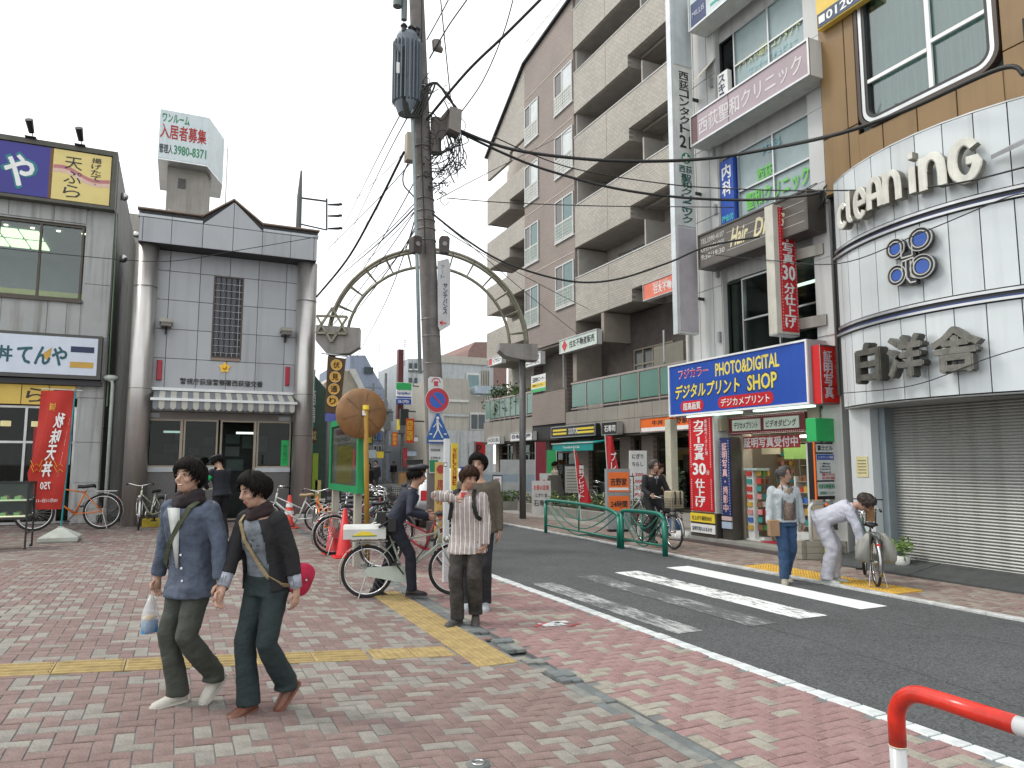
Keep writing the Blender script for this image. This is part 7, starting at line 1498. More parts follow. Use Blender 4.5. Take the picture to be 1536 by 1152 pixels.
# businessman's bicycle
rq = on_z(966,815,.01); fq = on_z(1010,824,.01); dv = fq-rq; BZ = math.atan2(dv.y, dv.x); bmid = Vector((rq+fq)/2); 
biz_bike = bike("businessman's black city bicycle with a tan bag in its front basket", (bmid.x,bmid.y,.012), BZ, black_f, basket=True, step=True, guard_m=black)
MB().cham(.47,.73,-.13,.13,.78,1.1,.02).build('tan_bag', mat('tan_bag', (.45,.38,.26), .7), biz_bike); MB().tube([(.74,-.06,1.1),(.75,-.05,1.0),(.75,-.06,.85)],.014,6).tube([(.74,.06,1.1),(.75,.05,1.0),(.75,.06,.85)],.014,6).build('bag_strap', black, biz_bike)
# ================================================================ STREET THINGS
# red and white barrier, close to the camera
br_ = thing('pipe_barrier', (2.44,1.85,0), 'red and white tubular pipe barrier in the bottom right corner', 'barrier')
gl_red = mat('glossy_red', (.66,.03,.014), .24, var=.22, vs=14, grime=.25, bump=.05, bs=30); gl_wh = mat('glossy_white', (.6,.62,.63), .25, var=.1, vs=4, grime=.3)
bx, by, rr_ = 2.395, 1.88, .0285
def brp(y, z): return Vector((bx, y, z+.04 if z > .5 else z))
MB().cyl(brp(by,-.03), brp(by,.60), rr_+.0, 24).build('white_post', gl_wh, br_, True)
cz = [brp(by,.60), brp(by,.69)]+[brp(by-.115*(1-math.cos(a)), .69+.115*math.sin(a)) for a in [R(9*k) for k in range(1,11)]]+[brp(by-.2,.805), brp(by-.42,.803)]
MB().tube(cz, rr_+.0012, 24).build('red_bend', gl_red, br_, True); MB().cyl(brp(by-.42,.803), brp(by-.9,.80), rr_, 24).build('white_rail', gl_wh, br_, True)
MB().torus(brp(by,.6),(0,0,1),rr_+.001,.002,24,5).build('seam', mat('ivory_seam', (.6,.55,.4), .5), br_)
# green railings
gm_ = mat('rail_green', (.01,.17,.12), .35, .2, var=.1, grime=.2)
def green_rail(label, P0, P1, h0, h1, post1=.045):
    t = thing('railing', P0, label, 'railing', 'green railings along the far kerb'); d = (P1-P0); L_ = d.length
    P = lambda s, z: P0+d*s+UP*z
    MB().tube([P(0,-.02),P(0,h0-.04)],.04,12).build('post', gm_, t, True); MB().tube([P(1,-.02),P(1,h1-.1)],.05,14).build('post', gm_, t, True)
    tp = [P(0,h0-.08),P(.01,h0-.02),P(.04,h0)]+[P(s,h0+(h1-h0)*s**1.5+.02*math.sin(math.pi*s)) for s in (.15,.3,.45,.6,.75,.86)]+[P(.93,h1-.015),P(.975,h1-.06),P(1,h1-.14)]
    MB().tube(tp,.038,10).build('top_rail', gm_, t, True); MB().tube([P(0,.17),P(1,.17)],.02,8).build('bottom_rail', gm_, t, True); MB().tube([P(.5,.17),P(.5,h1-.0)],.018,8).build('middle_bar', gm_, t, True)
    for a, b, dp in ((0,1,.62),(.1,.92,.45),(.22,.84,.25)): MB().tube([P(a+(b-a)*k/14, h1-.06-dp*math.sin(math.pi*k/14)*.9) for k in range(15)],.013,6).build('curved_bar', gm_, t, True)
p1, p2, p3 = Vector((8.05,15.5,0)), Vector((7.93,12.15,0)), Vector((7.98,10.75,0))
green_rail('longer green railing with hanging curves in front of the planter', p1, p2, .76, .7); green_rail('shorter green railing in front of the businessman', p2+Vector((0,-.1,0)), p3, .72, .72)
# notice board
nb = thing('notice_board', (2.62,12.7,0), 'green framed outdoor notice board with a yellow map and papers', 'notice board')
NX = 2.6; g1 = mat('board_green', (.01,.26,.09), .4, grime=.1)
Y0, Y1, Z0, Z1 = 11.45, 13.85, 1.16, 2.42
MB().box(NX+.04,NX+.12,Y0+.1,Y1-.1,Z0+.08,Z1-.08).build('board_back', mat('aged_board', (.34,.33,.3), .7), nb)
MB().box(NX,NX+.14,Y0,Y1,Z1-.11,Z1).box(NX,NX+.14,Y0,Y1,Z0,Z0+.11).box(NX,NX+.14,Y0,Y0+.12,Z0+.11,Z1-.11).box(NX,NX+.14,Y1-.12,Y1,Z0+.11,Z1-.11).build('frame', g1, nb)
MB().box(NX+.03,NX+.038,Y0+.6,Y1-.55,Z0+.14,Z1-.48).build('yellow_map', mat('map_yellow', (.5,.42,.02), .6, var=.25, vs=6), nb); MB().box(NX+.03,NX+.038,Y0+.15,Y1-.2,Z1-.44,Z1-.14).build('white_notice', mat('paper_white', (.5,.48,.48), .7), nb); MB().box(NX+.03,NX+.038,Y0+.14,Y0+.5,Z0+.3,Z1-.5).build('grey_notice', mat('paper_grey', (.3,.3,.3), .7), nb); MB().box(NX+.02,NX+.028,Y0+.35,Y0+.47,Z0+.4,Z1-.55).build('red_notice', mat('paper_red', (.4,.06,.05), .7), nb)
text('西荻窪駅前案内図', mat('paper_ink_red', (.35,.06,.08), .6), (NX+.028,Y1-.4,Z1-.28), RX, UP, 1.6, .1, nb, bold=.03); text('町会からのお知らせ', mat('faint_ink'), (NX+.028,Y1-.4,Z1-.4), RX, UP, 1.3, .08, nb)
mk = MB(); rm_ = random.Random(6)
for k in range(90): y = rm_.uniform(Y0+.62,Y1-.6); z = rm_.uniform(Z0+.17,Z1-.5); mk.box(NX+.026,NX+.0295,y,y+rm_.uniform(.01,.06),z,z+rm_.uniform(.006,.03))
mk.build('map_marks', mat('map_ink', (.12,.10,.02), .6), nb)['kind'] = 'stuff'
pane(nb, 'x', NX+.012, Y0+.12, Y1-.12, Z0+.11, Z1-.11, glass('notice_glass', (.93,.95,.93), .03, .1))
for y in (Y0+.28, Y1-.3): MB().box(NX+.02,NX+.13,y-.06,y+.06,0,Z0).build('leg', mat('leg_beige', (.42,.4,.34), .6, grime=.4), nb)
# mirror seen from behind
mr_ = thing('traffic_mirror', on_z(549,851), 'round brown back of a traffic mirror on an orange pole', 'mirror'); c = on_y(543,620,11.2); YM = 11.2; base = on_z(551, 848)
bm2 = mat('mirror_brown', (.25,.12,.04), .5, var=.2, vs=5, grime=.4)
rr = []
for (q, dy) in ((.0,-.085),(.15,-.08),(.3,-.05),(.385,0),(.40,.03),(.40,.05)): rr.append([c+Vector((max(q,.001)*math.cos(2*math.pi*k/36),dy,max(q,.001)*math.sin(2*math.pi*k/36))) for k in range(36)])
MB().ring(rr).build('mirror_back', bm2, mr_, True)
rb2 = MB()
for k in range(6): a = 2*math.pi*k/6+.3; d = Vector((math.cos(a),0,math.sin(a))); rb2.bar(c+d*.1+Vector((0,-.088,0)), c+d*.34+Vector((0,-.045,0)), .012, .012)
rb2.build('rib', mat('rib_brown', (.16,.08,.03), .5), mr_); MB().box(c.x-.03,c.x+.03,c.y-.14,c.y-.08,c.z-.04,c.z+.04).build('clamp', steel, mr_)
op = mat('orange_pole', (.42,.23,.03), .45, grime=.4); MB().tube([Vector((base.x,base.y,0)),Vector((c.x+.03,YM-.12,c.z+.05))],.04,12).build('pole', op, mr_, True); MB().cyl((c.x+.03,YM-.12,c.z+.05),(c.x+.03,YM-.12,c.z+.12),.05,12).build('pole_cap', yellow, mr_)
# cones
def cone(label, q, m, h, band=False, sc=1.):
    t = thing('traffic_cone', q, label, 'traffic cone', None, local=True); MB().tube([(0,0,.03),(0,0,.05),(0,0,h)],[.15,.14,.035],20).build('cone_body', m, t, True); MB().cham(-.19,.19,-.19,.19,0,.03,.01).build('base', m, t)
    if band:
        for z in (.3,.46): r0 = .14-(z-.05)*(.105/(h-.05)); r1 = .14-(z+.08-.05)*(.105/(h-.05)); MB().tube([(0,0,z),(0,0,z+.08)],[r0+.004,r1+.004],20,caps=False).build('white_band', signwhite, t, True)
    t.scale = (sc,)*3; return t
cone_r = mat('cone_red', (.62,.02,.025), .5)
cone('tall plain red cone leaning against the notice board leg, left one', on_z(500,830), cone_r, .86); cone('tall plain red cone right of the other plain cone', on_z(516,836), cone_r, .84); cone('red cone with white bands by the right steel column', on_z(433,792), mat('cone_orange', (.65,.05,.03), .5), .72, True, 1.15)
# yellow crossing sign board and white post
yb = thing('vertical_sign', on_z(660,838), 'yellow vertical board with red characters in front of the utility pole', 'sign'); q = on_y(660,838,12.4)
a = on_y(652,822,12.3); b = on_y(673,693,12.3); MB().box(a.x,b.x,12.3,12.34,a.z,b.z).build('board', mat('faded_yellow', (.6,.42,.13), .55, grime=.35), yb); MB().box(a.x,b.x,12.34,12.38,0,a.z+.05).build('leg', cgrey, yb)
text('原木禁止', mat('faded_red', (.42,.04,.03), .5), (a.x+.03,12.297,a.z+.18), RF, UP, .16, 1.05, yb, vertical=True, bold=.03, gap=.35); MB().cyl((a.x+.1,12.298,b.z-.13),(a.x+.1,12.3,b.z-.13),.08,18).build('red_disc', mat('faded_red'), yb)
wp = thing('white_post', on_z(668,873), 'slim white square post just behind the striped-shirt man', 'post'); p = on_z(668,873); zt = on_y(668,658,p.y).z
MB().box(p.x-.035,p.x+.035,p.y-.035,p.y+.035,0,zt).build('post', gl_wh, wp); q = on_y(668,697,p.y-.04); MB().box(q.x-.025,q.x+.025,q.y-.003,q.y,q.z-.03,q.z+.03).build('small_label', ink, wp); MB().box(q.x-.018,q.x+.018,q.y-.006,q.y-.003,q.z-.02,q.z+.02).build('label_face', signwhite, wp)
yb2 = thing('vertical_sign', on_y(683,760,15), 'thin yellow vertical board with red lettering behind the white post', 'sign'); a = on_y(677,735,15); b = on_y(687,665,15); MB().box(a.x,b.x,15,15.04,a.z,b.z).build('board', yellow, yb2); text('WELCOME', signred, (a.x+.03,14.996,a.z+.1), RF, UP, .08, b.z-a.z-.2, yb2, vertical=True, bold=.04); MB().box(a.x+.05,a.x+.09,15.04,15.08,0,b.z).build('leg', cgrey, yb2)
# upright red banner of the restaurant (seen from behind, so its writing is reversed)
fb = thing('nobori_banner', on_z(90,818), 'red upright banner with reversed white characters on a white pyramid base', 'banner'); FYb = on_z(88,812).y; p0 = on_y(90,808,FYb); tp_ = on_y(113,585,FYb)
MB().ring([[Vector((p0.x+sx*w,FYb+sy*w,z)) for sx, sy in ((-1,-1),(1,-1),(1,1),(-1,1))] for w, z in ((.34,.0),(.36,.03),(.36,.10),(.33,.12),(.05,.29),(.05,.31))]).build('base', mat('base_white', (.5,.53,.48), .6, grime=.3), fb)
MB().tube([Vector((p0.x,FYb,.2)),Vector((tp_.x,FYb,tp_.z))],.016,8).build('pole', mat('teal_pole', (.01,.3,.33), .4), fb); MB().tube([on_y(62,583,FYb)+Vector((0,.01,0)),on_y(124,586,FYb)+Vector((0,.01,0))],.01,6).build('cross_bar', offwhite, fb)
rows = 20; cl_ = MB(); vs = []
Lp = [(62,587),(55,650),(46,700),(39,720),(50,723),(53,735),(53,763)]; Lx = [(585,62),(640,56),(690,49),(718,39),(722,50),(763,52)]
def lx(y):
    for (ya, xa), (yb_, xb) in zip(Lx, Lx[1:]):
        if ya <= y <= yb_: return xa+(xb-xa)*(y-ya)/(yb_-ya)
    return Lx[-1][1]
for i in range(rows+1):
    y = 586+(764-586)*i/rows; xl = lx(y); xr = 112-(y-586)*.103
    for j in range(9): q = on_y(xl+(xr-xl)*j/8, y, FYb); q.y += -.02+.035*math.sin(j*.9+i*.35); vs.append(q)
cl_.add(vs, [(i*9+j,i*9+j+1,i*9+j+10,i*9+j+9) for i in range(rows) for j in range(8)]); cl_.build('banner_cloth', mat('banner_crimson', (.50,.03,.02), .7, var=.08), fb, True)
def btxt(s, m, x0, y0, x1, y1, v=True, tilt=0., **k):
    a = on_y(x0,y1,FYb-.07); b = on_y(x1,y0,FYb-.07); u = Vector((tilt,0,1)).normalized(); text(s, m, (a.x,a.y,a.z), RF, u, b.x-a.x, (b.z-a.z), fb, vertical=v, mirror=True, **k)
btxt('秋味天丼', signwhite, 60,617,81,716, tilt=.16, bold=.05, gap=.08); btxt('旬の味', yellow, 74,604,84,616, False); btxt('秋の恵み海の恵み', mat('orange_letter', (.8,.35,.03), .5), 54,608,60,690, tilt=.14); btxt('なす・さつま芋・秋刀魚・穴子', mat('soft_white', (.7,.6,.55), .5), 86,625,93,716, tilt=.12); btxt('750', signwhite, 60,723,76,734, False, bold=.05); btxt('10月11日~11', signwhite, 54,748,86,754, False, bold=.03)
for (ya, yb_) in ((690,706),(698,714)):
    MB().tube([on_y(46+q*4.4, ya+(6 if q % 2 else 0)+math.sin(q*.8)*6, FYb-.06) for q in range(12)],.008,5).build('orange_wave', mat('orange_letter'), fb)
for z in (1.1,1.9,2.7): pass
# food display case
fc = thing('food_display_case', on_z(20,826), 'black framed glass display case with sample meals on thin legs', 'display case'); 
cx1 = on_z(38,826).x; cy1 = on_z(38,826).y; cx0 = cx1-1.5; cy2 = cy1+.75
MB().box(cx1-.03,cx1,cy1-.0,cy1+.03,0,1.28).box(cx0,cx0+.03,cy1,cy1+.03,0,1.28).box(cx1-.03,cx1,cy2-.03,cy2,0,1.28).box(cx0,cx0+.03,cy2-.03,cy2,0,1.28).build('frame_leg', black, fc)
fm = MB()
for z in (.58,1.25): fm.box(cx0+.03,cx1-.03,cy1,cy1+.04,z,z+.04).box(cx0+.03,cx1-.03,cy2-.04,cy2,z,z+.04).box(cx1-.035,cx1+.005,cy1+.04,cy2-.04,z,z+.04)
fm.box(cx1-.03,cx1,cy1+.03,cy2-.03,.3,.33).build('frame_rail', black, fc)
for z in (.62,.92): MB().box(cx0+.03,cx1-.04,cy1+.05,cy2-.05,z,z+.02).build('shelf', mat('case_shelf', (.4,.4,.36), .4), fc); MB().box(cx0+.05,cx1-.05,cy1+.045,cy1+.05,z+.015,z+.035).build('price_rail', mat('lit_rail', (.8,.8,.5), .4, emit=(.8,.8,.5), es=.6), fc)
MB().box(cx0+.04,cx1-.04,cy2-.06,cy2-.045,.62,1.25).build('back_board', mat('case_back', (.05,.055,.05), .5), fc); pane(fc, 'y', cy1+.02, cx0+.04, cx1-.04, .66, 1.25, pane_clear); MB().box(cx0,cx1,cy1,cy2,1.291,1.3).build('glass_top', pane_clear, fc)
rf_ = random.Random(14)
for z in (.64,.94):
    for k in range(6):
        x = cx1-.2-k*.22; pl = MB().tube([(x,cy1+.3,z),(x,cy1+.3,z+.03)],[.05,.085],14).build('plate', mat('plate_white', (.6,.62,.55), .3), fc); MB().ell((x,cy1+.3,z+.05),(.06,.06,.035),8,5).build('food', mat('food_%s' % 'ab'[k%2], [(.5,.3,.08),(.45,.2,.05)][k%2], .5, bump=.6, bs=60), pl, True)
        MB().box(x-.05,x+.05,cy1+.1,cy1+.11,z,z+.07).build('price_card', mat('card_green', (.4,.7,.3), .5), fc)
for x in (cx1-.015, cx1-.03): MB().ell((x,cy1+.01 if x == cx1-.015 else cy2-.02,.03),(.03,.02,.03),8,6).build('castor', black, fc)
q = on_z(62,786); t = thing('floor_box', q, 'small pale box with a trailing wire on the ground behind the banner base', 'box', local=True); MB().cham(-.12,.12,-.08,.08,0,.06,.01).tube([(-.1,0,.03),(-.5,.1,.02),(-.7,-.1,.02),(-1.0,.1,.02)],.008,5).build('box', offwhite, t)
# yellow kerb stop by left column
q = on_z(232,790); t = thing('kerb_stop', q, 'yellow painted block at the foot of the left steel column', 'block', local=True); MB().cham(-.3,.3,-.1,.1,0,.22,.03).build('block', mat('dull_yellow', (.42,.32,.02), .7, var=.25), t)
# small potted plant by the shutter
q = on_y(1335,840,8.0); t = thing('potted_plant', (10.2,7.75,.03), 'small leafy plant in a white pot beside the shutter', 'plant'); MB().tube([(10.2,7.75,.03),(10.2,7.75,.22)],[.09,.12],14).build('pot', offwhite, t, True); mb = MB(); leafball(mb, (10.2,7.75,.36), (.17,.17,.15), 90, .1, rl); mb.build('foliage', [leafB,mat('fresh_leaf', (.2,.32,.08), .6)], t)
# ---- silver car behind the pole
car_c = on_z(664,772)
ct = thing('parked_car', (7.0,20.6,0), 'silver hatchback standing in the side street behind the utility pole', 'car', rz=R(-14-90+180), local=True); ct.location = (6.75,19.4,0)
carp = mat('car_silver', (.5,.52,.53), .28, .75, var=.03); cgl = mat('car_glass', (.03,.045,.045), .06)
# local: x forward (towards the camera here), y left
prof = [(2.0,.35),(2.02,.55),(1.9,.72),(1.1,.92),(.45,1.38),(.1,1.48),(-.9,1.5),(-1.55,1.4),(-1.9,.98),(-2.0,.75),(-2.0,.35)]
rr = []
for x in [2.02,1.95,1.7,1.3,1.05,.75,.45,.1,-.4,-.9,-1.4,-1.65,-1.9,-2.0]:
    def top(x):
        P = [(-2.01,.72),(-1.9,.98),(-1.55,1.4),(-.9,1.5),(.1,1.48),(.45,1.38),(1.1,.92),(1.9,.72),(2.03,.5)]
        for (a, b), (c_, d) in zip(P, P[1:]):
            if a <= x <= c_: return b+(d-b)*(x-a)/(c_-a)
        return .5
    zt = top(x); w = .82 if abs(x) < 1.8 else .74; zs = min(zt,.9); wt = w if zt < .95 else w-.16*(zt-.9)/.6
    rr.append([Vector((x,-w,.22)),Vector((x,-w-.02,.55)),Vector((x,-w,zs-.02)),Vector((x,-wt+.05,zt-.02)),Vector((x,-wt*.6,zt)),Vector((x,wt*.6,zt)),Vector((x,wt-.05,zt-.02)),Vector((x,w,zs-.02)),Vector((x,w+.02,.55)),Vector((x,w,.22))])
MB().ring(rr).build('body', carp, ct, True)
MB().add([(1.07,-.66,.945),(1.07,.66,.945),(.5,.58,1.36),(.5,-.58,1.36)],[(0,1,2,3)]).build('windscreen', cgl, ct); SC.collection.objects[-1].location += Vector((.015,0,.012))
for s in (-1,1):
    MB().add([(.95,s*.835,.93),(-.2,s*.835,.93),(-.2,s*.735,1.4),(.4,s*.74,1.36)],[(0,1,2,3)]).build('side_window', cgl, ct); MB().add([(-.28,s*.835,.93),(-1.5,s*.835,.95),(-1.3,s*.75,1.36),(-.28,s*.73,1.4)],[(0,1,2,3)]).build('side_window', cgl, ct)
    MB().ell((.85,s*.98,1.0),(.06,.1,.07),10,8).build('wing_mirror', mat('mirror_dark', (.08,.09,.1), .3), ct, True); MB().ell((1.88,s*.6,.62),(.12,.17,.08),12,8).build('headlight', mat('lamp_glass', (.7,.72,.72), .1), ct, True); MB().box(-2.03,-1.97,s*.55-.13,s*.55+.13,.7,.95).build('tail_light', signred, ct)
    for x in (1.25,-1.3): wl = MB().torus((x,s*.74,.3),(0,1,0),.22,.085,28,10).build('wheel', rubber, ct, True); MB().cyl((x,s*.7,.3),(x,s*.8,.3),.17,20).build('rim', alu, wl, True)
MB().box(2.0,2.06,-.25,.25,.36,.47).build('number_plate', signwhite, ct); MB().box(1.98,2.04,-.5,.5,.52,.6).build('grille', black, ct)
# ================================================================ PEOPLE  (local frame: +X forward, +Y the person's left)
skin = mat('skin', (.47,.28,.20), .55, var=.16, vs=26, bump=.2, bs=70); skin2 = mat('skin_tan', (.40,.23,.16), .5, var=.08, vs=20)
hairm = mat('black_hair', (.010,.008,.007), .62, var=.3, vs=40, spec=.12); hair_gr = mat('greying_hair', (.07,.066,.062), .5, var=.3, vs=40); hair_br = mat('brown_hair', (.04,.018,.011), .6, var=.3, vs=40, spec=.15)
def cloth(name, col, rough=.85, var=.14, bump=1., bs=11): return mat(name, col, rough, var=var, vs=9, bump=bump, bs=bs)
FT = bpy.data.textures.new('folds', 'CLOUDS'); FT.noise_scale = .13; FT.noise_depth = 2
def vox(mb, name, m, par, size=.012, sm=3, fold=0., extra=None, label=None):
    me = mb.mesh('tmp', m); ob = bpy.data.objects.new('tmp', me); SC.collection.objects.link(ob)
    a = ob.modifiers.new('a', 'REMESH'); a.mode = 'VOXEL'; a.voxel_size = size; a.use_smooth_shade = True
    b = ob.modifiers.new('b', 'SMOOTH'); b.iterations = sm; b.factor = .5
    if fold: d = ob.modifiers.new('c', 'DISPLACE'); d.texture = FT; d.strength = fold; d.mid_level = .5; d.texture_coords = 'LOCAL'
    dg = bpy.context.evaluated_depsgraph_get(); me2 = bpy.data.meshes.new_from_object(ob.evaluated_get(dg)); bpy.data.objects.remove(ob); bpy.data.meshes.remove(me)
    if extra:                                    # fingers joined to the same skin mesh
        bm = bmesh.new(); bm.from_mesh(me2); e = extra.mesh('tmp2', m); bm.from_mesh(e); bm.to_mesh(me2); bm.free(); bpy.data.meshes.remove(e)
    me2.materials.clear(); me2.materials.append(m); me2.polygons.foreach_set('use_smooth', [True]*len(me2.polygons)); me2.polygons.foreach_set('material_index', [0]*len(me2.polygons)); me2.name = name
    return put(me2, name, par, label)
def ik(a, b, l1, l2, hint):
    a = Vector(a); b = Vector(b); d = b-a; L = d.length
    if L > (l1+l2)*.995: b = a+d.normalized()*(l1+l2)*.995; d = b-a; L = d.length
    L = max(L, abs(l1-l2)+.02); x = (l1*l1-l2*l2+L*L)/(2*L); h = math.sqrt(max(l1*l1-x*x, 0)); n = d.normalized(); hv = Vector(hint); hv = (hv-n*hv.dot(n)).normalized()
    return a+n*x+hv*h, b
def sell(c, lat, fr, w, d, n=18, e=2.4):
    out = []
    for k in range(n):
        a = 2*math.pi*k/n; ca, sa = math.cos(a), math.sin(a); x = math.copysign(abs(ca)**(2/e), ca); y = math.copysign(abs(sa)**(2/e), sa); out.append(c+lat*(w*x)+fr*(d*y))
    return out
def person(label, loc, rz, k=1., pel=(0,0,.935), neck=None, hy=0, sy=0, fl=(.12,.1,.09), fr_=(-.12,-.1,.09), fa=(0,0), fp=(0,0), hl=(.05,.27,.82), hr=(.05,-.27,.82), el=(-1,.4,0), er=(-1,-.4,0), hd=((0,0,-1),(0,0,-1)), head=(0,0,0), skinm=None, hairc=None, hair='short', bangs=.14,
           top=None, legs=None, shoe=None, topfat=.022, legw=(.092,.072,.064), hem=.10, vs=.012, female=False, sleeve=1., inner=None, collar=None, far=False, curl=.5, smile=False, cap=None, glasses=False, kl=(1,.1,0), kr=(1,-.1,0), fold=.016, backlen=-.5, nm='person', group=None):
    t = thing(nm, loc, label, 'person', group, rz, local=True); t.scale = (k,)*3; sk_ = skinm or skin
    P = Vector(pel); Nk = Vector(neck) if neck else P+Vector((.0,0,.53)); ax = (Nk-P).normalized()
    latH = Vector((-math.sin(R(hy)),math.cos(R(hy)),0)); latS = Vector((-math.sin(R(sy)),math.cos(R(sy)),0))
    sw = .165 if female else .19; shL = P+(Nk-P)*.895+latS*sw; shR = P+(Nk-P)*.895-latS*sw; hpL = P+latH*.09-ax*.02; hpR = P-latH*.09-ax*.02
    eL, wL = ik(shL, hl, .29, .25, el); eR, wR = ik(shR, hr, .29, .25, er); kL, aL = ik(hpL, fl, .43, .42, kl); kR, aR = ik(hpR, fr_, .43, .42, kr)
    def torso(mb, off, lo=-.06, hi=1.0, wk=1.):
        prof = [(-.30,.198,.168),(-.16,.188,.148),(-.05,.168,.115),(.12,.15,.102),(.35,.140 if female else .145,.098),(.6,.152 if female else .162,.112),(.8,.165 if female else .178,.112),(.92,.13,.095),(1.0,.075,.07),(1.06,.055,.055)]
        rings = []
        for (q, w, d) in prof:
            if q < lo or q > hi: continue
            c = P+(Nk-P)*q; u = max(0,min(1,q)); lat = (latH*(1-u)+latS*u).normalized(); frv = lat.cross(ax).normalized(); rings.append(sell(c+frv*(.01*math.sin(q*3)), lat, frv, (w+off)*wk, d+off))
        mb.ring(rings)
    # head frame
    Hy, Hp, Hr = [R(v) for v in head]; HM = Matrix.Rotation(Hy,3,'Z')@Matrix.Rotation(Hp,3,'Y')@Matrix.Rotation(Hr,3,'X')*1.1; hc = Nk+ax*.04+HM@Vector((.02,0,.115))
    def h(x, y, z): return hc+HM@Vector((x,y,z))
    b = MB(); torso(b, -.02, -.06, 1.06); b.tube([Nk-ax*.05, Nk+ax*.03, h(-.012,0,-.07)], [.06,.052,.052], 14)
    b.ell(h(-.008,0,.025), (.092,.075,.098), 20, 14, M=HM); b.ell(h(.022,0,-.045), (.062,.055,.068), 16, 12, M=HM); b.ell(h(.045,0,-.085), (.028,.028,.024), 12, 8, M=HM)
    b.tube([h(.084,0,.008), h(.104,0,-.026), h(.088,0,-.036)], [.009,.0145,.012], 8)
    for s in (-1,1): b.ell(h(-.008,s*.076,-.012), (.02,.010,.032), 10, 8, M=HM); b.ell(h(.058,s*.035,-.028), (.026,.022,.022), 10, 8, M=HM)
    for a_, e_, w_, rr in ((shL,eL,wL,1),(shR,eR,wR,1)): b.tube([a_,(a_*.5+e_*.5),e_,(e_*.5+w_*.5),w_], [.05,.045,.04,.038,.027], 12); b.ell(a_, .052, 12, 8)
    for a_, e_, w_ in ((hpL,kL,aL),(hpR,kR,aR)): b.tube([a_,(a_*.5+e_*.5),e_,(e_*.55+w_*.45),w_,w_-UP*.03], [.08,.07,.052,.052,.035,.035], 12)
    ex = MB()
    for w_, e_, dd, s in ((wL,eL,hd[0],1),(wR,eR,hd[1],-1)):
        d = Vector(dd).normalized() if dd else (w_-e_).normalized(); pn = Vector((0,-s,0)); pn = (pn-d*pn.dot(d)); pn = pn.normalized() if pn.length > .1 else Vector((1,0,0)); th = d.cross(pn)*(-s) if True else None
        if th.dot(Vector((1,0,0.2))) < 0: th = -th
        c = w_+d*.045; HMx = Matrix((d*1,th*1,pn*1)).transposed(); b.ell(c, (.055,.038,.017), 12, 8, M=HMx); b.tube([w_-d*.02,c],[.026,.026],10)
        if not far:
            for j, (of, ln) in enumerate(((.028,.068),(.0095,.076),(-.0095,.071),(-.027,.056))):
                p = w_+d*.08+th*of; dirv = d.copy(); pts = [p-d*.02, p]
                for q in range(3): ang = curl*(.55+.35*q+.06*j); dirv = (dirv*math.cos(ang)+pn*math.sin(ang)).normalized(); p = p+dirv*ln*(.42,.32,.26)[q]; pts.append(p)
                ex.tube(pts, [.0095,.0095,.0088,.008,.0068], 8)
            p = w_+d*.025+th*.03; ex.tube([p-th*.01,p+th*.02+d*.02+pn*.006,p+th*.026+d*.045+pn*.016,p+th*.02+d*.066+pn*.024], [.013,.0115,.0105,.008], 8)
    vox(b, 'body', sk_, t, vs*.8, 2, 0, ex if not far else None)
    # clothes
    topm, legm, shm_ = top, legs, shoe
    c = MB(); torso(c, topfat, -.31 if hem > .12 else (-.17 if hem > .06 else -.06), .93)
    for a_, e_, w_, ww in ((shL,eL,wL,1),(shR,eR,wR,1)):
        we = e_+(w_-e_)*sleeve; c.tube([a_,(a_*.5+e_*.5),e_,(e_*.5+we*.5),we,we+(we-e_).normalized()*.002], [.058+topfat*.3,.055+topfat*.3,.05+topfat*.3,.047+topfat*.3,.043+topfat*.25,.043+topfat*.25], 14); c.ell(a_-ax*.01, .058+topfat*.25, 14, 10)
    if collar: c.tube([Nk-ax*.055,Nk-ax*.0,Nk+ax*.012],[.085,.066,.062],14)
    top_o = vox(c, top.name.split('_')[-1] if top.name.split('_')[-1] in ('shirt','jacket','cardigan','coat','sweater','uniform') else 'top', top, t, vs, 3, fold)
    c = MB(); torso(c, .012, -.17, .16); 
    for a_, e_, w_ in ((hpL,kL,aL),(hpR,kR,aR)): c.tube([a_+ax*.04,a_*.6+e_*.4,e_,e_*.5+w_*.5,w_+UP*.03,w_-UP*.035], [legw[0]+.004,legw[0]-.004,legw[1],(legw[1]+legw[2])/2,legw[2],legw[2]+.004], 16)
    vox(c, 'trousers', legs, t, vs, 3, fold)
    for a_, yaw, pit in ((aL,fa[0],fp[0]),(aR,fa[1],fp[1])):
        M = Matrix.Rotation(R(yaw),3,'Z')@Matrix.Rotation(R(pit),3,'Y'); rr = []
        for (x, w, zt) in ((-.075,.02,.045),(-.065,.033,.08),(-.03,.038,.095),(.03,.04,.085),(.08,.045,.058),(.13,.047,.045),(.17,.036,.035),(.19,.014,.02)):
            rr.append([a_+M@Vector((x,y*w,z-.085)) for y,z in ((-1,.0),(-1.02,zt*.45),(-.75,zt*.85),(0,zt),(.75,zt*.85),(1.02,zt*.45),(1,.0))])
        so = MB().ring(rr).build('shoe', shoe, t, True)
        rr = [[a_+M@Vector((x,y*w,z-.085)) for y,z in ((-1,-.012),(-1,.012),(1,.012),(1,-.012))] for (x,w) in ((-.08,.026),(-.06,.039),(0,.043),(.08,.049),(.13,.05),(.175,.038),(.195,.015))]
        MB().ring(rr).build('sole', mat('sole_'+shoe.name, tuple(min(1,v*1.1+.02) for v in shoe.node_tree.nodes['Mix'].inputs['A'].default_value[:3]), .7), so)
    # hair
    hm = hairc or hairm; rnd = random.Random(len(label)*7+3); sh = (.102,.085,.110)
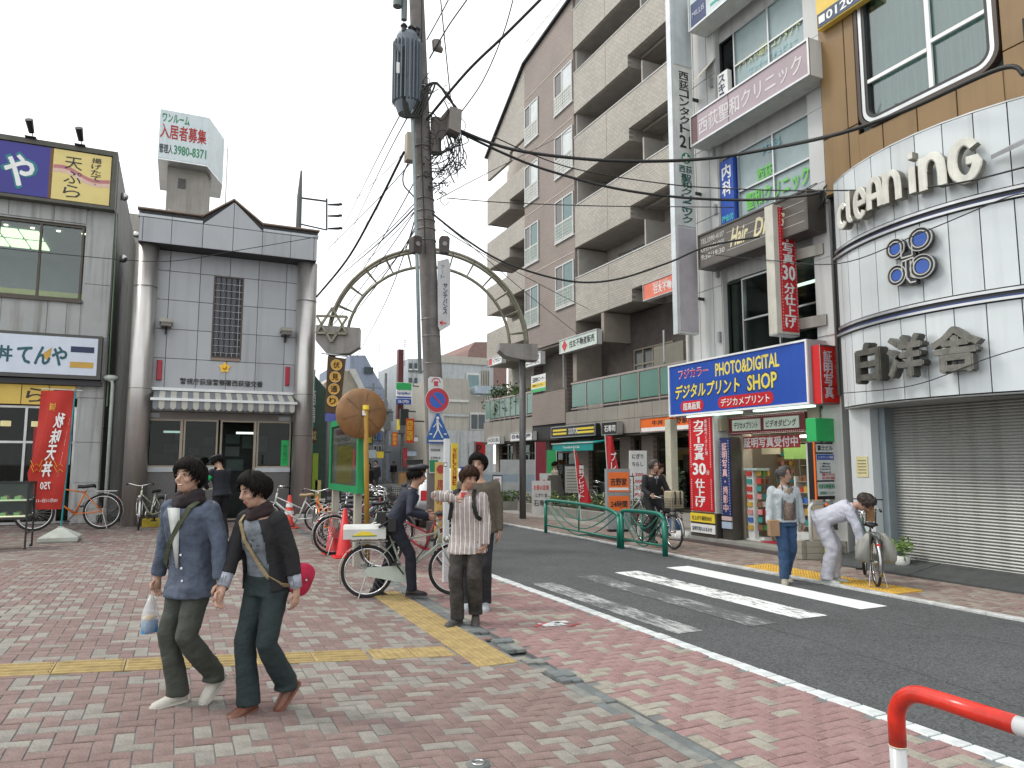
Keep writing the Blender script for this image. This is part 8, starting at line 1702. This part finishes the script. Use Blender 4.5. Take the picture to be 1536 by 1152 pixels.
    def low(ph):                                # lowest height (in units of the head radius) the hair reaches; ph 0 = front
        a = abs(ph)/math.pi; return (bangs*2.6 if a < .22 else (bangs*2.6*(1-(a-.22)/.12)+(-.25)*(a-.22)/.12 if a < .34 else -.25+(backlen+.25)*(a-.34)/.66))
    if hair != 'none':
        hb = MB(); nu, nv = 28, 14; grid = {}; 
        vs_ = []; fs_ = []
        for i in range(nv+1):
            for j in range(nu):
                ph = 2*math.pi*j/nu-math.pi; zl = low(ph); z = 1-(1-zl)*i/nv; z = max(-.95,min(1,z)); rr_ = math.sqrt(max(0,1-z*z)); vs_.append(h(-.012+sh[0]*rr_*math.cos(ph), sh[1]*rr_*math.sin(ph), .024+sh[2]*z))
        for i in range(nv):
            for j in range(nu): fs_.append((i*nu+j,(i+1)*nu+j,(i+1)*nu+(j+1)%nu,i*nu+(j+1)%nu))
        hb.add(vs_, fs_)
        nT = 60 if far else (800 if vs < .011 else 420)
        for q in range(nT):
            ph = rnd.uniform(-math.pi,math.pi); z1 = low(ph)+(rnd.uniform(-.04,.2) if abs(ph) < 1.15 else rnd.choice((rnd.uniform(-.34,.1),rnd.uniform(-.10,.2)))); z0_ = min(.98, z1+rnd.uniform(.35,.9)); tw = rnd.uniform(-.45,.45); pts = []; pf = rnd.choice((rnd.uniform(.01,.08),rnd.uniform(.06,.2)))
            for g_ in range(5):
                u = g_/4; z = z0_+(z1-z0_)*u; z = max(-.99,min(.99,z)); r_ = math.sqrt(1-z*z); m_ = 1+pf*math.sin(u*2.2)+.02; pp = ph+tw*u; pts.append(h(-.012+sh[0]*r_*math.cos(pp)*m_, sh[1]*r_*math.sin(pp)*m_, .024+sh[2]*z*(1+pf*.4)))
            hb.tube(pts, [.006,.009,.008,.006,.0015], 4, caps=False)
        if hair == 'long':
            for q in range(160 if not far else 30):
                ph = rnd.choice((-1,1))*rnd.uniform(1.4,3.14); p0_ = h(-.012+sh[0]*math.cos(ph), sh[1]*math.sin(ph)*1.05, -.02); hb.tube([p0_, p0_+Vector((rnd.uniform(-.02,.01),rnd.uniform(-.01,.01),-.1)), p0_+Vector((rnd.uniform(-.03,.02),rnd.uniform(-.02,.02),-.2-rnd.random()*.06))],[.009,.009,.002],4,caps=False)
        hb.build('hair', hm, t, True)
    if not far:
        ink_ = mat('eye_dark', (.012,.008,.006), .2); lipm = mat('lips', (.42,.16,.13), .5); wh_ = mat('eye_white', (.42,.38,.35), .3)
        for s in (-1,1):
            MB().ell(h(.076,s*.032,.004),(.009,.0135,.0048),10,6,M=HM).build('eye', wh_, t, True); MB().ell(h(.0835,s*.0325,.004),(.004,.0062,.0056),8,6,M=HM).build('iris', ink_, t, True)
            MB().tube([h(.082,s*.018,.009),h(.086,s*.032,.0125),h(.078,s*.047,.008)],.0022,5).tube([h(.086,s*.016,.026),h(.087,s*.034,.031),h(.076,s*.052,.025)],[.002,.0035,.002],6).build('brow', hm if hm is not hair_br else hairm, t, True)
            MB().ell(h(.092,s*.006,-.036),(.004,.003,.002),6,4,M=HM).build('nostril', mat('nostril', (.12,.04,.03), .6), t)
        if smile:
            MB().ell(h(.078,0,-.060),(.008,.021,.007),12,6,M=HM).build('mouth', lipm, t, True); MB().ell(h(.0815,0,-.0585),(.006,.016,.0038),12,6,M=HM).build('teeth', mat('teeth', (.75,.72,.66), .3), t, True)
        else: MB().tube([h(.076,-.022,-.060),h(.085,-.008,-.058),h(.087,0,-.0595),h(.085,.008,-.058),h(.076,.022,-.060)],[.002,.0045,.0045,.0045,.002],8).tube([h(.079,-.015,-.066),h(.0845,0,-.068),h(.079,.015,-.066)],[.002,.005,.002],8).build('mouth', lipm, t, True)
        if glasses:
            g_ = MB()
            for s in (-1,1): g_.torus(h(.098,s*.034,.002), HM@Vector((1,0,0)), .021, .0016, 20, 5); g_.tube([h(.096,s*.055,.006),h(.0,s*.08,.008)],.0015,4)
            g_.tube([h(.1,-.013,.004),h(.1,.013,.004)],.0015,4).build('glasses', steel, t)
    info = dict(t=t, P=P, Nk=Nk, ax=ax, latS=latS, latH=latH, shL=shL, shR=shR, wL=wL, wR=wR, eL=eL, eR=eR, h=h, HM=HM, aL=aL, aR=aR, hpL=hpL, hpR=hpR, fr=latS.cross(ax).normalized())
    return info
Rr, Ff = Vector((math.cos(YAW),-math.sin(YAW),0)), Vector((math.sin(YAW),math.cos(YAW),0))
def face_dir(a, b): v = Rr*a+Ff*b; return math.atan2(v.y, v.x)
def ground(px, py, z=.003): q = on_g(px, py, z); return tuple(q)
canvas = mat('canvas_white', (.52,.50,.44), .7, var=.15); brownleather = mat('brown_leather', (.16,.06,.035), .45); blackleather = mat('black_leather', (.015,.014,.014), .35)
# ---- couple in the foreground
denim = cloth('faded_denim_shirt', (.078,.098,.142), var=.28); olive = cloth('olive_trousers', (.052,.058,.047), var=.18)
A = person('young man in faded blue denim shirt and dark scarf walking hand in hand', ground(286,1054), face_dir(-.52,-.85), .872, pel=(.02,0,.935), neck=(.08,0,1.46), sy=10, fl=(-.13,.07,.17), fr_=(.06,-.08,.09), fp=(38,0), fa=(6,-4), hl=(.05,.36,.83), hr=(.12,-.30,.83),
    el=(-1,.6,0), er=(-1,-.7,0), hd=((.2,.35,-1),(.15,.1,-1)), head=(14,-5,2), hair='short', bangs=.07, top=denim, legs=olive, shoe=canvas, topfat=.035, hem=.2, vs=.0105, sleeve=.93, legw=(.098,.078,.074), smile=True, curl=.75, fold=.026, backlen=-.75)
scarfm = cloth('dark_knit_scarf', (.035,.022,.025), bump=1., bs=160)
def scarf(I, m, r0=.085, rt=.036, turns=2, dz=.0):
    t = I['t']; b = MB()
    for q in range(turns):
        c = I['Nk']+I['ax']*(.005+q*.036+dz)
        pts = [c+I['latS']*((r0-.012*q)*math.cos(a))+I['fr']*((r0-.005*q)*math.sin(a)+.012)+UP*(.012*math.sin(a*2+q)-.015*math.sin(a)) for a in [2*math.pi*k/20 for k in range(21)]]
        b.tube(pts, [rt*(1+.12*math.sin(k*1.7+q)) for k in range(21)], 10)
    vox(b, 'scarf', m, t, .009, 2, .012)
scarf(A, scarfm, .083, .038, 2, -.01)
def surf_strap(I, m, pts, w=.035, name='strap', th=.006):
    b = MB(); P = [Vector(p) for p in pts]
    for p, q in zip(P, P[1:]): b.bar(p, q, w, th, up=I['fr'])
    b.build(name, m, I['t'])
def tp(I, u, s, f):                               # point relative to the torso: u along the spine, s to the left, f forward
    return I['P']+(I['Nk']-I['P'])*u+I['latS']*s+I['fr']*f
MB().ring([[tp(A,u,s_*w,.158+.004*c_) for s_, c_ in ((-1,0),(0,1),(1,0),(0,-4))] for u, w in ((.12,.012),(.45,.03),(.75,.05),(.93,.06))]).build('tee_shirt', mat('white_tee', (.5,.52,.50), .8), A['t'], True)
for u in (-.05,.12,.3): MB().cyl(tp(A,u,.045,.158),tp(A,u,.045,.164),.008,8).build('button', signwhite, A['t'])
surf_strap(A, cloth('olive_strap', (.05,.06,.03)), [tp(A,.99,.12,.05),tp(A,.93,.11,.12),tp(A,.72,.05,.162),tp(A,.45,-.06,.157),tp(A,.15,-.15,.12),tp(A,-.02,-.21,.02)], .04)
pb_m = mat('thin_plastic', (.75,.77,.79), .25, var=.1, vs=12, trans=.55, bump=.4, bs=25)
bagp = A['wR']+Vector((.03,-.02,-.12)); b = MB(); rr = []
for q, (w, d) in enumerate(((.012,.012),(.05,.03),(.085,.05),(.1,.055),(.095,.05),(.06,.03))): rr.append(sell(bagp+Vector((0,0,-.055*q)), Vector((.8,.6,0)), Vector((-.6,.8,0)), w*(1+.1*math.sin(q*2)), d, 14, 2))
bg_ = thing('plastic_bag', (0,0,0), 'translucent plastic bag with a blue package hanging from the young man\'s hand', 'bag', local=True); bg_.location = A['t'].location; bg_.rotation_euler = A['t'].rotation_euler; bg_.scale = A['t'].scale
b.ring(rr).build('bag_film', pb_m, bg_, True); MB().box(-.05,.05,-.025,.025,-.06,.03).build('blue_package', mat('package_blue', (.02,.25,.55), .4), bg_); SC.collection.objects[-1].location = bagp+Vector((0,0,-.215)); MB().ell((0,0,0),(.055,.025,.02),10,6).build('yellow_package', mat('package_yellow', (.7,.45,.1), .4), bg_, True); SC.collection.objects[-1].location = bagp+Vector((.01,0,-.165))
MB().tube([bagp+Vector((0,0,.01)),A['wR']+Vector((.0,0,-.06))],.006,5).build('handle', pb_m, bg_)
# target for her hand: his left hand, converted to her frame
posB = Vector(ground(396,1066)); rzB = face_dir(-.44,-.9); kB = .852
def to_local(I, p, pos, rz, k): 
    w = Vector(I['t'].location)+Matrix.Rotation(I['t'].rotation_euler.z,3,'Z')@(Vector(p)*I['t'].scale.x); return (Matrix.Rotation(-rz,3,'Z')@(w-Vector(pos)))/k
hh = to_local(A, A['wL']+Vector((.02,.04,-.08)), posB, rzB, kB)
greytee = cloth('grey_print_shirt', (.19,.215,.245), var=.3); indigo = cloth('indigo_jeans', (.018,.032,.034), var=.25)
B = person('young woman in grey t-shirt and black cardigan with crimson bag, walking hand in hand', tuple(posB), rzB, kB, pel=(.0,0,.94), neck=(.10,0,1.445), sy=-4, fl=(-.14,.07,.16), fr_=(.08,-.08,.09), fp=(42,4), fa=(-8,0), hl=(-.02,.27,.84), hr=(hh.x,hh.y,hh.z+.02),
    el=(-1,.3,0), er=(-.5,-1,0), hd=((.1,.0,-1),None), head=(-14,14,5), hair='short', bangs=.12, top=greytee, legs=indigo, shoe=brownleather, topfat=.008, hem=.1, vs=.0105, sleeve=.9, legw=(.094,.078,.082), female=True, curl=.55, fold=.016, backlen=-.8)
blk = cloth('black_cardigan', (.012,.012,.014)); c = MB()
for (a_, e_, w_) in ((B['shL'],B['eL'],B['wL']),(B['shR'],B['eR'],B['wR'])): we = e_+(w_-e_)*.55; c.tube([a_,(a_+e_)/2,e_,we],[.07,.066,.06,.055],14); c.ell(a_-B['ax']*.01,.072,14,10)
for s in (-1,1):
    rr = []
    for (u, w0, w1, d) in ((-.1,.15,.19,.13),(.2,.132,.165,.118),(.5,.13,.165,.118),(.75,.112,.175,.122),(.93,.065,.14,.10)): rr.append([tp(B,u,s*w0,d),tp(B,u,s*w1,d*.55),tp(B,u,s*(w1+.012),0),tp(B,u,s*w1,-d*.7),tp(B,u,s*.02,-d-.004),tp(B,u,s*.02,-d+.02),tp(B,u,s*(w1-.03),-d*.5),tp(B,u,s*(w1-.02),0),tp(B,u,s*(w1-.03),d*.4),tp(B,u,s*w0,d-.02)])
    c.ring(rr)
vox(c, 'cardigan', blk, B['t'], .0095, 2, .01); scarf(B, cloth('brown_knit_scarf', (.04,.02,.022), bump=1., bs=160), .074, .032, 2, -.012)
surf_strap(B, cloth('tan_strap', (.30,.23,.12)), [tp(B,.97,-.11,.06),tp(B,.9,-.10,.115),tp(B,.65,-.045,.140),tp(B,.35,.045,.125),tp(B,.12,.13,.115),tp(B,-.02,.19,.05),tp(B,-.08,.23,-.03)], .032)
pr = MB()
for q in range(7): pr.ell(tp(B,.58+.09*math.sin(q*2.1),-.07+.024*q,.131),(.004,.012+.004*(q%3),.010+.006*(q%2)),8,5)
pr.build('chest_print', mat('print_dark', (.05,.06,.07), .8), B['t'])
for s, w_, e_ in ((1,B['wL'],B['eL']),(-1,B['wR'],B['eR'])): MB().tube([e_+(w_-e_)*.52,e_+(w_-e_)*.92],[.05,.043],14).build('cuff', cloth('striped_cuff', (.34,.36,.42)), B['t'], True)
hbag = thing('shoulder_bag', (0,0,0), 'crimson cloth shoulder bag at the young woman\'s left hip', 'bag', local=True); hbag.location = B['t'].location; hbag.rotation_euler = B['t'].rotation_euler; hbag.scale = B['t'].scale
c = MB(); q = tp(B,-.04,.215,-.11); c.ell(q,(.12,.055,.12),16,12).ell(q+Vector((-.02,.02,.03)),(.10,.055,.09),14,10); vox(c, 'bag_body', cloth('crimson_cloth', (.42,.01,.05)), hbag, .012, 3, .03); c = MB(); c.ell(q+Vector((.01,.035,.05)),(.095,.035,.07),14,10); vox(c, 'flap', cloth('crimson_flap', (.48,.015,.06)), hbag, .01, 2, .01); MB().ell(q+Vector((.02,.07,.0)),.01,8,6).build('buckle', steel, hbag)
# ---- striped shirt man
sm_ = bpy.data.materials.new('striped_shirt'); sm_.use_nodes = True; nt = sm_.node_tree; bs_n = nt.nodes['Principled BSDF']; bs_n.inputs['Roughness'].default_value = .85
tc = nt.nodes.new('ShaderNodeTexCoord'); sp = nt.nodes.new('ShaderNodeSeparateXYZ'); nt.links.new(tc.outputs['Object'], sp.inputs[0]); prev = None
nz = nt.nodes.new('ShaderNodeTexNoise'); nz.inputs['Scale'].default_value = 5; nt.links.new(tc.outputs['Object'], nz.inputs['Vector'])
ad = nt.nodes.new('ShaderNodeMath'); ad.operation = 'MULTIPLY_ADD'; ad.inputs[1].default_value = .02; nt.links.new(nz.outputs['Fac'], ad.inputs[0]); nt.links.new(sp.outputs['Y'], ad.inputs[2])
m1 = nt.nodes.new('ShaderNodeMath'); m1.operation = 'MULTIPLY'; m1.inputs[1].default_value = 19; nt.links.new(ad.outputs[0], m1.inputs[0]); fr1 = nt.nodes.new('ShaderNodeMath'); fr1.operation = 'FRACT'; nt.links.new(m1.outputs[0], fr1.inputs[0])
cr_ = nt.nodes.new('ShaderNodeValToRGB'); cr_.color_ramp.interpolation = 'CONSTANT'; e = cr_.color_ramp.elements; e[0].color = (.55,.52,.50,1); e[1].position = .34; e[1].color = (.15,.085,.08,1)
for pos, col in ((.46,(.5,.47,.45,1)),(.6,(.12,.07,.07,1)),(.72,(.52,.5,.48,1)),(.85,(.17,.10,.09,1))): x_e = e.new(pos); x_e.color = col
nt.links.new(fr1.outputs[0], cr_.inputs[0]); nt.links.new(cr_.outputs[0], bs_n.inputs['Base Color']); MATS['striped_shirt'] = sm_
fade = cloth('faded_black_jeans', (.05,.043,.037), var=.0); fade.node_tree.nodes['Mix'].inputs['B'].default_value = (.016,.015,.014,1)
C = person('man in brown and white striped shirt with backpack strap and one elbow raised', ground(700,934), face_dir(-.12,-.99), .925, pel=(0,0,.935), neck=(.04,-.01,1.455), sy=-6, fl=(.0,.10,.13), fr_=(.10,-.09,.09), fp=(28,0), fa=(8,-28), hl=(.09,.22,.86), hr=(.13,-.12,1.38),
    el=(-.6,1,0), er=(-.1,-1,.22), hd=((.3,-.5,-1),(.2,.9,.2)), head=(38,14,-6), hair='short', hairc=hair_br, bangs=.05, top=sm_, legs=fade, shoe=mat('trainer_dark', (.06,.055,.05), .6), topfat=.030, hem=.2, vs=.012, sleeve=.97, legw=(.10,.086,.078), curl=.9, fold=.03, backlen=-.8, collar=True, skinm=skin2)
MB().prism([tp(C,1.0,-.035,.08),tp(C,1.0,.035,.08),tp(C,.91,.012,.142),tp(C,.91,-.012,.142)],C['fr']*.006).build('red_collar', mat('red_tee', (.32,.01,.02), .8), C['t'])
for s in (-1,1): surf_strap(C, cloth('backpack_black', (.015,.015,.016)), [tp(C,1.0,s*.09,-.06),tp(C,1.03,s*.105,.0),tp(C,.93,s*.12,.105),tp(C,.72,s*.13,.142),tp(C,.5,s*.155,.125),tp(C,.38,s*.195,.03)], .045, th=.012)
c = MB(); c.ell(tp(C,.55,0,-.2),(.09,.15,.2),16,12); vox(c, 'backpack', cloth('backpack_black', (.015,.015,.016)), C['t'], .018, 3, .01)
# ---- man behind him
D = person('man in olive brown sweater standing close behind the striped-shirt man', ground(717,912), face_dir(-.1,-.99), 1.0, pel=(0,0,.93), fl=(.0,.09,.09), fr_=(.05,-.1,.09), fa=(5,-10), hl=(.02,.25,.80), hr=(.05,-.22,.85), head=(-6,2,0), hair='short', bangs=.09, top=cloth('olive_sweater', (.105,.088,.065)), legs=cloth('dark_slacks', (.02,.02,.024)), shoe=mat('pale_trainer', (.4,.42,.45), .6), vs=.014, fold=.02, backlen=-.7, topfat=.03)
# ---- officer on the bicycle
uni = cloth('navy_uniform', (.012,.017,.036), .75, var=.2); 
def cap_on(I, m=None):
    h = I['h']; HM = I['HM']; b = MB(); rr = []
    for (z, a, b_, dx) in ((.045,.102,.086,-.006),(.075,.106,.09,-.006),(.08,.124,.112,-.004),(.105,.132,.12,-.002),(.125,.11,.1,-.0),(.135,.02,.02,0)): rr.append([h(dx+a*math.cos(2*math.pi*k/24), b_*math.sin(2*math.pi*k/24), z+.012*math.cos(2*math.pi*k/24)*(z>.07)) for k in range(24)])
    b.ring(rr).build('cap', m or mat('cap_black', (.012,.013,.02), .5), I['t'], True)
    MB().ring([[h(.075,-y,.047),h(.075,y,.047),h(.075+.075*math.cos(a),y*.9,.047-.03),h(.075+.075*math.cos(a),-y*.9,.04-.03)] for y, a in ((.07,1.2),(.06,.5),(.02,0))][:2]).build('cap_peak', blackleather, I['t']) if False else MB().prism([h(.07,.08,.05),h(.11,.065,.038),h(.145,.03,.028),h(.15,0,.026),h(.145,-.03,.028),h(.11,-.065,.038),h(.07,-.08,.05)], HM@Vector((0,0,.005))).build('cap_peak', blackleather, I['t'])
    MB().ell(h(.118,0,.095),(.008,.017,.02),10,6,M=HM).build('cap_badge', mat('gold'), I['t'], True)
    MB().tube([h(.103*math.cos(a),.087*math.sin(a),.06) for a in [R(-80+16*k) for k in range(11)]],.004,5).build('chin_cord', mat('gold'), I['t'])
pk_ = .97; bz = az
E_ = person('police officer in navy uniform and peaked cap sitting on the bicycle', (mid.x,mid.y,.002), bz, pk_, pel=(-.22,0,.93), neck=(.03,-.02,1.37), fl=(-.40,.17,.10), fr_=(.02,-.15,.13), fp=(20,0), hl=(.20,.25,1.03), hr=(.20,-.27,1.03), el=(-.4,.7,-1), er=(-.4,-.7,-1), hd=((1,0,-.25),(1,0,-.25)), head=(-4,4,0), hair='short', bangs=.3, top=uni, legs=cloth('navy_slacks', (.009,.011,.02)), shoe=blackleather, vs=.013, sleeve=1.0, curl=1.1, fold=.016, skinm=skin2, collar=True, topfat=.018, legw=(.096,.072,.066), backlen=-.45)
cap_on(E_)
b = MB()
for k in range(24): a = 2*math.pi*k/24
b.ring([sell(tp(E_,u,0,0), E_['latS'], E_['fr'], .192, .142) for u in (.0,.09)]).build('belt', blackleather, E_['t'], True)
MB().box(-.05,.05,-.03,.03,-.09,.07).build('pouch', blackleather, E_['t']); o = SC.collection.objects[-1]; o.location = tp(E_,-.02,-.2,-.02)
MB().tube([tp(E_,.0,-.19,-.08),tp(E_,-.25,-.2,-.14)],.016,8).build('holster', blackleather, E_['t']); MB().box(-.07,.05,-.04,.04,-.08,.06).build('radio_case', blackleather, E_['t']); SC.collection.objects[-1].location = tp(E_,.02,-.14,-.17)
# ---- policeman at the box, seen from behind
Pp = ground(330,806); G_ = person('policeman in dark uniform with a green armband bending over papers at the police box', Pp, face_dir(-.75,.5), 1.06, pel=(0,0,.93), neck=(.10,0,1.43), hl=(.35,.12,1.02), hr=(.35,-.12,1.0), el=(-.3,1,-.5), er=(-.3,-1,-.5), hd=((1,0,0),(1,0,0)), head=(0,34,0), top=cloth('black_uniform', (.012,.014,.022)), legs=cloth('black_slacks', (.008,.009,.013)), shoe=blackleather, vs=.02, fold=.012, fl=(.02,.1,.09), fr_=(-.04,-.1,.09), topfat=.03)
cap_on(G_); m_ = (G_['shL']+G_['eL'])*.5; MB().tube([m_+(G_['shL']-m_).normalized()*.05, m_-(G_['shL']-m_).normalized()*.05],.076,14).build('armband', mat('armband_green', (.02,.5,.15), .6), G_['t'], True); MB().box(.3,.5,-.12,.12,.98,1.0).build('papers', mat('paper_pale', (.6,.62,.5), .6), G_['t'])
# ---- businessman cycling
suit = cloth('black_suit_jacket', (.012,.012,.015), .8)
F_ = person('businessman in dark suit and tie riding the black bicycle behind the green railing', (bmid.x,bmid.y,.012), BZ, .97, pel=(-.24,0,.93), neck=(-.12,0,1.45), fl=(.08,.12,.32), fr_=(-.02,-.13,.17), hl=(.17,.25,1.03), hr=(.17,-.25,1.03), el=(-.6,.6,-1), er=(-.6,-.6,-1), hd=((1,0,-.3),(1,0,-.3)), head=(6,2,0), hairc=hair_gr, bangs=.2, top=suit, legs=cloth('black_suit_trousers', (.010,.010,.012)), shoe=blackleather, vs=.015, fold=.014, curl=1.1, topfat=.026, collar=True)
sv = mat('shirt_white', (.6,.62,.64), .7); MB().prism([tp(F_,.97,-.05,.115),tp(F_,.97,.05,.115),tp(F_,.68,.0,.143)], F_['fr']*.006).build('shirt_front', sv, F_['t']); MB().prism([tp(F_,.95,-.014,.128),tp(F_,.95,.014,.128),tp(F_,.7,.008,.152),tp(F_,.7,-.008,.152)], F_['fr']*.004).build('tie', mat('grey_tie', (.12,.13,.16), .6), F_['t'])
# ---- man in pale jacket
jk = cloth('pale_grey_jacket', (.42,.46,.48), .6, var=.12); jn = cloth('blue_jeans', (.03,.075,.165), var=.3)
J = person('elderly man with glasses in pale jacket and bright blue jeans holding a brown package', ground(1180,872), face_dir(.12,-.99), .905, pel=(0,0,.935), neck=(.02,0,1.46), fl=(-.18,.09,.11), fr_=(.10,-.09,.09), fp=(24,0), fa=(10,-22), hl=(.03,.29,.86), hr=(.07,-.28,.84), head=(26,0,0), hairc=hair_gr, bangs=.26, top=jk, legs=jn, shoe=mat('beige_shoe', (.36,.33,.26), .6), vs=.0125, sleeve=.98, legw=(.10,.08,.072), topfat=.045, hem=.05, glasses=True, skinm=skin2, fold=.03, curl=.9, backlen=-.4, collar=True)
MB().ring([[tp(J,u,s_*w,.157+dz) for s_, dz in ((-1,0),(0,.004),(1,0),(0,-.05))] for u, w in ((.02,.085),(.4,.09),(.75,.08),(.95,.055))]).build('patterned_shirt', mat('brown_pattern', (.14,.09,.07), .8, var=.7, vs=45, col2=(.34,.27,.22)), J['t'], True)
MB().prism([tp(J,.97,-.06,.12),tp(J,.97,-.02,.15),tp(J,.88,-.05,.165)], J['fr']*.006).prism([tp(J,.97,.06,.12),tp(J,.97,.02,.15),tp(J,.88,.05,.165)], J['fr']*.006).build('collar', mat('shirt_grey', (.4,.38,.34), .7), J['t'])
for s in (-1,1): MB().tube([tp(J,1.02,s*.06,.06),tp(J,.94,s*.08,.12),tp(J,.6,s*.105,.152),tp(J,.05,s*.11,.152)],.012,6).build('jacket_lining', mat('dark_lining', (.08,.1,.12), .7), J['t'])
pkx = thing('paper_package', (0,0,0), 'flat brown paper package in the elderly man\'s right hand', 'package', local=True); pkx.location = J['t'].location; pkx.rotation_euler = J['t'].rotation_euler; pkx.scale = J['t'].scale; MB().cham(-.05,.05,-.075,.075,-.12,.12,.01).build('package', mat('kraft_brown', (.33,.2,.11), .7), pkx); SC.collection.objects[-1].location = J['wR']+Vector((.06,.03,-.05))
# ---- man in white bending over the bicycle
wc = cloth('white_work_shirt', (.50,.51,.58), .8, var=.1)
Kk = person('man in white work clothes bending over the green bicycle', ground(1253,874), face_dir(.86,-.5), .96, pel=(-.16,0,.90), neck=(.29,0,1.09), fl=(-.02,.1,.09), fr_=(-.10,-.12,.09), fa=(0,-10), hl=(.36,.16,.56), hr=(.40,-.14,.55), el=(.3,.5,-.4), er=(.3,-.5,-.4), hd=((.5,0,-1),(.5,0,-1)), head=(-10,60,0), hairc=mat('dark_brown_hair', (.035,.02,.013), .45, var=.3, vs=40), bangs=.22, top=wc, legs=cloth('white_work_trousers', (.45,.45,.50), .8, var=.12), shoe=mat('white_trainer', (.45,.47,.44), .6), vs=.0125, legw=(.115,.095,.085), topfat=.035, fold=.03, kl=(1,.2,0), skinm=skin2, curl=1.2, collar=True, hem=.05)
for w_ in (Kk['wL'],Kk['wR']): MB().tube([w_+Vector((-.01,0,.02)),w_+Vector((.0,0,-.0))],.034,12).build('glove_cuff', mat('glove_red', (.4,.02,.05), .8), Kk['t'], True)
# ---- woman with newspaper by the shop
Wn = person('woman in beige top and dark vest with newspaper and carrier bag behind the businessman', ground(990,792,.012), face_dir(.5,-.7), .92, hl=(.3,.1,1.15), hr=(.28,-.12,1.1), el=(-.3,1,-.5), er=(-.3,-1,-.5), head=(0,20,0), hairc=hair_br, hair='long', top=cloth('beige_top', (.4,.34,.25)), legs=cloth('dark_skirt', (.02,.02,.022)), shoe=blackleather, vs=.022, far=True, female=True)
MB().box(.3,.5,-.18,.18,1.18,1.22).build('newspaper', offwhite, Wn['t']); c = MB(); torso_ = [sell(tp(Wn,u,0,0), Wn['latS'], Wn['fr'], w, d) for u, w, d in ((-.2,.2,.15),(.2,.18,.13),(.6,.185,.135))]; c.ring(torso_).build('vest', black, Wn['t'], True)
wb_ = thing('carrier_bag', (0,0,0), 'white and pink carrier bag hanging from the newspaper woman\'s arm', 'bag', local=True); wb_.location = Wn['t'].location; wb_.rotation_euler = Wn['t'].rotation_euler; MB().ring([sell(Vector((.34,.12,z)), Vector((0,1,0)), Vector((1,0,0)), w, .05, 12) for z, w in ((.98,.02),(.85,.09),(.65,.12),(.55,.1))]).build('bag', mat('bag_white', (.65,.6,.6), .5), wb_, True); MB().box(.28,.4,.02,.2,.56,.66).build('pink_print', mat('pink_print', (.7,.2,.3), .5), wb_)
# ---- distant walkers
bt_ = cloth('black_top', (.012,.012,.014)); dkl = cloth('dark_far_trousers', (.02,.02,.025))
person('woman with long hair dressed in black walking up the side street', ground(552,752), face_dir(.1,-1), .93, hair='long', top=bt_, legs=dkl, shoe=blackleather, vs=.022, far=True, female=True, sleeve=.6)
person('man in dark clothes just behind the long-haired woman in black', ground(563,740), face_dir(-.1,-1), 1.0, top=cloth('dark_grey_coat', (.03,.03,.035)), legs=dkl, shoe=blackleather, vs=.025, far=True)
person('distant walker in dark jacket and khaki trousers in the middle of the side street', ground(590,724), face_dir(0,-1), 1.0, top=bt_, legs=cloth('khaki_trousers', (.2,.16,.1)), shoe=blackleather, vs=.025, far=True)
person('shopper in pale clothes standing at the cafe door', ground(832,762,.012), face_dir(.6,.3), .95, top=cloth('pale_tan_coat', (.4,.35,.28)), legs=dkl, shoe=blackleather, vs=.025, far=True)
